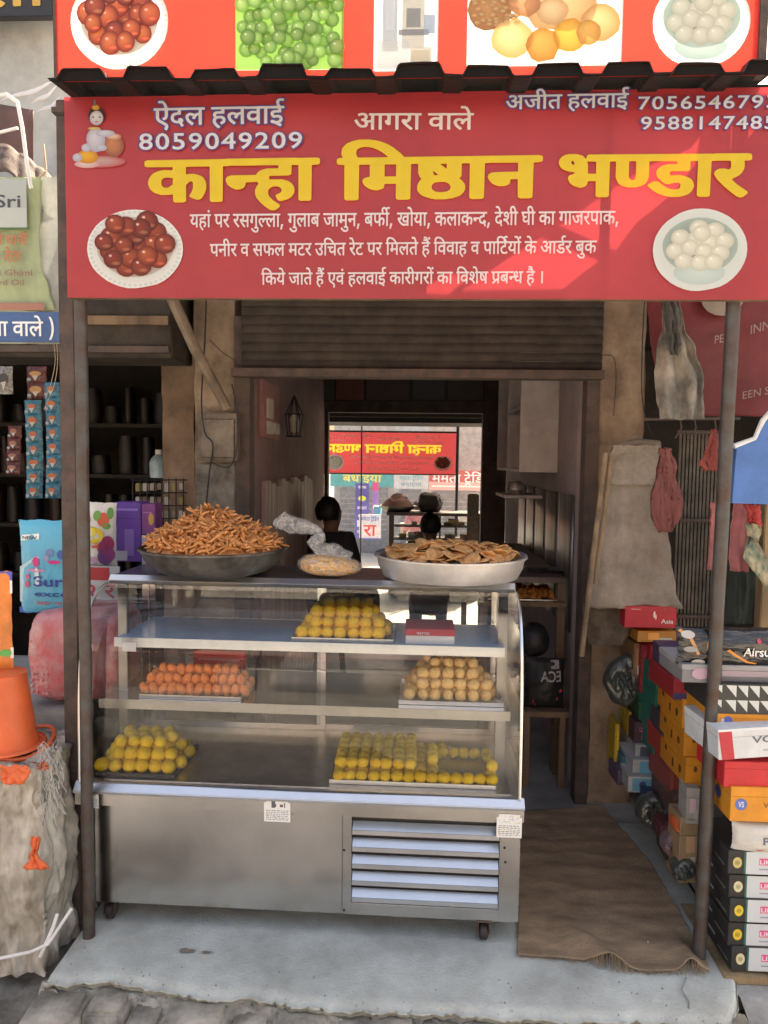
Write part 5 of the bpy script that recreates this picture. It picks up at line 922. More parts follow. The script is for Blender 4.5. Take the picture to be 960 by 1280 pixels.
def face(px0, py0, px1, py1, Y):
    a = W(px0, py1, Y); b = W(px1, py0, Y); c = W(px0, py0, Y); d = W(px1, py1, Y)
    x0 = (a.x + c.x) / 2; x1 = (b.x + d.x) / 2; z0 = (a.z + d.z) / 2; z1 = (b.z + c.z) / 2
    return x0, x1, z0, z1
def cloth(name, label, cat, rows, Y, m, folds=5, amp=.02, seed=0, th=.004, slant=0, parent=None, group=None, n=36):
    rows = sorted(rows); mb = MB()
    def fn(u, v):
        y = rows[0][0] + (rows[-1][0] - rows[0][0]) * v
        for i in range(len(rows) - 1):
            if rows[i][0] <= y <= rows[i + 1][0] + 1e-6: break
        f = (y - rows[i][0]) / (rows[i + 1][0] - rows[i][0]); f = f * f * (3 - 2 * f)
        xl = rows[i][1] * (1 - f) + rows[i + 1][1] * f; xr = rows[i][2] * (1 - f) + rows[i + 1][2] * f
        p = W(xl + (xr - xl) * u, y, Y + slant * v)
        w_ = fbm((u * 3, v * 1.5, seed)) * amp * 1.2 + amp * .7 * math.sin(u * folds * 6.28 + 2.2 * fbm((u * 2, v * 2, seed + 3)) + v * 1.2) * (.5 + .6 * v)
        return Vector((p.x, p.y + w_, p.z)) + Vector((.006 * fbm((v * 7, u, seed)), .004 * fbm((u * 16, v * 16, seed)), .006 * fbm((u * 5, v, seed + 9))))
    mb.grid(fn, n, n)
    o = mb.build(name, m, parent, smooth='all', solid=th)
    return tag(o, label, cat, group) if label else o
def bagblob(name, label, cat, px0, py0, px1, py1, Y, dep, m, seed, amp=.12, sq=.6, group=None, parent=None):
    x0, x1, z0, z1 = face(px0, py0, px1, py1, Y); c = Vector(((x0 + x1) / 2, Y + dep / 2, (z0 + z1) / 2)); mb = MB()
    def fn(u, v):
        th = u * 6.2832; ph = (v - .5) * math.pi
        sg_ = lambda t, e: math.copysign(abs(t) ** e, t)
        d = Vector((sg_(math.cos(ph), sq) * sg_(math.cos(th), sq), sg_(math.cos(ph), sq) * sg_(math.sin(th), sq), sg_(math.sin(ph), sq)))
        d = d * (1 + amp * .8 * fbm((d.x * 1.6, d.y * 1.6, d.z * 1.6 + seed), 1, 2) - amp * .8 * abs(fbm((d.x * 3.4, d.y * 3.4, d.z * 2.2 + seed), 1, 2)))
        return c + Vector((d.x * (x1 - x0) / 2, d.y * dep / 2, d.z * (z1 - z0) / 2))
    mb.grid(fn, 44, 28); o = mb.build(name, m, parent, smooth='all')
    return tag(o, label, cat, group) if label else o

random.seed(51)
M_wrap = mat('dusty_polythene', (.44, .42, .37), .30, var=.4, scale=8, bump=.9, bscale=11, col2=(.20, .18, .145), spec=.8, aniso=(1.6, 1.6, .5))
M_orange = mat('orange_plastic', (.78, .15, .05), .42, var=.12, scale=6, bump=.05)
# sacking-wrapped pedestal
pd_ = thing('wrapped_bundle', 'grey bundle wrapped in dusty torn plastic sheet under the orange tub', 'bundle', (-1.33, .1, -.1))
x1 = W(66, 1100, -.05).x; zt = W(20, 948, -.02).z
mb = MB()
def pf(u, v):
    th = (u - .5) * 1.0
    # front + right side + top, as one sheet draped round a box
    s_ = u * 2.2
    X0, X1, Y0, Y1 = -2.0, x1 - .01, -.09, .42
    if s_ < 1.2: p = Vector((X0 + (X1 - X0) * s_ / 1.2, Y0, 0))
    else: p = Vector((X1, Y0 + (Y1 - Y0) * (s_ - 1.2), 0))
    z = -.08 + (zt + .08) * min(v / .8, 1); p.z = z
    if v > .8:
        k = (v - .8) / .2; c = Vector(((X0 + X1) / 2, (Y0 + Y1) / 2, zt)); q = Vector((p.x, p.y, zt)).lerp(c, k * .98); p = q
    b = 1 - .10 * (abs(v - .42) * 2) ** 2
    crum = .020 * fbm((p.x * 5, p.y * 5, p.z * 5)) - .045 * abs(fbm((p.x * 9 + p.z * 2, p.y * 9, p.z * 2.4 + 3))) - .020 * abs(fbm((p.x * 24 - p.z * 5, p.y * 24, p.z * 7))) + .02
    waist = -.035 * math.sin(min(v / .8, 1) * 9) * .5
    n_ = Vector((0, -1, 0)) if s_ < 1.2 else Vector((1, 0, 0))
    if v > .8: n_ = Vector((0, 0, 1)) * .8 + n_ * .2
    return p + n_ * (crum + waist * (v <= .8)) + Vector((0, 0, .01 * fbm((p.x * 8, 3, p.y * 8)) * (v > .7)))
mb.grid(pf, 180, 110); mb.build('plastic_sheet', M_wrap, pd_, smooth='all')
mb = MB(); pts = [W(0, 1198, -.14), W(38, 1190, -.145), W(60, 1180, -.15), W(90, 1135, -.10)]
mb.tube(pts, .006, 6); pts = [W(50, 1196, -.15), W(66, 1160, -.14), W(72, 1142, -.12)]; mb.tube(pts, .006, 6); mb.build('strap', M_white, pd_, smooth=True)
for i, rows in enumerate((((1046, 38, 50), (1070, 40, 46), (1086, 28, 62)), ((957, 0, 34), (966, 0, 37), (980, 2, 30)), ((952, 50, 58), (962, 46, 60)))):
    cloth('plastic_scrap', ('torn orange plastic scrap caught on the front of the grey bundle', 'torn orange plastic scrap hanging over the top edge of the grey bundle', 'small torn orange scrap beside the rim of the orange tub')[i], 'scrap', rows, -.165 if i < 2 else -.1, M_orange, 2, .008, i + 3, .002, n=14)
# loose fibres of the sheet
mb = MB(); random.seed(5)
for k in range(130):
    p = W(rnd(48, 76), rnd(925, 1010), -.115 + rnd(-.02, .04)); q = p + Vector((rnd(-.02, .035), rnd(-.03, .0), -rnd(.015, .06))); mb.tube([p, (p + q) / 2 + Vector((rnd(-.01, .01), 0, .008)), q], .0009, 3)
tag(mb.build('plastic_fibres', mat('pale_fibre', (.5, .49, .45), .6), pd_), kind='stuff')
# orange tub: upside down, with its ring
c = W(-2, 948, -.0); c = Vector((c.x, .06, zt + .012)); r1 = abs(W(45, 930, .06).x - c.x)
t = thing('orange_tub', 'orange plastic tub standing upside down on the grey bundle', 'tub', c)
ht = W(10, 840, .06).z - c.z
mb = MB(); mb.lathe([(r1 * 1.22, .012), (r1 * 1.24, .004), (r1 * 1.16, .0), (r1 * 1.0, .010), (r1 * .94, .035), (r1 * .64, ht - .004), (r1 * .67, ht), (r1 * .60, ht + .003), (0, ht + .004)], c, 44); mb.build('tub_body', M_orange, t, smooth=True)
mb = MB(); pts = [c + Vector((r1 * 1.36 * math.cos(a), r1 * 1.30 * math.sin(a) + .03, .004 + .02 * math.sin(a * 2))) for a in [i * .2618 for i in range(25)]]; mb.tube(pts, .008, 8); mb.build('handle_ring', M_orange, t, smooth=True)
# snack packet above the tub
def pillow(parent, name, px0, py0, px1, py1, Y, m, bulge=.03, seed=0, n=26, crimp=True):
    x0, x1, z0, z1 = face(px0, py0, px1, py1, Y); mb = MB()
    for s_ in (-1, 1):
        def fn(u, v):
            e = (math.sin(u * math.pi) ** .5) * (math.sin(v * math.pi) ** .4)
            x = x0 + (x1 - x0) * (.5 + (u - .5) * (1 - .07 * math.sin(v * math.pi) ** .5)) + (.012 * (x1 - x0) * fbm((v * 9, 1, seed))); z = z0 + (z1 - z0) * v + .022 * (z1 - z0) * fbm((u * 5, 2, seed)) * (abs(v - .5) * 2) ** 2
            return Vector((x, Y + s_ * bulge * e + s_ * .25 * bulge * fbm((u * 4, v * 4, seed)) * e * .8 + .04 * bulge * fbm((u * 14, v * 14, seed)), z))
        mb.grid(fn, n, n)
    return mb.build(name, m, parent, smooth='all'), (x0, x1, z0, z1)
def warp_print(parent, items, rect, Y, bulge):
    x0, x1, z0, z1 = rect; fprint(parent, 'printing', items, (x0, Y - bulge * .97, z0), (x1 - x0, 0, 0), (0, 0, z1 - z0), Y)
def wrapprint(items, rect, Y, bulge, parent, seed=0):
    "print that follows a pillow packet's bulging front"
    x0, x1, z0, z1 = rect
    fprint(parent, 'printing', items, (x0, Y, z0), (x1 - x0, 0, 0), (0, 0, z1 - z0), Y); o = parent.children[-1] if False else bpy.context.scene.collection.objects[-1]
    off = Vector(o['_o'])
    for v in o.data.vertices:
        u = min(max((v.co.x + off.x - x0) / (x1 - x0), .001), .999); q = min(max((v.co.z + off.z - z0) / (z1 - z0), .001), .999)
        e = (math.sin(u * math.pi) ** .5) * (math.sin(q * math.pi) ** .4)
        v.co.y += -bulge * e - .25 * bulge * fbm((u * 4, q * 4, seed)) * e * .8 - .0015
t = thing('snack_packet', 'orange and blue packet standing on the orange tub at the left edge', 'packet', (-1.5, .1, .6))
o, rc = pillow(t, 'foil', -40, 714, 17, 848, .10, mat('orange_foil', (.80, .24, .05), .35, var=.2), .02, 2)
wrapprint([('r', 0, .92, 1, 1, (.08, .1, .5)), ('r', 0, .80, 1, .92, (.75, .78, .8)), ('r', .3, .2, 1, .3, (.8, .8, .8)), ('d', .85, .25, .12, .035, (.1, .4, .1)), ('r', .3, .02, 1, .09, (.1, .15, .6))], rc, .10, .02, t, 2)
# detergent packet and the pink sack under it
t = thing('detergent_packet', 'big blue detergent powder packet standing on the pink sack', 'packet', (-1.45, .38, .8))
Mbl = mat('blue_foil', (.09, .45, .66), .35, var=.12, scale=3, bump=.1, bscale=9)
o, rc = pillow(t, 'foil', 24, 650, 112, 766, .38, Mbl, .035, 4)
navy = (.03, .05, .30)
wrapprint([('p', [(0, 0), (1, 0), (1, .12), (0, .06)], (.03, .10, .45)), ('p', [(.02, .12), (1, .18), (1, .55), (.3, .62), (.04, .5)], (.50, .72, .80)), ('p', [(.06, .78), (.34, .80), (.34, .86), (.08, .84)], (.85, .87, .87)), ('t', 'NEW', .09, .795, .22, .036, (.05, .05, .05)),
    ('d', .30, .56, .05, .055, (.62, .03, .22)), ('d', .45, .60, .04, .03, (.3, .3, .5)), ('d', .30, .47, .13, .018, (.62, .25, .45)), ('d', .56, .56, .09, .02, (.62, .04, .25)), ('d', .5, .66, .06, .04, (.15, .22, .45)), ('d', .66, .64, .06, .05, (.05, .12, .40)), ('d', .17, .40, .03, .03, (.62, .1, .25)), ('d', .16, .32, .035, .04, (.65, .1, .2)), ('d', .31, .40, .035, .1, (.7, .75, .8)),
    ('t', 'Surf', .26, .30, .52, .11, navy), ('t', 'excel', .26, .19, .54, .06, navy), ('t', 'EASY WASH', .28, .10, .56, .035, (.60, .08, .08))], rc, .38, .035, t, 4)
M_pink = mat('pink_plastic_sack', (.60, .14, .16), .3, var=.3, scale=16, bump=.9, bscale=18, col2=(.60, .36, .38), spec=.7)
sk = thing('plastic_sack', 'pink plastic sack packed tight under the blue detergent packet', 'sack', (-1.4, .4, .55))
bagblob('sack', None, None, 24, 764, 148, 884, .28, .34, M_pink, 5, .07, .45, parent=sk)
mb = MB(); random.seed(8)
x0, x1_, z0, z1 = face(24, 764, 148, 884, .28)
for i in range(4):
    for j in range(9):
        p = Vector((x0 + .045 + i * .021 + rnd(-.003, .003), .300 - .0025 * i, z0 + .05 + j * .026 + rnd(-.004, .004)))
        mb.add([p + Vector((.009 * math.cos(k * 1.047) , -.006 if k % 2 else 0, .009 * math.sin(k * 1.047))) for k in range(6)] + [p + Vector((0, -.009, 0))], [(k, (k + 1) % 6, 6) for k in range(6)])
tag(mb.build('sack_bumps', M_pink, sk, smooth='all'), kind='stuff')
# ledge of the left stall
zl_ = W(60, 884, .3).z
t = thing('stall_ledge', 'grey cement ledge of the grocery stall on the left', 'ledge', (-1.9, .6, 0))
mb = MB(); mb.box((-3.2, .26, -.12), (-1.235, 1.05, zl_)); mb.build('cement_block', M_plaster2, t, bevel=.012)
# vegetable printed packet, placard, purple cartons
t = thing('printed_packet', 'white packet printed with fruit and vegetables left of the purple cartons', 'packet', (-1.4, .74, 1.0))
o, rc = pillow(t, 'foil', 98, 628, 147, 708, .74, mat('cream_foil', (.76, .74, .68), .4, var=.06), .03, 7)
wrapprint([('d', .42, .50, .30, .13, (.80, .58, .04)), ('d', .35, .55, .2, .08, (.85, .66, .06)), ('d', .70, .74, .14, .11, (.70, .12, .05)), ('d', .55, .80, .10, .08, (.15, .38, .08)), ('d', .86, .84, .08, .09, (.12, .35, .08)), ('d', .78, .64, .10, .05, (.14, .36, .07)), ('d', .28, .74, .11, .07, (.80, .35, .10)),
    ('d', .80, .36, .15, .13, (.36, .03, .12)), ('d', .66, .30, .12, .10, (.30, .03, .10)), ('d', .72, .16, .18, .13, (.16, .05, .22)), ('d', .86, .2, .1, .1, (.30, .05, .20)), ('d', .4, .10, .14, .05, (.62, .35, .55)), ('r', .2, .30, .55, .34, (.72, .10, .05)), ('h', 'rt', .22, .30, .4, .07, (.75, .12, .03))], rc, .74, .03, t, 7)
t = thing('placard', 'white shop placard with red Hindi letters behind the left glass of the counter', 'sign', (-1.4, .68, .7))
x0, x1_, z0, z1 = face(100, 708, 150, 830, .70)
mb = MB(); mb.box((x0, .70, z0), (x1_, .708, z1)); mb.build('board', cardm((.66, .68, .70)), t)
fprint(t, 'lettering', [('r', .15, .86, .75, .99, (.60, .05, .06)), ('h', 'rt', .15, .68, .75, .13, (.60, .06, .10)), ('h', 'pn', .2, .56, .5, .06, (.1, .35, .25)), ('h', 'bd', .2, .48, .6, .05, (.25, .3, .4)), ('h', 'tr', .15, .38, .7, .05, (.15, .2, .45)), ('h', 'bd', .2, .28, .6, .05, (.3, .3, .35))], (x0, .70, z0), (x1_ - x0, 0, 0), (0, 0, z1 - z0), .7)
def shoebox(name, label, px0, py0, px1, py1, Y, dep, c, lid=None, items=(), cat='box', group=None, ml=None, lidh=.3, side=(), rot=0):
    x0, x1, z0, z1 = face(px0, py0, px1, py1, Y)
    t = thing(name, label, cat, (x0, Y, z0), group); h = z1 - z0; m = cardm(c)
    if lid:
        mb = MB(); mb.box((x0 + .002, Y + .002, z0), (x1 - .002, Y + dep - .002, z1 - .001)); mb.build('carton', m, t, bevel=.0015, seg=1)
        mb = MB(); mb.box((x0, Y, z1 - h * lidh), (x1, Y + dep, z1)); mb.build('lid', cardm(lid), t, bevel=.0015, seg=1)
    else:
        mb = MB(); mb.box((x0, Y, z0), (x1, Y + dep, z1)); mb.build('carton', m, t, bevel=.002, seg=1)
        mb = MB(); mb.box((x0 - .0006, Y - .0006, z1 - h * .28), (x1 + .0006, Y + dep, z1 - h * .27)); mb.build('lid_edge', cardm(tuple(v * .5 for v in c)), t)
    if not items and name == 'shoe_box':
        items = [('r', rnd(.1, .5), rnd(.1, .6), rnd(.55, .9), rnd(.65, .9), tuple(min(1, v * rnd(1.1, 1.6) + .02) for v in c)), ('r', .1, .1, rnd(.3, .8), .16, tuple(v * .6 for v in c)), ('r', rnd(.5, .7), rnd(.1, .3), .9, .4, (.5, .5, .48))]
    if items: fprint(t, 'printing', items, (x0, Y, z0), (x1 - x0, 0, 0), (0, 0, h), Y)
    if side: fprint(t, 'side_printing', side, (x0, Y + dep, z0), (0, -dep, 0), (0, 0, h), Y)
    if rot:
        t.rotation_euler = (0, 0, rot)
    return t
shoebox('carton', 'deep purple carton standing behind the printed packet', 142, 628, 176, 702, .86, .12, (.17, .07, .40), None, [('r', .4, .1, .75, .55, (.30, .18, .55)), ('r', .1, .86, .9, .9, (.32, .22, .60)), ('r', .0, .02, .5, .18, (.5, .5, .62))])
shoebox('carton', 'magenta purple carton right of the deep purple one', 177, 630, 194, 668, .86, .1, (.26, .07, .26), None, [('d', .7, .5, .2, .2, (.6, .35, .1)), ('r', .1, .7, .8, .74, (.4, .2, .4))])
shoebox('carton', 'pale lilac carton partly behind the dark snack bowl', 177, 669, 196, 706, .86, .1, (.5, .5, .6), None, [('r', .2, .3, .8, .5, (.35, .3, .55))])
shoebox('carton', 'small orange carton seen through the left glass of the counter', 104, 828, 126, 852, .62, .1, (.62, .24, .08), None, [('t', 'ER', .2, .3, .6, .3, (.3, .05, .02))])
shoebox('carton', 'red carton behind the lower left glass of the counter', 96, 852, 128, 884, .64, .12, (.42, .16, .12), None)
# sachet strips
def strip(label, px0, px1, py0, py1, n, Y, ca, cb):
    t = thing('sachet_strip', label, 'sachets', (W(px0, py0, Y).x, Y, W(px0, py0, Y).z), 'sachet strips hanging in the grocery stall')
    for i in range(n):
        a = py0 + (py1 - py0) * i / n; b = py0 + (py1 - py0) * (i + 1) / n + .8; sh_ = 1.6 * math.sin(i * .5 + px0)
        o, rc = pillow(t, 'sachet', px0 + sh_, a, px1 + sh_, b, Y, mat('sachet_%d' % (ca[2] * 99), tuple(v * .6 for v in ca), .16, var=.6, scale=60, bump=.9, bscale=45, col2=tuple(v * .25 for v in ca)), .013, i, 8)  # sachet colours scaled down to carry the stall's deep shade
        x0, x1, z0, z1 = rc
        fprint(o, 'printing', [('d', .5, .55, rnd(.2, .3), rnd(.14, .24), tuple(v * .6 for v in cb)), ('p', [(.34, .42), (.66, .45), (.5, .12)], (.36, .34, .33)), ('d', .2, .2, .1, .1, (.2, .25, .3))], (x0, Y - .0138, z0), (x1 - x0, 0, 0), (0, 0, z1 - z0), Y)
strip('blue sachet strip with orange hearts, the middle one hanging in the stall', 31, 53, 500, 622, 7, .92, (.05, .24, .34), (.55, .14, .05))
strip('blue sachet strip hanging close to the flat rusty post', 56, 76, 478, 622, 8, .86, (.04, .22, .36), (.55, .16, .05))
strip('dark maroon sachet strip hanging left of the blue ones', 9, 27, 532, 592, 4, 1.0, (.16, .03, .03), (.4, .15, .1))
strip('short red sachet strip hanging highest in the stall', 32, 58, 458, 498, 2, .96, (.30, .05, .03), (.6, .3, .1))
strip('dark silver sachet hanging at the left edge of the stall', -2, 18, 458, 492, 1, .9, (.34, .34, .32), (.05, .05, .05))
# wire rack with small goods by the pillar
t = thing('wire_rack', 'black wire rack of small packets behind the dark snack bowl', 'rack', W(200, 660, 1.5))
mb = MB(); Yr = 1.5
for px in range(166, 236, 9): mb.tube([W(px, 598, Yr), W(px, 668, Yr)], .0035, 5)
for py in (600, 616, 632, 648, 664): mb.tube([W(164, py, Yr), W(234, py, Yr)], .0035, 5)
tag(mb.build('wire_grid', M_black, t))
random.seed(61)
for i in range(7):
    for j in range(3):
        px = 170 + i * 9; py = 604 + j * 17; x0, x1_, z0, z1 = face(px, py, px + 7, py + 10 + rnd(-2, 2), Yr + .05)
        mb = MB(); mb.box((x0, Yr + .04, z0), (x1_, Yr + .07, z1)); mb.build('packet', cardm(random.choice(((.45, .42, .38), (.30, .25, .2), (.5, .5, .5), (.2, .12, .1), (.35, .3, .12)))), t, bevel=.003)
t = thing('water_jar', 'pale blue plastic jar glimpsed between the rack and the pillar', 'jar', W(199, 600, 2.2))
c = W(199, 597, 2.2); mb = MB(); mb.lathe([(0, 0), (.055, 0), (.06, .02), (.06, .10), (.045, .13), (.02, .15), (.02, .17), (0, .17)], c, 20); mb.build('jar', mat('pale_blue', (.45, .62, .72), .25), t, smooth=True)
mb = MB(); mb.lathe([(.024, .15), (.024, .18), (0, .18)], c, 14); mb.build('cap', M_white, t)
# shelving deep inside the grocery stall
random.seed(71)
sf = thing('stall_shelves', 'dim shelves crowded with goods at the back of the grocery stall', 'shelves', (-2, 2.6, 0))
for z in (.9, 1.25, 1.6, 1.95):
    mb = MB(); mb.box((-3.5, 2.5, z), (-1.08, 2.9, z + .025)); mb.build('shelf_board', M_dark, sf)
for z in (.925, 1.275, 1.625, 1.975):
    x = -3.3
    while x < -1.15:
        ww = rnd(.07, .15); h = rnd(.12, .28); c_ = random.choice(((.010, .008, .007), (.02, .008, .006), (.007, .009, .007), (.016, .007, .006), (.007, .008, .012), (.02, .017, .012)))  # near-black pack colours put the stall's dimness into the goods
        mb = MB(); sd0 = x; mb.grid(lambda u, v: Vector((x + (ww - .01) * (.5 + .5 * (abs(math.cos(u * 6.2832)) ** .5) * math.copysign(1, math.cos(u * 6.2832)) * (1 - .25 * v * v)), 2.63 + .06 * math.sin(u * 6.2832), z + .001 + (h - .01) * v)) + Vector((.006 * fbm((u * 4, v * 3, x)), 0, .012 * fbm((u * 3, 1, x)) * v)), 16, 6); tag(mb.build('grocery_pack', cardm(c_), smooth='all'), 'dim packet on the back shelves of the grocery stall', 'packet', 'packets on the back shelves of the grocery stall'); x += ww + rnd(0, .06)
# left banner
bn = thing('shop_banner', 'torn green and cream mustard oil banner with blue Hindi strip on the left', 'banner', (-1.5, .30, 2.0))
YB = .30
x0 = W(-60, 300, YB).x; x1_ = W(76, 300, YB).x; zt_, zb_ = W(30, 222, YB).z, W(30, 430, YB).z
mb = MB(); mb.grid(lambda u, v: (x0 + (x1_ - x0) * u, YB + .012 * fbm((u * 4, v * 4, 2)), zb_ + (zt_ - zb_) * v), 20, 30); mb.build('back_sheet', mat('grey_flex', (.42, .44, .41), .5, trans=.2), bn, smooth='all')
cloth('front_sheet', None, None, [(222, -60, 52), (250, -60, 50), (290, -60, 49), (335, -60, 52), (365, -60, 62), (388, -60, 69)], YB - .02, mat('green_flex', (.42, .50, .30), .5, var=.1, trans=.2), 1.3, .008, 5, .001, parent=bn)
z_ = lambda py: W(30, py, YB).z
def bf(py0, py1): return (x0, YB - .035, z_(py1)), (x1_ - x0, 0, 0), (0, 0, z_(py0) - z_(py1))
o_, ux_, uz_ = bf(392, 430)
mb = MB(); mb.box((x0, YB - .03, z_(429)), (x1_ + .002, YB - .022, z_(392))); mb.build('blue_strip', mat('blue_flex', (.06, .14, .34), .5, trans=.15), bn)
fprint(bn, 'lettering', [('h', 'w', .38, .22, .58, .46, (.8, .82, .84))], (x0, YB - .031, z_(430)), ux_, (0, 0, z_(392) - z_(430)), YB)
o_, ux_, uz_ = bf(228, 390)
fprint(bn, 'lettering', [('r', 0, .78, .74, 1.0, (.36, .41, .40)), ('r', 0, .63, .74, .78, (.42, .47, .45)), ('r', 0, .615, .76, .632, (.06, .13, .04)), ('t', 'Sri', .456, .785, .23, .095, (.05, .06, .07)), ('h', 'k', .28, .50, .46, .07, (.45, .15, .06)), ('h', 's', .36, .37, .32, .08, (.45, .15, .06)),
    ('t', 'Kachi Ghani', .26, .265, .52, .045, (.26, .14, .10)), ('t', 'Mustard Oil', .24, .19, .46, .045, (.26, .14, .10)), ('r', 0, .0, .88, .055, (.34, .16, .12))], o_, ux_, uz_, YB)
# drooping roofing, straps and pipe over the banner
mb = MB(); mb.grid(lambda u, v: W(-70 + 146 * u, 178 + 58 * u * u + 34 * v - 10 * math.sin(u * 3.1), .45 - .12 * v) + Vector((0, .01 * fbm((u * 9, v * 4, 2)), .012 * abs(math.sin(u * 20)))), 60, 8)
tag(mb.build('rusty_roofing', M_rust, smooth='all', solid=.004), 'sagging rusty roof sheet above the mustard oil banner', 'roof sheet')
mb = MB(); mb.grid(lambda u, v: W(-70 + 112 * u, 118 + 80 * v + 20 * u, .7), 10, 6); tag(mb.build('brown_tarpaulin', mat('brown_tarp', (.13, .07, .06), .6, bump=.5, bscale=12), smooth='all', solid=.004), 'dark brown tarpaulin hanging over the left neighbour', 'tarpaulin')
t = thing('white_pipe', 'bent white plastic pipe hanging at the upper left', 'pipe', W(20, 120, .25))
mb = MB(); mb.tube([W(-20, 122, .25), W(8, 118, .25), (W(22, 128, .25)), W(28, 160, .25), W(33, 200, .25), W(39, 236, .25)], .0075, 8); mb.build('pipe', M_white, t, smooth=True)
mb = MB(); mb.tube([W(-10, 168, .27), W(22, 160, .26)], .006, 6); mb.build('tie', M_white, t)
for i, (a, b, lb) in enumerate(((( -5, 128), (74, 100), 'upper'), ((38, 130), (74, 108), 'middle'), ((44, 142), (76, 124), 'lowest'))):
    p, q = W(*a, .8), W(*b, .8); mb = MB(); mb.grid(lambda u, v: p.lerp(q, u) + Vector((0, .01 * math.sin(u * 5), .022 * (v - .5) * math.sin(u * 3.0) + .008 * math.sin(u * 7))), 20, 3)
    tag(mb.build('plastic_strip', M_white, smooth='all', solid=.001), 'torn white plastic strip at the upper left, the %s of three' % lb, 'strip')
mb = MB(); mb.tube([W(54, 180, .3), W(57, 212, .3)], .005, 6); mb.tube([W(30, 238, .3), W(58, 214, .3)], .004, 5); tag(mb.build('dry_stick', mat('pale_wood', (.5, .4, .3), .7)), 'pale snapped stick tied at the top of the oil banner', 'stick')
def wire(label, pts, r=.002, m=None):
    P = [Vector(p) for p in pts]; Q = []
    for i in range(len(P) - 1):
        a = P[max(i - 1, 0)]; b = P[i]; c = P[i + 1]; d = P[min(i + 2, len(P) - 1)]
        for k in range(8):
            f = k / 8; Q.append(.5 * (2 * b + (c - a) * f + (2 * a - 5 * b + 4 * c - d) * f * f + (3 * b - a - 3 * c + d) * f ** 3))
    Q.append(P[-1]); mb = MB(); mb.tube(Q, r, 5); return tag(mb.build('wire', m or M_black, smooth=True), label, 'wire')
wire('pale wire dangling in front of the blue sachets, longer of the two', [W(70, 420, .4), W(72, 450, .4), W(68, 480, .4), W(55, 512, .4)], .0012, mat('pale_wood', (.5, .4, .3)))
wire('pale wire dangling in front of the blue sachets, shorter of the two', [W(66, 420, .4), W(69, 450, .4), W(64, 478, .4), W(57, 498, .4)], .0012, mat('pale_wood', (.5, .4, .3)))

# ---- meter box, brace and cables on the left pillar
t = thing('meter_box', 'grey brown electric box fixed on the left plaster pillar', 'meter box', W(272, 545, 1.15))
x0, x1_, z0, z1 = face(247, 516, 297, 576, 1.12)
mb = MB(); mb.box((x0, 1.12, z0), (x1_, 1.195, z1)); mb.build('case', mat('dusty_grey_paint', (.17, .145, .12), .7, var=.3), t, bevel=.006)
mb = MB(); mb.box((x0 + .015, 1.114, z0 + .015), (x1_ - .015, 1.1195, z1 - .03)); mb.build('door', mat('dusty_grey_paint2', (.20, .17, .14), .7, var=.3), t, bevel=.003)
x0, x1_, z0, z1 = face(243, 580, 292, 655, 1.14)
mb = MB(); mb.box((x0, 1.165, z0), (x1_, 1.199, z1)); tag(mb.build('wooden_board', mat('dark_grey_board', (.20, .185, .16), .8, var=.4), bevel=.004), 'worn grey board under the electric box on the left pillar', 'board')
t = thing('roof_brace', 'slanting timber brace from the canopy down to the electric box', 'brace', W(285, 512, 1.1))
mb = MB(); mb.tube([W(207, 355, .85), W(246, 440, .98), W(284, 510, 1.10)], [.028, .027, .024], 9); mb.build('timber', mat('dusty_timber', (.22, .17, .13), .8, var=.3), t, smooth=True)
wire('thick black cable looping down the left pillar past the electric box', [W(258, 372, 1.1), W(256, 430, 1.1), W(252, 500, 1.1), W(256, 540, 1.1), W(266, 556, 1.1), W(262, 590, 1.12), W(256, 650, 1.15)], .004)
wire('black cable curling from the electric box to the shutter channel', [W(290, 480, 1.1), W(297, 520, 1.1), W(296, 560, 1.1), W(286, 584, 1.1), W(264, 578, 1.1)], .003)
wire('thin cable crossing the top of the left pillar', [W(262, 425, 1.12), W(280, 442, 1.12), W(294, 450, 1.14)], .002)
wire('thin black crack like wire on the right plaster pillar', [W(748, 445, 1.18), W(766, 446, 1.18), W(770, 470, 1.18), W(767, 520, 1.18)], .0018)
wire('black cable running down beside the right pillar', [W(806, 372, 1.05), W(803, 430, 1.05), W(803, 500, 1.05), W(816, 545, 1.0), W(845, 580, .95)], .0028)

# ================================================================ inside the sweet shop
t = thing('switch_board', 'wooden switch board on the left inside wall of the sweet shop', 'switch board', (-.79, 2.0, 1.9))
zz = [W(320, y_, 1.75).z for y_ in (478, 548)]
mb = MB(); mb.box((-.799, 1.55, zz[1]), (-.775, 2.05, zz[0])); mb.build('board', mat('pink_board', (.42, .20, .20), .7), t, bevel=.004)
for i, (y0, y1, a, b) in enumerate(((1.64, 1.78, .35, .7), (1.64, 1.78, .08, .3), (1.83, 1.98, .1, .3))):
    mb = MB(); mb.box((-.7745, y0, zz[1] + (zz[0] - zz[1]) * a), (-.76, y1, zz[1] + (zz[0] - zz[1]) * b)); mb.build('switch_plate', mat('ivory_plastic', (.52, .48, .42), .4), t, bevel=.003)
t = thing('wall_lantern', 'dark wire lantern hanging on the left inside wall', 'lantern', (-.72, 2.2, 1.8))
mb = MB(); c = Vector((-.71, 2.2, W(330, 545, 2.2).z))
for k in range(6): a = k * 1.047; mb.tube([c + Vector((.04 * math.cos(a), .04 * math.sin(a), 0)), c + Vector((.055 * math.cos(a), .055 * math.sin(a), .14)), c + Vector((0, 0, .26))], .004, 5)
for zq in (0, .14): mb.tube([c + Vector((.05 * math.cos(a * .5236), .05 * math.sin(a * .5236), zq)) for a in range(13)], .004, 5)
mb.build('cage', M_black, t)
mb = MB(); mb.lathe([(0, .02), (.03, .03), (.035, .1), (.015, .14), (0, .14)], c, 12); mb.build('lamp', mat('ivory_plastic', (.52, .48, .42), .4), t, smooth=True)
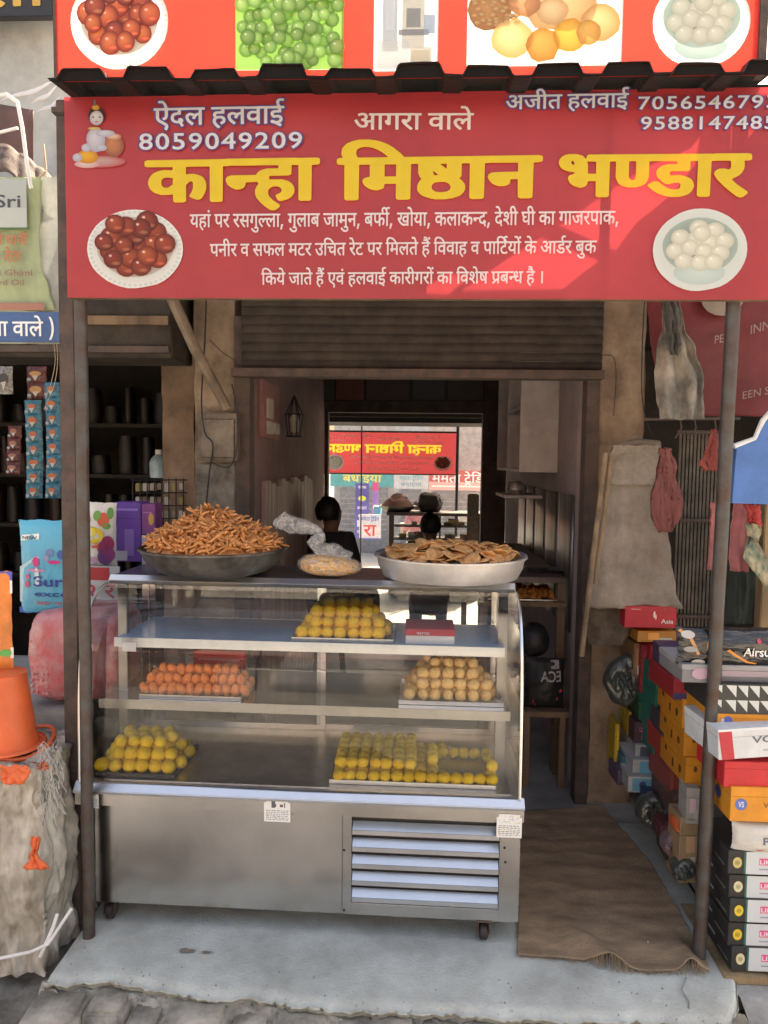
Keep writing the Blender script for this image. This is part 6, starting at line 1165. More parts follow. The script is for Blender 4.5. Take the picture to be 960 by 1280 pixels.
# pale wooden half partition on the left, with its boards
t = thing('partition', 'low partition of pale pinkish boards along the left inside wall', 'partition', (-.77, 2.4, 0))
y_ = 1.62; i = 0
while y_ < 3.5:
    mb = MB(); mb.box((-.799, y_, .01), (-.772, y_ + .155, 1.62 - .02 * (i % 3))); mb.build('board', mat('pale_pink_board%d' % (i % 3), (.46 - .05 * (i % 3), .33 - .03 * (i % 3), .30 - .03 * (i % 3)), .6, var=.3, scale=4, aniso=(1, 3, .2)), t, bevel=.003); y_ += .16; i += 1
# right: wall cabinet, steel splashback, kitchen ledge
cb_ = thing('wall_cabinet', 'open pale grey wall cupboard on the right inside wall', 'cupboard', (.8, 2.6, 1.8))
za, zb = W(700, 590, 2.3).z, W(700, 476, 2.3).z + .12
M_cab = mat('pale_grey_paint', (.50, .45, .46), .6, var=.12)
for (a, b, nm) in (((.70, 2.0, za), (.929, 2.02, zb), 'side_board'), ((.70, 3.2, za), (.929, 3.22, zb), 'side_board'), ((.70, 2.6, za + .021), (.929, 2.62, zb), 'divider'), ((.70, 2.0201, za), (.929, 3.1999, za + .02), 'shelf_board'), ((.70, 2.0201, (za + zb) / 2 + .03), (.929, 2.5999, (za + zb) / 2 + .05), 'shelf_board'), ((.69, 2.0, zb), (.929, 3.22, zb + .02), 'top_board')):
    mb = MB(); mb.box(a, b); mb.build(nm, M_cab, cb_, bevel=.002)
t = thing('steel_splashback', 'row of dull steel sheets along the lower right inside wall', 'splashback', (.9, 2.4, .9))
for i in range(5):
    y0 = 1.48 + i * .42; mb = MB(); mb.grid(lambda u, v: (.925 - .018 * math.sin(u * 3.14), y0 + .41 * u, .82 + .75 * v), 8, 2); mb.build('steel_sheet', mat('dull_steel', (.42, .40, .38), .35, .9, var=.3, scale=4, aniso=(1, 4, .3)), t, smooth='all', solid=.002)
kt = thing('work_table', 'wooden work table inside the shop behind the pale bowl', 'table', (.72, 1.8, 0))
zt2 = W(690, 722, 1.5).z
mb = MB(); mb.box((.42, 1.5, zt2 - .03), (.90, 3.2, zt2)); mb.build('table_top', mat('dark_worktop', (.14, .10, .09), .5), kt, bevel=.004)
mb = MB(); mb.box((.42, 1.49, zt2 - .16), (.90, 1.4995, zt2 - .135)); mb.build('edge_rail', M_wood, kt)
for x, y in ((.44, 1.52), (.86, 1.52), (.44, 3.1), (.86, 3.1)):
    mb = MB(); mb.box((x, y, .006), (x + .04, y + .04, zt2 - .0305)); mb.build('leg', M_wood, kt)
t = thing('food_tray', 'steel tray of orange fried food on the rack under the work table', 'tray', (.62, 1.5, zt2 - .13))
mb = MB(); mb.box((.44, 1.52, zt2 - .132), (.86, 1.9, zt2 - .127)); mb.build('tray', M_tray, t)
mb = MB(); mb.grid(lambda u, v: (.45 + .40 * u, 1.53 + .33 * v, zt2 - .125 + .035 * abs(fbm((u * 14, v * 12, 3))) + .03 * math.sin(v * 3.14)), 60, 40); mb.build('fried_food', mat('orange_fried', (.62, .24, .05), .5, var=.5, scale=30, bump=.8, col2=(.35, .10, .02)), t, smooth='all')
for i, (px, r, lb) in enumerate(((668, .07, 'flat steel plate stack on the work table, left one'), (692, .075, 'steel lid lying on the work table, right one'))):
    c = W(px, 719, 1.7); c.z = zt2 + .001; t = thing('steel_plate', lb, 'plate', c)
    for k in range(3 - i): mb = MB(); mb.lathe([(0, 0), (r * .7, 0), (r, .012), (r * 1.02, .013), (r * .7, .003), (0, .003)], c + Vector((.006 * k, 0, .008 * k)), 24); mb.build('plate', M_tray, t, smooth=True)
t = thing('jar_shelf', 'small wall shelf with a dark round pot on the right inside wall', 'shelf', (.85, 2.6, 1.3))
zs = W(680, 618, 2.6).z
mb = MB(); mb.box((.66, 2.4, zs - .02), (.92, 2.9, zs)); mb.build('board', M_cab, t)
c = Vector((.76, 2.6, zs)); t = thing('round_pot', 'dark round pot on the small inside wall shelf', 'pot', c); mb = MB(); mb.lathe([(0, 0), (.04, 0), (.06, .03), (.055, .07), (.035, .09), (.04, .095)], c, 20); mb.build('pot', M_alu, t, smooth=True)
# things under the table: black bag with white letters, dark stool pad
t = thing('black_bag', 'black bag with reversed white letters and red stripes under the table', 'bag', (.5, 1.45, .5))
o, rc = pillow(t, 'bag_body', 655, 822, 706, 884, 1.40, mat('black_nylon', (.022, .022, .025), .5, bump=.3), .06, 3, 20)
x0, x1_, z0, z1 = rc
wrapprint([('t', 'ECA', .86, .58, -.5, .20, (.5, .5, .5)), ('p', [(.2, .1), (.9, .35), (.9, .42), (.2, .2)], (.5, .05, .05)), ('p', [(.25, .05), (.8, .2), (.8, .26), (.25, .12)], (.5, .05, .05)), ('r', .62, .82, .82, .98, (.4, .4, .4))], rc, 1.40, .06, t, 3)
bagblob('round_cushion', 'black round cushion on the bag under the table', 'cushion', 652, 783, 690, 826, 1.42, .2, mat('black_nylon', (.022, .022, .025), .5), 9, .04, .9)
t = thing('wooden_stool', 'low dark wooden stool carrying the black bag', 'stool', (.55, 1.45, 0))
mb = MB(); zq = rc[2] - .003; mb.box((rc[0] - .02, 1.33, zq - .03), (rc[1] + .02, 1.62, zq)); mb.build('seat', M_wood, t, bevel=.003)
for x in (rc[0], rc[1] - .03):
    for y in (1.35, 1.57): mb = MB(); mb.box((x, y, .006), (x + .03, y + .03, zq - .031)); mb.build('leg', M_wood, t)
# pictures over the rear opening, cloth valance
random.seed(3)
for i, (a, b, c_) in enumerate(((388, 418, (.06, .06, .055)), (420, 455, (.16, .05, .04)), (458, 512, (.08, .05, .045)), (516, 556, (.06, .07, .08)), (560, 604, (.07, .06, .05)))):
    x0, x1_, z0, z1 = face(a, 472, b, 500, 4.45)
    t = thing('picture_frame', 'dim framed picture over the rear opening, number %s from the left' % ('one', 'two', 'three', 'four', 'five')[i] if False else ('dim grey picture at the left end of the row over the rear opening', 'dim dark red picture second from the left over the rear opening', 'wide dim brown picture in the middle of the row over the rear opening', 'dim bluish picture second from the right over the rear opening', 'dim brown picture at the right end of the row over the rear opening')[i], 'picture', (x0, 4.45, z0))
    mb = MB(); mb.box((x0, 4.45, z0), (x1_, 4.47, z1)); mb.build('picture', cardm(c_), t)
    mb = MB(); 
    for q in (((x0 - .012, 4.44, z0 - .012), (x1_ + .012, 4.475, z0)), ((x0 - .012, 4.44, z1), (x1_ + .012, 4.475, z1 + .012)), ((x0 - .012, 4.44, z0), (x0, 4.475, z1)), ((x1_, 4.44, z0), (x1_ + .012, 4.475, z1))): mb.box(*q)
    mb.build('frame', M_black, t)
mb = MB(); za, zb = W(500, 515, 4.7).z, W(500, 506, 4.7).z
mb.grid(lambda u, v: (-.78 + 1.5 * u, 4.7 + .02 * math.sin(u * 26), za + (zb - za) * v + .012 * math.sin(u * 9)), 60, 4); tag(mb.build('rolled_awning', mat('pale_canvas', (.52, .48, .42), .8), smooth='all', solid=.01), 'pale rolled canvas awning across the top of the rear opening', 'awning')
# second front of the shop: its canopy, its sign seen from behind, its counter
mb = MB(); mb.box((-1.6, 4.75, 2.12), (1.6, 5.5, 2.17)); tag(mb.build('rear_canopy', M_sheet), 'dark sheet canopy over the rear entrance', 'canopy')
s2 = thing('shop_sign', 'second red shop sign at the rear entrance seen from behind with reversed letters', 'sign', (0, 9.9, 1.9)); Y2 = 9.9
x1_ = W(571, 560, Y2).x; x0 = x1_ - 2.3; zt3, zb3 = W(500, 541, Y2).z, W(500, 592, Y2).z
H2 = zt3 - zb3; nxg, nzg = 260, 48; gx_ = 2.3 / nxg; gz_ = H2 / nzg; ink = {}
for key, f0, f1 in (('t1', .11, .36), ('t2', .385, .675), ('t3', .70, .965)):      # the title is printed into the translucent sheet, reversed from this side
    polys = []; lo = 1e9; hi = -1e9
    for g, gx, gy in DR[key]:
        P_ = []
        for cs in DG['t'][g].split('|'):
            x = y = 0; r = []
            for q in cs.split(','):
                if not q: continue
                a_, b_ = q.split(); x += int(a_); y += int(b_); r.append((x * .004 + gx / 1000, y * .004 + gy / 1000))
            if r: P_.append(r); lo = min(lo, min(v[0] for v in r)); hi = max(hi, max(v[0] for v in r))
        polys.append(P_)
    for P_ in polys:
        for r in P_: r[:] = [(x1_ - (f0 + (f1 - f0) * (v[0] - lo) / (hi - lo)) * 2.3, zb3 + H2 * .50 + H2 * .20 * v[1] / .62) for v in r]
        if not P_: continue
        xa, xb = min(v[0] for r in P_ for v in r), max(v[0] for r in P_ for v in r); za, zb = min(v[1] for r in P_ for v in r), max(v[1] for r in P_ for v in r)
        for i in range(int((xa - x0) / gx_), int((xb - x0) / gx_) + 1):
            for k in range(int((za - zb3) / gz_), int((zb - zb3) / gz_) + 1):
                X, Z = x0 + (i + .5) * gx_, zb3 + (k + .5) * gz_; c_ = 0
                for r in P_:
                    for m_ in range(len(r)):
                        (ax, az), (bx_, bz) = r[m_ - 1], r[m_]
                        if (az > Z) != (bz > Z) and X < (bx_ - ax) * (Z - az) / (bz - az) + ax: c_ ^= 1
                if c_: ink[(i, k)] = 1
mb = MB()
for i in range(nxg):
    for k in range(nzg):
        c_ = (.85, .68, .06) if (i, k) in ink else (.56, .075, .085); X, Z = x0 + i * gx_, zb3 + k * gz_
        mb.add([(X, Y2, Z), (X + gx_, Y2, Z), (X + gx_, Y2, Z + gz_), (X, Y2, Z + gz_)], [(0, 1, 2, 3)], [c_] * 4)
mb.build('flex_panel', print_mat('rear_flex_print', .5, .17), s2)
def m2(px, py): return W(px, py, Y2)
H2 = zt3 - zb3
M_wht2 = mat('white_ink_rear', (.8, .74, .74), .5, var=.03, bump=0, trans=.4)
for key, f0, f1, v in (('a', .12, .30, .86), ('c', .62, .80, .88), ('b', .41, .58, .82), ('l1', .17, .78, .36), ('l2', .20, .75, .22), ('l3', .27, .67, .08)):
    mb = MB(); deva(mb, key, (x1_ - f0 * 2.3, Y2 - .001, zb3 + H2 * v), (-(f1 - f0) * 2.3, 0, 0), (0, 0, H2 * .065), (0, -.001, 0)); mb.build('lettering', M_wht2, s2)
for tx, f0, f1, v in (('8059049209', .10, .33, .74), ('7056546793', .81, .985, .89), ('9588147485', .81, .985, .78)):
    mb = MB(); latin(mb, tx, (x1_ - f0 * 2.3, Y2 - .001, zb3 + H2 * v), (-(f1 - f0) * 2.3, 0, 0), (0, 0, H2 * .06), (0, -.001, 0)); mb.build('lettering', M_wht2, s2)
mb = MB(); plate_gulab(mb, x1_ - .23, zb3 + H2 * .26, .155, .125, Y2 - .002, 7); mb.build('printed_picture', print_mat('printed_picture_rear', .5, .4), s2)
mb = MB(); bowl_rasgulla(mb, x1_ - 2.05, zb3 + H2 * .26, .155, .135, Y2 - .002, 7); mb.build('printed_picture', print_mat('printed_picture_rear', .5, .4), s2)
mb = MB(); mb.box((x0, Y2 - .03, zb3 - .02), (x1_, Y2 - .008, zb3)); mb.box((x0, Y2 - .03, zt3), (x1_, Y2 - .008, zt3 + .03)); mb.build('batten_frame', M_black, s2)
for px, lb in ((452, 'thin black pole of the rear sign, left one'), (572, 'thin black pole of the rear sign, right one')):
    x = W(px, 560, Y2 - .08).x; mb = MB(); mb.tube([(x, Y2 - .08, -.46), (x, Y2 - .08, 2.4)], .026 if px > 500 else .012, 8); tag(mb.build('post', M_black), lb, 'post')
# rear counter
x0, x1_, z0, z1 = face(486, 641, 604, 705, 9.2); t = thing('display_counter', 'dark silhouetted sweet counter at the rear entrance', 'counter', (x0, 9.2, -.45))
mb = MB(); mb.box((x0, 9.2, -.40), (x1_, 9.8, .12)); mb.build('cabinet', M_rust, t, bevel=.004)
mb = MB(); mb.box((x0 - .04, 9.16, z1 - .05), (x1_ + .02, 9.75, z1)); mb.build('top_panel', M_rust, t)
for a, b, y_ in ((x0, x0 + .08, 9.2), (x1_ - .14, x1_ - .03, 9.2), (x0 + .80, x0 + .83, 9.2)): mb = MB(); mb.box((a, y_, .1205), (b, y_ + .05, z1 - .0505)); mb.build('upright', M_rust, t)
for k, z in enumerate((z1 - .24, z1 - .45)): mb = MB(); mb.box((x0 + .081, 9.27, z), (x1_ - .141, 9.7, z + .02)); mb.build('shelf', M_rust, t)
mb = MB(); mb.box((x0 + .081, 9.255, .1205), (x1_ - .141, 9.259, z1 - .0505)); mb.build('pane', M_film2, t)
random.seed(9)
for k in range(14):
    x = rnd(x0 + .1, x1_ - .3); zb = (z1 - .22, z1 - .43)[k % 2]; sz = rnd(.05, .11); mb = MB(); mb.box((x, 9.35, zb + .001), (x + sz * 1.6, 9.5, zb + sz)); tag(mb.build('sweet_box', cardm(random.choice(((.6, .55, .4), (.5, .2, .1), (.5, .5, .5), (.6, .4, .1)))), bevel=.006), 'small box of sweets inside the rear counter', 'box', 'boxes in the rear counter')
c = W(497, 640, 9.45); c.z = z1 + .001; t = thing('snack_bowl', 'small dark bowl heaped with food on the rear counter', 'bowl', c)
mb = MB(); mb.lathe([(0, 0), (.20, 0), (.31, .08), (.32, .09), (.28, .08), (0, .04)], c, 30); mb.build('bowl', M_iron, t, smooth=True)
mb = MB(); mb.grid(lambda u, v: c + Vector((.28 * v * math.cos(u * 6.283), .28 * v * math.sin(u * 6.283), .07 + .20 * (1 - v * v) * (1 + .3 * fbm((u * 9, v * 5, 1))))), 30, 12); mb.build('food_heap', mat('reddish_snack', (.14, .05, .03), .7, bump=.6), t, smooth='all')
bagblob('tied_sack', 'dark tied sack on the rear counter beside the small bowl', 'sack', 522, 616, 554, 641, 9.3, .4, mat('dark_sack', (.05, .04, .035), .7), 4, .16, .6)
x0, x1_, z0, z1 = face(584, 617, 598, 712, 9.0)
mb = MB(); mb.box((x0, 9.0, -.45), (x1_, 9.12, z1)); tag(mb.build('wooden_post', M_rust, bevel=.02), 'short thick dark post beside the rear counter', 'post')

# ================================================================ the street beyond
def shop(label, px0, px1, Y, ztop, c, band, items, by0, by1, open_=True):
    a = W(px0, 600, Y).x; b = W(px1, 600, Y).x; t = thing('shop_building', label, 'building', (a, Y, 0))
    mb = MB(); mb.box((a, Y + .9, -.46), (b, Y + 4, ztop)); mb.build('wall', mat('far_wall_%d' % int(c[0] * 99 + c[2] * 9), c, .85, var=.15), t)
    zb, zt = W(500, by1, Y).z, W(500, by0, Y).z
    mb = MB(); mb.box((a + .01, Y, zb), (b - .01, Y + .05, zt)); sgn = mb.build('sign_board', cardm(band), t)
    fprint(sgn, 'lettering', items, (a + .01, Y, zb), (b - a - .02, 0, 0), (0, 0, zt - zb), Y)
    if open_:
        mb = MB(); mb.box((a + .15, Y + .88, -.45), (b - .15, Y + .899, zb - .05)); mb.build('shutter_opening', mat('grey_shutter', (.26, .27, .28), .6), t)
        n = 7
        for i in range(n): z = .1 + (zb - .3) * i / n; mb = MB(); mb.box((a + .18, Y + .865, z), (b - .18, Y + .8795, z + .03)); mb.build('shutter_rib', mat('grey_shutter2', (.36, .36, .37), .6), t)
    return t
YF = 14.0
shop('pale shop across the rear street with a teal signboard', 412, 492, YF, 3.2, (.38, .37, .36), (.10, .38, .38), [('h', 'bd', .20, .30, .62, .42, (.80, .70, .15))], 589, 609)
shop('white shop across the rear street with a white signboard', 492, 536, YF, 3.0, (.42, .44, .45), (.55, .58, .57), [('h', 'tr', .15, .52, .7, .22, (.15, .4, .45)), ('h', 'bd', .2, .16, .6, .2, (.2, .35, .4))], 590, 611)
shop('shop across the rear street with a red and pink signboard', 536, 620, YF, 2.6, (.42, .39, .36), (.58, .14, .13), [('r', 0, 0, 1, .42, (.74, .42, .38)), ('h', 'tr', .04, .40, .9, .38, (.85, .82, .8)), ('r', .04, .16, .96, .24, (.8, .75, .7))], 587, 612)
x0, x1_, z0, z1 = face(444, 604, 461, 672, 12.6)
t = thing('standing_banner', 'tall blue banner with yellow patches across the rear street', 'banner', (x0, 12.6, 0)); mb = MB(); mb.box((x0, 12.6, z0), (x1_, 12.62, z1)); mb.build('cloth', cardm((.10, .10, .36)), t)
fprint(t, 'printing', [('h', 'pn', .2, .9, .6, .05, (.7, .7, .75)), ('d', .5, .72, .3, .05, (.55, .6, .1)), ('h', 'bd', .15, .52, .7, .05, (.6, .6, .8)), ('d', .5, .40, .3, .03, (.6, .6, .3)), ('r', .15, .2, .85, .32, (.5, .52, .7)), ('h', 'tr', .15, .08, .7, .05, (.6, .6, .7))], (x0, 12.6, z0), (x1_ - x0, 0, 0), (0, 0, z1 - z0), 8.2)
x0, x1_, z0, z1 = face(465, 603, 473, 672, 12.65)
t = thing('standing_banner', 'narrow magenta and blue banner right of the tall blue one', 'banner', (x0, 12.65, 0)); mb = MB(); mb.box((x0, 12.65, z0), (x1_, 12.67, z1)); mb.build('cloth', cardm((.30, .20, .50)), t)
fprint(t, 'printing', [('r', 0, .85, 1, 1, (.55, .1, .25)), ('d', .5, .55, .4, .05, (.7, .6, .1)), ('d', .5, .4, .4, .04, (.6, .6, .7))], (x0, 12.65, z0), (x1_ - x0, 0, 0), (0, 0, z1 - z0), 8.2)
x0, x1_, z0, z1 = face(449, 643, 476, 674, 12.0)
t = thing('poster_board', 'white poster with big red Hindi letters across the rear street', 'poster', (x0, 12.0, 0)); mb = MB(); mb.box((x0, 12.0, z0), (x1_, 12.03, z1)); mb.build('board', cardm((.66, .68, .74)), t)
fprint(t, 'lettering', [('h', 'r', .2, .14, .6, .42, (.65, .08, .05)), ('h', 'tr', .08, .74, .84, .14, (.1, .2, .5)), ('r', 0, 0, 1, .05, (.15, .2, .6))], (x0, 12.0, z0), (x1_ - x0, 0, 0), (0, 0, z1 - z0), 7.6)
for i, (px0, px1, py0, py1, c_, lb) in enumerate(((467, 476, 633, 643, (.12, .4, .6), 'small blue carton stacked beside the white poster'), (574, 604, 640, 652, (.6, .6, .58), 'pale crate across the rear street behind the counter'), (500, 516, 655, 668, (.55, .5, .45), 'cream crate across the rear street seen through the rear counter'))):
    shoebox('carton', lb, px0, py0, px1, py1, 11.5, .3, c_)
# tree and white house beyond on the right
x0, x1_, z0, z1 = face(585, 548, 640, 588, 22)
t = thing('house', 'far white house with a sloping roof beyond the rear street', 'house', (x0, 22, 0)); mb = MB(); mb.box((x0, 22, -.46), (x1_, 26, z0 + .3)); mb.build('wall', M_white, t)
mb = MB(); mb.prism([(x0 - .2, z0 + .3), (x1_ + .2, z0 + .3), (x0 + .6, z1 + .4), (x0 - .1, z1 + .6)], (0, 21.9, 0), (1, 0, 0), (0, 0, 1), (0, 4.3, 0)); mb.build('roof', mat('pale_roof', (.6, .57, .52), .8), t)

# ================================================================ people (backlit)
def skin_obj(name, verts, edges, rads, m, parent, root=0, lv=2):
    me = bpy.data.meshes.new(name); me.from_pydata([Vector(v) for v in verts], edges, []); me.materials.append(m)
    o = bpy.data.objects.new(name, me); C.objects.link(o); o.parent = parent
    s_ = o.modifiers.new('skin', 'SKIN'); s_.use_smooth_shade = True
    for i, r in enumerate(rads):
        d = me.skin_vertices[0].data[i]; d.radius = (r, r) if not isinstance(r, tuple) else r
    me.skin_vertices[0].data[root].use_root = True
    b = o.modifiers.new('sub', 'SUBSURF'); b.levels = lv; b.render_levels = lv
    return o
M_skin = mat('brown_skin', (.26, .14, .09), .5, var=.08, bump=.03); M_hair = mat('black_hair', (.012, .01, .01), .6)
def person(label, loc, rz, shirt, trousers, k=1.0, seated=True):
    t = thing('person', label, 'person', loc, rz=rz)
    J = {}; V = []; E = []; Rr = []
    def j(n, p, r, par=None):
        J[n] = len(V); V.append(tuple(c * k for c in p)); Rr.append(tuple(c * k for c in r) if isinstance(r, tuple) else r * k)
        if par is not None: E.append((J[par], J[n]))
    j('pel', (0, 0, 0), (.13, .10)); j('wai', (0, -.01, .17), (.12, .09), 'pel'); j('che', (0, -.01, .36), (.145, .10), 'wai'); j('nb', (0, 0, .50), .075, 'che'); j('nk', (0, -.01, .535), .055, 'nb')
    j('jaw', (0, -.025, .59), (.072, .08), 'nk'); j('hd', (0, -.010, .655), (.088, .10), 'jaw'); j('top', (0, 0, .705), (.076, .088), 'hd')
    for s_ in (-1, 1):
        q = str(s_); j('sh' + q, (s_ * .17, 0, .46), .07, 'che'); j('el' + q, (s_ * .23, -.04, .20), .040, 'sh' + q); j('wr' + q, (s_ * .15, -.26, .14), .027, 'el' + q)
        j('pm' + q, (s_ * .13, -.32, .14), (.034, .018), 'wr' + q)
        for f, (dx, ln) in enumerate(((-.028, .055), (-.010, .066), (.008, .062), (.026, .05))):
            j('f%d%s' % (f, q), (s_ * .13 + dx, -.36, .135), .0085, 'pm' + q); j('g%d%s' % (f, q), (s_ * .13 + dx * 1.15, -.36 - ln * .7, .118), .007, 'f%d%s' % (f, q))
        j('th' + q, (s_ * .13 - s_ * .045, -.305, .14), .010, 'wr' + q); j('tt' + q, (s_ * .13 - s_ * .055, -.345, .13), .008, 'th' + q)
        if seated: j('hp' + q, (s_ * .09, -.02, -.03), .085, 'pel'); j('kn' + q, (s_ * .13, -.42, -.01), .06, 'hp' + q); j('ak' + q, (s_ * .13, -.40, -.40), .038, 'kn' + q); j('to' + q, (s_ * .14, -.53, -.43), .032, 'ak' + q)
        else: j('hp' + q, (s_ * .09, 0, -.08), .085, 'pel'); j('kn' + q, (s_ * .10, -.02 + s_ * .06, -.46), .055, 'hp' + q); j('ak' + q, (s_ * .10, .02 + s_ * .10, -.86), .036, 'kn' + q); j('to' + q, (s_ * .11, -.12 + s_ * .10, -.90), .03, 'ak' + q)
    skin_obj('body', V, E, Rr, M_skin, t)
    def sub(names, grow, nm, m):
        ix = [J[n] for n in names]; mp = {a: b for b, a in enumerate(ix)}
        vs = [V[i] for i in ix]; es = [(mp[a], mp[b]) for a, b in E if a in mp and b in mp]; rs = [tuple((c + grow * k) for c in (Rr[i] if isinstance(Rr[i], tuple) else (Rr[i],) * 2)) for i in ix]
        return skin_obj(nm, vs, es, rs, m, t)
    sub(['pel', 'wai', 'che', 'nb', 'sh-1', 'el-1', 'sh1', 'el1'], .014, 'shirt', shirt)
    sub(['pel', 'hp-1', 'kn-1', 'ak-1', 'hp1', 'kn1', 'ak1'], .013, 'trousers', trousers)
    mb = MB(); mb.grid(lambda u, v: Vector((.098 * math.sin(v * 2.2) * math.cos(u * 6.2832), .02 + .104 * math.sin(v * 2.2) * math.sin(u * 6.2832) + .012 - .03 * (v > .6) * math.sin(u * 6.2832) * 0, .672 + .112 * math.cos(v * 2.2))) * k * (1 + .03 * fbm((u * 20, v * 8, 1))), 32, 14)
    mb.build('hair', M_hair, t, smooth='all', mw=False)
    for s_ in (-1, 1):
        mb = MB(); mb.lathe([(0, -.012 * k), (.010 * k, 0), (0, .012 * k)], (s_ * .031 * k, -.100 * k, .665 * k), 10); mb.build('eye', M_white, t, smooth=True, mw=False)
        mb = MB(); mb.tube([(s_ * .084 * k, 0, .64 * k), (s_ * .096 * k, .006 * k, .665 * k), (s_ * .088 * k, 0, .69 * k)], .012 * k, 8); mb.build('ear', M_skin, t, smooth=True, mw=False)
    mb = MB(); mb.tube([(0, -.100 * k, .675 * k), (0, -.120 * k, .64 * k), (0, -.105 * k, .63 * k)], [.008 * k, .015 * k, .010 * k], 8); mb.build('nose', M_skin, t, smooth=True, mw=False)
    mb = MB(); mb.tube([(-.024 * k, -.092 * k, .60 * k), (0, -.102 * k, .597 * k), (.024 * k, -.092 * k, .60 * k)], [.004 * k, .008 * k, .004 * k], 8); mb.build('lips', mat('lips', (.25, .08, .07), .5), t, smooth=True, mw=False)
    return t
dk = mat('dark_shirt', (.035, .03, .035), .8); dk2 = mat('dark_trousers', (.03, .03, .035), .8)
def stool(x, y, h, label):
    t = thing('stool', label, 'stool', (x, y, .006)); mb = MB(); mb.lathe([(0, h - .03), (.16, h - .03), (.165, h - .015), (.16, h), (0, h)], (x, y, .006), 24); mb.build('seat', M_black, t, smooth=True)
    for a in (.8, 2.4, 3.9, 5.5): mb = MB(); mb.tube([(x + .16 * math.cos(a), y + .16 * math.sin(a), .006), (x + .10 * math.cos(a), y + .10 * math.sin(a), h - .025)], .013, 8); mb.build('leg', M_black, t)
h1 = W(413, 640, 3.2); person('dark haired person in dark clothes sitting inside the shop, left of the white poster', (h1.x, 3.2, h1.z - .665), math.radians(150), dk, dk2)
stool(h1.x, 3.22, h1.z - .665 - .11, 'round stool under the person sitting at the left inside the shop')
h2 = W(538, 657, 4.2); person('dark haired person seen from behind sitting at the rear counter', (h2.x, 4.2, h2.z - .665), math.radians(180), dk, dk2)
stool(h2.x, 4.22, h2.z - .665 - .11, 'round stool under the person sitting at the rear counter')
h3 = W(522, 633, 11.0); person('person in a pink shirt walking past in the rear street', (h3.x, 11.0, h3.z - .665), math.radians(200), mat('pink_shirt', (.66, .30, .36), .8), mat('pale_trousers', (.5, .48, .45), .8), seated=False)

# ================================================================ right neighbour
jm = mat('jute_sacking', (.43, .315, .205), .95, var=.3, scale=7, bump=.9, bscale=220, col2=(.27, .19, .125), aniso=(.6, 1.6, 1))
YR = .55
t = thing('shop_banner', 'dark red innerwear banner above the shoe shop', 'banner', (1.5, YR, 2.0))
cloth('banner_cloth', None, None, [(340, 806, 1060), (420, 812, 1060), (480, 822, 1060), (520, 838, 1060)], YR, mat('maroon_flex', (.15, .018, .024), .6, var=.2, scale=3, trans=.04), 1.2, .012, 8, .002, parent=t)
mb = MB(); 
def btx(text, px0, py0, px1, py1, h):
    o = W(px0, py0, YR - .045); r = W(px1, py1, YR - .045); latin(mb, text, o, r - o, (0, 0, h), (0, -.002, 0))
btx('PER', 893, 430, 912, 426, .032); btx('INN', 938, 418, 962, 411, .036); btx('EEN SE', 928, 499, 968, 491, .030)
mb.build('lettering', mat('faded_white_ink', (.26, .2, .2), .6), t)
mb = MB(); p = W(903, 372, YR - .04); q = W(930, 372, YR - .04).x - p.x
mb.prism([(q * math.cos(a * .4), q * .85 * math.sin(a * .4)) for a in range(16)], p, (1, 0, 0), (0, 0, 1), (0, .002, 0)); mb.build('round_print', mat('faded_cream_ink', (.24, .20, .17), .6), t)
cloth('hanging_jacket', 'beige and dark jacket hanging in front of the dark red banner', 'jacket', [(372, 828, 850), (410, 828, 854), (440, 821, 868), (470, 819, 879), (500, 821, 881), (524, 826, 880)], .42, mat('beige_denim', (.24, .22, .19), .9, var=.5, scale=7, bump=.4, bscale=40, col2=(.07, .075, .08)), 2.5, .022, 21)
cloth('dark_scarf', 'dark grey scarf draped over the top of the hanging jacket', 'scarf', [(372, 826, 846), (400, 831, 849), (425, 835, 850), (443, 839, 846)], .37, mat('dark_scarf', (.07, .075, .075), .9, bump=.4), 2, .01, 31)
t = thing('clothes_rail', 'thin horizontal rail under the hanging jacket', 'rail', W(860, 525, .5)); mb = MB(); mb.tube([W(806, 524, .5), W(925, 523, .5)], .006, 8); mb.build('rail', M_rust, t)
for px in (850, 868, 893): mb = MB(); mb.tube([W(px, 522, .5), W(px + 2, 535, .5), W(px - 6, 548, .49)], .003, 6); mb.build('hook', M_rust, t)
# covered goods: cloth over a bamboo pole
M_cover = mat('faded_khaki_cloth', (.33, .29, .25), .95, var=.25, scale=6, bump=.5, bscale=110, col2=(.22, .19, .16))
cv = thing('cloth_cover', 'faded khaki cloth cover hanging from a roll beside the pillar', 'cover', W(790, 600, .9))
cloth('cover', None, None, [(566, 762, 824), (600, 757, 828), (650, 750, 834), (700, 742, 838), (740, 736, 844), (760, 734, 852)], .86, M_cover, 1.6, .016, 3, .005, parent=cv)
cloth('upper_fold', None, None, [(556, 766, 822), (580, 760, 824), (606, 757, 826)], .82, M_cover, 1.2, .010, 13, .005, parent=cv)
mb = MB(); mb.tube([W(764, 562, .86), W(795, 556, .86), W(824, 558, .86)], [.022, .03, .026], 12); mb.build('cloth_roll', M_cover, cv, smooth=True)
mb = MB(); mb.tube([W(757, 566, .80), W(748, 640, .80), W(737, 730, .80), W(727, 820, .82)], .012, 8); mb.tube([W(764, 572, .80), W(756, 640, .80), W(744, 730, .80)], .010, 8); tag(mb.build('bamboo_poles', mat('dry_bamboo', (.27, .20, .13), .8, var=.3), smooth=True), 'pair of thin bamboo poles leaning beside the khaki cover', 'poles')
cloth('sacking', 'dark brown sacking hanging under the khaki cover', 'sacking', [(752, 728, 800), (780, 730, 790), (806, 736, 782)], .93, mat('dark_sacking', (.12, .095, .07), .95, bump=.5), 2, .014, 17)
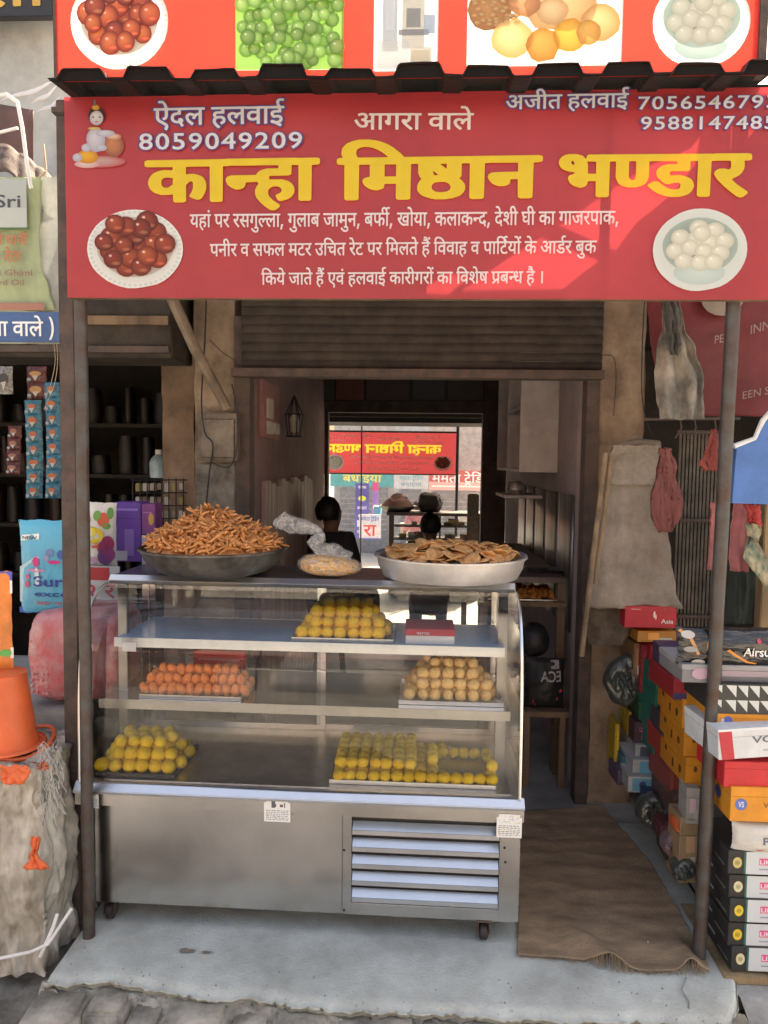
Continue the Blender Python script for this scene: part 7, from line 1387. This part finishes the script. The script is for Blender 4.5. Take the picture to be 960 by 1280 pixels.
cloth('maroon_bag', 'dull maroon cloth bag hanging on the khaki cover', 'bag', [(560, 826, 838), (590, 820, 846), (625, 813, 850), (650, 815, 848), (664, 824, 840)], .66, mat('maroon_cloth', (.22, .075, .07), .9, var=.2, bump=.3), 1.4, .012, 12, .012)
cloth('red_rag', 'red folded rag hanging from the clothes rail', 'rag', [(537, 890, 897), (560, 882, 901), (582, 874, 905), (588, 880, 898)], .48, mat('dusty_red_cloth', (.30, .07, .06), .9, bump=.3), 1.2, .01, 6, .006, n=18)
# collapsible gate
t = thing('collapsible_gate', 'folded dark iron collapsible gate in the shoe shop front', 'gate', W(870, 700, 1.0))
for i in range(12):
    px = 846 + i * 4.6; mb = MB(); mb.cb(((W(px, 650, 1.0).x), 1.0, 1.15), (.011, .018, 1.5)); mb.build('bar', mat('gate_iron', (.13, .115, .10), .6, .3, var=.4), t)
for py in (540, 650, 770):
    a = W(846, py, .985); b = W(900, py, .985); mb = MB(); mb.box((a.x, .975, a.z - .008), (b.x, .9905, a.z + .008)); mb.build('cross_bar', M_rust, t)
cloth('dark_trousers', 'dark green trousers hanging at the right edge behind the shoe boxes', 'trousers', [(640, 912, 948), (700, 908, 950), (780, 905, 951)], .78, mat('dark_green_cloth', (.035, .05, .045), .9, bump=.3), 1.5, .015, 14)
cloth('pink_stole', 'pink cloth strip hanging just left of the right pole', 'cloth', [(628, 888, 900), (680, 887, 899), (712, 884, 899)], .52, mat('dusty_pink_cloth', (.42, .15, .16), .9, bump=.3), 1.5, .008, 16, n=16)
cloth('pink_stole', 'pink cloth strip hanging just right of the right pole', 'cloth', [(625, 916, 938), (680, 912, 936), (714, 914, 934)], .50, mat('dusty_pink_cloth', (.42, .15, .16), .9, bump=.3), 1.5, .010, 19, n=16)
t = thing('timber_post', 'pale timber post at the right edge of the picture', 'post', W(955, 780, .6)); x = W(951, 700, .62).x
mb = MB(); mb.box((x, .6, -.1), (x + .12, .66, 1.75)); mb.build('post', mat('pale_timber', (.36, .26, .15), .8, var=.3, aniso=(1, 1, .15)), t, bevel=.004)
t = thing('folded_sign', 'blue board with white edge hanging at the right edge', 'sign', W(940, 580, .25)); Yb = .25
def wp(px, py): p = W(px, py, Yb); return (p.x, p.z)
mb = MB(); mb.prism([wp(915, 629), wp(1010, 632), wp(1010, 520), wp(962, 520), wp(952, 536), wp(945, 550), wp(921, 560)], (0, Yb, 0), (1, 0, 0), (0, 0, 1), (0, .03, 0)); mb.build('board', mat('sky_blue_paint', (.06, .17, .46), .5, var=.15), t)
mb = MB(); P_ = [W(919, 558, Yb), W(945, 549, Yb), W(951, 536, Yb), W(955, 526, Yb), W(965, 515, Yb)]; mb.tube([p + Vector((0, .01, 0)) for p in P_], .011, 8); mb.build('white_edge', M_white, t, smooth=True)
cloth('red_pouch', 'small red cloth pouch hanging under the blue board', 'pouch', [(630, 930, 950), (642, 934, 953), (656, 938, 950)], .45, mat('bright_red_cloth', (.42, .04, .04), .7), 1.2, .01, 6, .01, n=14)
cloth('patterned_pouch', 'small cream and green pouch under the red one', 'pouch', [(655, 932, 952), (668, 933, 952), (677, 938, 948)], .44, mat('cream_cloth', (.36, .30, .2), .8, col2=(.05, .12, .09), var=.3, scale=30), 1.2, .008, 8, .01, n=14)

# ---- shoe boxes. The near stack at the right edge
BL = (.03, .03, .032); CRM = (.66, .52, .12)
# low plank under the stack
mb = MB(); x0 = WZ(912, 1222, 0).x; mb.box((x0 - .02, -.07, -.02), (1.9, .35, .006)); tag(mb.build('plank', mat('pale_timber', (.36, .26, .15)), bevel=.003), 'thin pale plank under the lowest black and white shoe box', 'plank')
bs = 'black and white shoe boxes stacked by the right pole'
BW = [(1185, 1215, (.70, .66, .40), 'lowest black and white shoe box of the stack by the right pole'), (1155, 1184, (.75, .55, .05), 'second black and white shoe box from the bottom of the right stack'), (1125, 1154, (.75, .58, .05), 'middle black and white shoe box of the right stack'), (1095, 1124, (.66, .62, .40), 'fourth black and white shoe box from the bottom of the right stack'), (1065, 1094, (.60, .50, .20), 'topmost black and white shoe box, under the crumpled white packet')]
for i, (a, b, oc, lb) in enumerate(BW):
    ox = (3, -1, 1, 0, -1)[i]
    shoebox('shoe_box', lb, 911 + ox, a, 1015, b, -.05 + .01 * (i % 2), .24, BL, None, [('r', .19, .02, 1, .98, (.60, .66, .70)), ('r', .19, .02, .215, .98, (.03, .14, .12)), ('d', .11, .5, .055, .24, oc), ('d', .11, .5, .03, .1, tuple(v * .6 for v in oc)), ('r', .37, .42, .56, .72, (.72, .10, .28)), ('t', 'LIK', .38, .47, .13, .18, (.8, .8, .8)), ('r', .37, .22, .6, .27, (.3, .3, .4))],
            group=bs, side=[('r', .1, .42, .45, .52, (.4, .42, .42)), ('r', .55, .2, .9, .26, (.25, .27, .27))])
t = thing('white_packet', 'crumpled white packet lying between the orange and black shoe boxes', 'packet', W(930, 1060, -.04))
o, rc = pillow(t, 'wrapper', 912, 1027, 1010, 1065, -.03, mat('crumpled_white', (.66, .66, .62), .5, var=.1, bump=.8, bscale=14), .04, 8)
wrapprint([('t', 'Pa', .36, .42, .16, .22, (.12, .13, .2)), ('r', .3, .14, .9, .22, (.62, .25, .22))], rc, -.03, .04, t, 8)
OR = (.74, .30, .03); RD = (.60, .03, .04)
shoebox('shoe_box', 'orange shoe box under the red one in the right stack', 913, 985, 1015, 1028, -.06, .22, OR, None, [('d', .13, .5, .075, .17, (.10, .16, .50)), ('t', 'VS', .095, .42, .07, .16, (.75, .75, .8)), ('t', 'VOK', .40, .42, .24, .16, (.25, .12, .03))], side=[('d', .55, .5, .12, .18, (.08, .1, .35)), ('r', .2, .2, .3, .6, (.3, .12, .02))], rot=.0)
shoebox('shoe_box', 'red shoe box under the open white lid in the right stack', 905, 953, 1015, 986, -.05, .24, RD, None, [('t', 'VOK', .50, .40, .24, .26, (.8, .75, .75)), ('d', .58, .78, .05, .05, (.8, .75, .75))])
t = shoebox('shoe_box', 'open white shoe box lid with a red corner in the right stack', 899, 914, 1015, 952, -.07, .25, (.64, .68, .72), None, [('p', [(.04, .0), (.18, .0), (.15, 1), (.0, 1)], (.50, .03, .05)), ('r', .0, .93, 1, 1, (.7, .74, .78)), ('t', 'VCA', .38, .50, .36, .22, (.12, .13, .18)), ('r', .5, .22, .9, .27, (.4, .42, .5))]); t.rotation_euler = (.0, -.06, .09)
shoebox('shoe_box', 'orange lidded shoe box behind the open white lid', 893, 893, 1012, 914, .0, .26, OR, None, [('d', .14, .55, .05, .3, (.10, .14, .42)), ('r', .07, .4, .1, .7, (.6, .6, .65))])
tri = [('r', 0, 0, 1, 1, (.03, .035, .035))]
for i in range(7):
    for j in range(2):
        tri.append(('p', [(.14 + i * .12, .5 + j * .5 - .04 - (0 if j else .0)), (.25 + i * .12, .5 + j * .5 - .04), (.25 + i * .12, j * .5 + .06)], (.55, .60, .60)))
        if i < 1: tri.append(('p', [(.02, .46 + j * .5), (.10, .46 + j * .5), (.10, .2 + j * .5)], (.55, .60, .60)))
shoebox('shoe_box', 'black shoe box with white triangle pattern in the right stack', 890, 856, 1010, 893, .0, .26, BL, None, tri)
shoebox('shoe_box', 'grey and pink patterned shoe box under the black plastic packet', 852, 832, 1010, 855, .03, .24, (.20, .20, .22), (.30, .30, .32), [('d', .15, .5, .07, .3, (.45, .3, .4)), ('r', .3, .4, .9, .7, (.35, .28, .33)), ('d', .28, .4, .04, .3, (.5, .45, .5))])
t = thing('black_packet', 'glossy black plastic packet with white letters and orange stripe', 'packet', W(900, 805, .05))
o, rc = pillow(t, 'film', 842, 784, 1005, 832, .07, mat('glossy_black_film', (.02, .02, .022), .18, bump=.9, bscale=14, spec=.8), .05, 11, 40)
wrapprint([('t', 'Airsun', .49, .34, .25, .22, (.78, .78, .78)), ('p', [(.36, .48), (.42, .34), (.52, .16), (.60, .12), (.60, .16), (.53, .21), (.43, .40), (.38, .52)], (.62, .25, .06)), ('d', .61, .72, .018, .06, (.5, .05, .1)), ('d', .27, .60, .05, .22, (.60, .28, .10)), ('d', .275, .56, .025, .12, (.55, .45, .42)), ('p', [(.02, .9), (.10, .7), (.16, .3), (.18, .34), (.12, .74), (.04, .95)], (.6, .3, .12)), ('d', .09, .82, .05, .1, (.5, .5, .5)), ('d', .17, .12, .05, .08, (.5, .5, .48)), ('d', .11, .45, .05, .08, (.3, .3, .3))], rc, .07, .05, t, 11)
# boxes of the side stacks, receding towards the pillar
random.seed(81)
def sb(lb, px0, py0, px1, py1, Y, dep, c, items=(), **k): return shoebox('shoe_box', lb, px0, py0, px1, py1, Y, dep, c, None, items, rot=rnd(-.07, .05), **k)
spk = [('r', .5, .2, .56, .5, (.15, .07, .02)), ('d', .25, .6, .05, .1, (.15, .07, .02)), ('d', .8, .4, .05, .15, (.15, .07, .02))]
sb('orange shoe box, upper one of the orange column left of the right pole', 853, 876, 905, 911, .36, .3, OR, spk, side=spk)
sb('orange shoe box, middle one of the orange column left of the right pole', 855, 912, 905, 946, .36, .3, OR, spk, side=spk)
sb('orange shoe box, lowest one of the orange column left of the right pole', 857, 947, 905, 984, .36, .3, OR, spk, side=spk)
sb('purple dark shoe box on top of the orange column', 840, 820, 890, 846, .42, .26, (.10, .07, .14), [('d', .3, .5, .2, .25, (.35, .2, .3)), ('r', .1, .1, .9, .2, (.25, .25, .3))])
sb('red and navy shoe box just above the orange column', 842, 848, 895, 875, .38, .28, (.38, .03, .04), [('r', .0, .0, .6, .3, (.06, .06, .16))])
sb('red shoe box leaning between the green box and the orange column', 833, 850, 856, 893, .62, .25, (.50, .035, .05), [('r', .2, .4, .8, .46, (.6, .4, .4))])
sb('dark shoe box with pale scribbles left of the orange column', 829, 895, 856, 922, .62, .25, (.07, .07, .09), [('p', [(.1, .2), (.3, .8), (.35, .8), (.2, .2)], (.4, .4, .42)), ('p', [(.4, .2), (.6, .8), (.66, .8), (.5, .2)], (.4, .4, .42)), ('p', [(.7, .2), (.85, .8), (.9, .8), (.8, .2)], (.4, .4, .42))])
sb('red shoe box below the scribbled dark box', 834, 923, 860, 955, .58, .25, (.45, .06, .05))
sb('brown red shoe box at the foot of the side stack', 838, 956, 862, 992, .56, .25, (.30, .07, .06), [('r', .2, .1, .3, .9, (.2, .03, .03))])
sb('dark brown shoe box at the very foot of the side stack', 842, 993, 866, 1022, .52, .25, (.13, .08, .07))
sb('tall green box standing behind the red shoe box', 819, 836, 833, 944, .74, .25, (.02, .20, .15))
sb('narrow lime green box end above the tall green box', 832, 822, 838, 848, .70, .2, (.42, .48, .06))
sb('blue shoe box standing at the foot of the tall green box', 830, 938, 846, 976, .68, .2, (.03, .16, .40), [('r', .5, .0, .6, 1, (.2, .35, .55))])
sb('red shoe box standing upright below the orange lid', 812, 808, 838, 862, .86, .22, (.50, .03, .04), [('r', .1, .3, .2, .7, (.35, .02, .03))])
sb('deep red shoe box behind the upright red one', 801, 806, 811, 866, .92, .2, (.32, .03, .04))
sb('orange lidded shoe box right under the topmost red box', 797, 789, 846, 803, .88, .25, (.55, .24, .05))
sb('cardboard brown shoe box end beside the upright red box', 792, 804, 800, 850, .95, .2, (.28, .15, .07))
sb('topmost red shoe box with white emblem against the khaki cover', 781, 758, 846, 785, .84, .28, (.52, .035, .05), [('d', .57, .62, .02, .16, (.75, .7, .7)), ('d', .60, .5, .012, .12, (.75, .7, .7)), ('t', 'Asia', .70, .22, .24, .2, (.75, .7, .7)), ('r', .12, .84, .3, .88, (.6, .4, .4))])
sb('dark shoe box with pink letters above the pale blue ones', 793, 903, 820, 930, .90, .2, (.08, .04, .06), [('h', 'rt', .2, .5, .6, .25, (.55, .1, .25)), ('h', 'pn', .3, .15, .5, .2, (.55, .1, .25))])
sb('dark green shoe box above the one with pink letters', 799, 878, 818, 902, .93, .2, (.04, .11, .05))
sb('pale shoe box with dark top picture, highest of the three pale blue ones', 794, 931, 824, 949, .88, .2, (.40, .44, .46), [('r', .2, .2, .95, .85, (.08, .09, .13))])
sb('white shoe box with light blue label, middle of the three pale blue ones', 791, 950, 826, 970, .84, .22, (.48, .52, .54), [('r', .25, .12, .95, .9, (.14, .42, .62)), ('d', .7, .5, .12, .22, (.05, .1, .25))])
sb('white shoe box with light blue label, lowest of the three pale blue ones', 785, 971, 828, 991, .80, .24, (.52, .57, .58), [('r', .12, .12, .75, .9, (.16, .44, .62)), ('d', .42, .5, .1, .24, (.05, .1, .25))])
sb('narrow yellow box end near the pillar foot', 768, 905, 774, 962, 1.02, .15, (.55, .38, .03))
sb('narrow yellow box end right of the other near the pillar', 785, 890, 789, 920, 1.0, .15, (.5, .33, .03))
sb('tan cardboard box standing in the clutter behind the right pole', 849, 1022, 872, 1104, .34, .12, (.40, .29, .18))
sb('white streaked carton edge above the tan cardboard', 858, 985, 874, 1030, .32, .1, (.42, .42, .40))
sb('brown cardboard carton on the floor by the right pillar', 728, 930, 764, 962, 1.45, .2, (.15, .09, .06))
# plastic wrapped clutter between them
M_pl = mat('dark_clear_plastic', (.07, .085, .08), .28, var=.5, scale=9, bump=.6, bscale=22, spec=.9, col2=(.035, .042, .04))
def crumple(label, a, b, c, d, Y, m, seed):
    t = thing('plastic_bag', label, 'bag', (W(a, d, Y).x, Y, W(a, d, Y).z)); x0, x1, z0, z1 = face(a, b, c, d, Y); cx_, cz2 = (x0 + x1) / 2, (z0 + z1) / 2
    mb = MB()
    for s_ in (-1, 1):
        def fn(u, v):
            an = u * 6.2832; q = v; rr2 = .9 + .22 * fbm((math.cos(an) * .8, math.sin(an) * .8, seed))
            X = q * rr2 * math.cos(an); Z = q * rr2 * math.sin(an); X += .25 * Z * math.sin(seed)
            cre = abs(fbm((X * 1.8 + Z, Z * .9, seed + 2), 1, 2)) + .4 * abs(fbm((X * 3 - Z * 1.5, Z * 2, seed + 4), 1, 2))
            return Vector((cx_ + X * (x1 - x0) / 2, Y + s_ * (.06 * math.sqrt(max(0, 1 - q ** 4)) - .05 * cre * (1 - q * q)) , cz2 + Z * (z1 - z0) / 2))
        mb.grid(fn, 56, 22)
    mb.build('film', m, t, smooth=True)
crumple('crumpled dark green plastic bag hanging against the right pillar', 752, 816, 804, 886, 1.0, M_pl, 3)
crumple('grey plastic bag slumped under the pale blue shoe boxes', 792, 990, 838, 1034, .66, M_pl, 7)
crumple('pinkish plastic bag in the clutter near the right pole', 824, 1036, 858, 1068, .45, mat('pinkish_plastic', (.24, .14, .14), .3, var=.5, scale=14, bump=.6, bscale=20, col2=(.10, .10, .14), spec=.8), 9)
crumple('small orange plastic scrap bag in the clutter', 838, 1018, 856, 1044, .40, mat('orange_plastic', (.78, .15, .05)), 11)
crumple('dark bag on the floor nearest the right pole', 836, 1068, 868, 1100, .36, M_pl, 13)
sb('small dark blue box end in the clutter under the pale blue boxes', 806, 992, 834, 1010, .72, .2, (.05, .07, .14))
sb('small grey box end in the clutter above the pinkish bag', 814, 1011, 842, 1032, .64, .2, (.16, .16, .16))
sb('small maroon box end left of the tan cardboard box', 826, 1034, 849, 1052, .5, .16, (.16, .05, .05))
sb('small black box end on the plinth left of the tan cardboard box', 832, 1053, 850, 1076, .44, .14, (.04, .04, .045))
sb('flat teal box end beside the yellow strips', 776, 945, 790, 962, .95, .15, (.05, .16, .20))
sb('dull violet box end under the yellow strips', 772, 963, 788, 982, .92, .15, (.14, .10, .17))
# stone kerb along the mat, shoe shop plinth
t = thing('low_plinth', 'low cement plinth under the shoe boxes', 'plinth', (1.5, .7, 0)); a, b = WZ(762, 962, 0), WZ(872, 1150, 0)
mb = MB(); mb.prism([(a.x + .05, a.y), (b.x + .05, b.y - .1), (2.6, b.y - .1), (2.6, a.y)], (0, 0, .004), (1, 0, 0), (0, 1, 0), (0, 0, .055)); mb.build('cement_block', M_damp, t, bevel=.008)
# filling stacks behind the visible faces so that no box hangs in the air
for (x0, x1_, y0, y1, z1, c_) in ((1.22, 1.7, .66, .98, .60, (.14, .09, .07)), (1.24, 1.7, .36, .62, .36, (.12, .10, .09)), (1.23, 1.7, .22, .35, .70, (.10, .09, .09))):
    z = .06; k = 0
    while z + .1 < z1:
        mb = MB(); mb.box((x0 + rnd(0, .02), y0, z), (x1_, y1, z + .098)); tag(mb.build('shoe_box', cardm(c_), bevel=.002), 'dim brown shoe box deep in the side stack', 'box', 'dim shoe boxes deep in the stack'); z += .1; k += 1

# ---- jute mat
jt = thing('jute_mat', 'brown jute sacking mat spread from the counter to the right pole', 'mat', (.8, .4, .01))
A = [(640, 1018), (648, 1060), (648, 1130), (647, 1197)]; B_ = [(752, 1010), (812, 1080), (858, 1160), (886, 1216)]
def mf(u, v):
    k = v * 3; i = min(int(k), 2); f = k - i
    a = WZ(*A[i], 0).lerp(WZ(*A[i + 1], 0), f); b = WZ(*B_[i], 0).lerp(WZ(*B_[i + 1], 0), f); p = a.lerp(b, u)
    if v > .8: p.y += -(v - .8) * 5 * (.030 * min(1, max(0, (u - .38) / .18)) * (1 - .8 * max(0, (u - .85) / .15)) - .006 * math.sin(u * 9))
    z = .010 + .004 * fbm((p.x * 9, p.y * 9, 1)) + .004 * abs(math.sin(p.y * 26 + 1.2 * fbm((p.x * 3, p.y * 3, 0)))) ** 4
    if v > .72:
        e = (v - .72) / .28; z += .050 * e * math.exp(-((u - .20 - .28 * e) / .085) ** 2) + .045 * e * math.exp(-((u - .90) / .06) ** 2) - .004 * e
    return Vector((p.x + .006 * fbm((v * 12, u, 3)), p.y + .004 * fbm((u * 14, v, 5)), z))
mb = MB(); mb.grid(mf, 110, 130); mb.build('sacking', jm, jt, smooth='all', solid=.004)
mb = MB(); random.seed(19)
for k in range(260):
    u = rnd(0, 1); p = mf(u, 1.0) + Vector((0, 0, .002)); q = p + Vector((rnd(-.008, .008), -rnd(.004, .02), -p.z + .009)); mb.tube([p, q], .0007, 3)
tag(mb.build('jute_fringe', jm, jt), kind='stuff')
mb = MB(); p = WZ(810, 1178, .02); mb.lathe([(0, .0), (.004, .002), (0, .005)], p, 8); tag(mb.build('white_crumb', M_white), 'tiny white crumb on the jute mat', 'crumb')

# ================================================================ the other side of the lane, behind the camera: lit by the sun, mirrored in the steel and glass
random.seed(91)
for i, (x0, x1_, h, c_, lb) in enumerate(((-14, -8, 5.5, (.42, .39, .34), 'ochre house across the front lane, farthest left'), (-7.95, -3, 4.2, (.50, .49, .47), 'white house across the front lane, left'), (-2.95, 1.5, 5.0, (.46, .42, .38), 'peach house across the front lane facing the sweet shop'), (1.55, 6, 3.8, (.42, .44, .45), 'bluish house across the front lane, right'), (6.05, 13, 5.2, (.45, .42, .36), 'sandy house across the front lane, farthest right'))):
    t = thing('house', lb, 'house', (x0, -9.5, 0)); Yh = -9.2
    mb = MB(); mb.box((x0, Yh - 4, -.3), (x1_, Yh, h)); mb.build('wall', mat('house_wall_%d' % i, c_, .85, var=.12, scale=1.5), t)
    mb = MB(); mb.box((x0 - .1, Yh + .001, 2.7), (x1_ - .15, Yh + 1.1, 2.78)); mb.build('awning', cardm(random.choice(((.15, .25, .5), (.5, .1, .08), (.2, .35, .2)))), t)
    n = int((x1_ - x0) / 2.2)
    for k in range(n):
        a = x0 + .4 + k * 2.2; mb = MB(); mb.box((a, Yh + .001, -.2), (a + 1.7, Yh + .04, 2.3)); s_ = mb.build('shutter', mat('house_shutter_%d' % (k % 2), ((.22, .24, .27), (.32, .20, .14))[k % 2], .6), t)
        mb = MB(); mb.box((a, Yh + .041, 2.32), (a + 1.7, Yh + .08, 2.66)); mb.build('sign_board', cardm(random.choice(((.6, .1, .08), (.7, .6, .1), (.1, .3, .55), (.65, .65, .65)))), t)
        mb = MB(); mb.box((a + .5, Yh + .001, 3.2), (a + 1.3, Yh + .03, 4.0 if h > 4.4 else 3.7)); mb.build('window', M_black, t)

# ---------------------------------------------------------------- tidy
for o in list(S.objects):
    if '_o' in o: del o['_o']
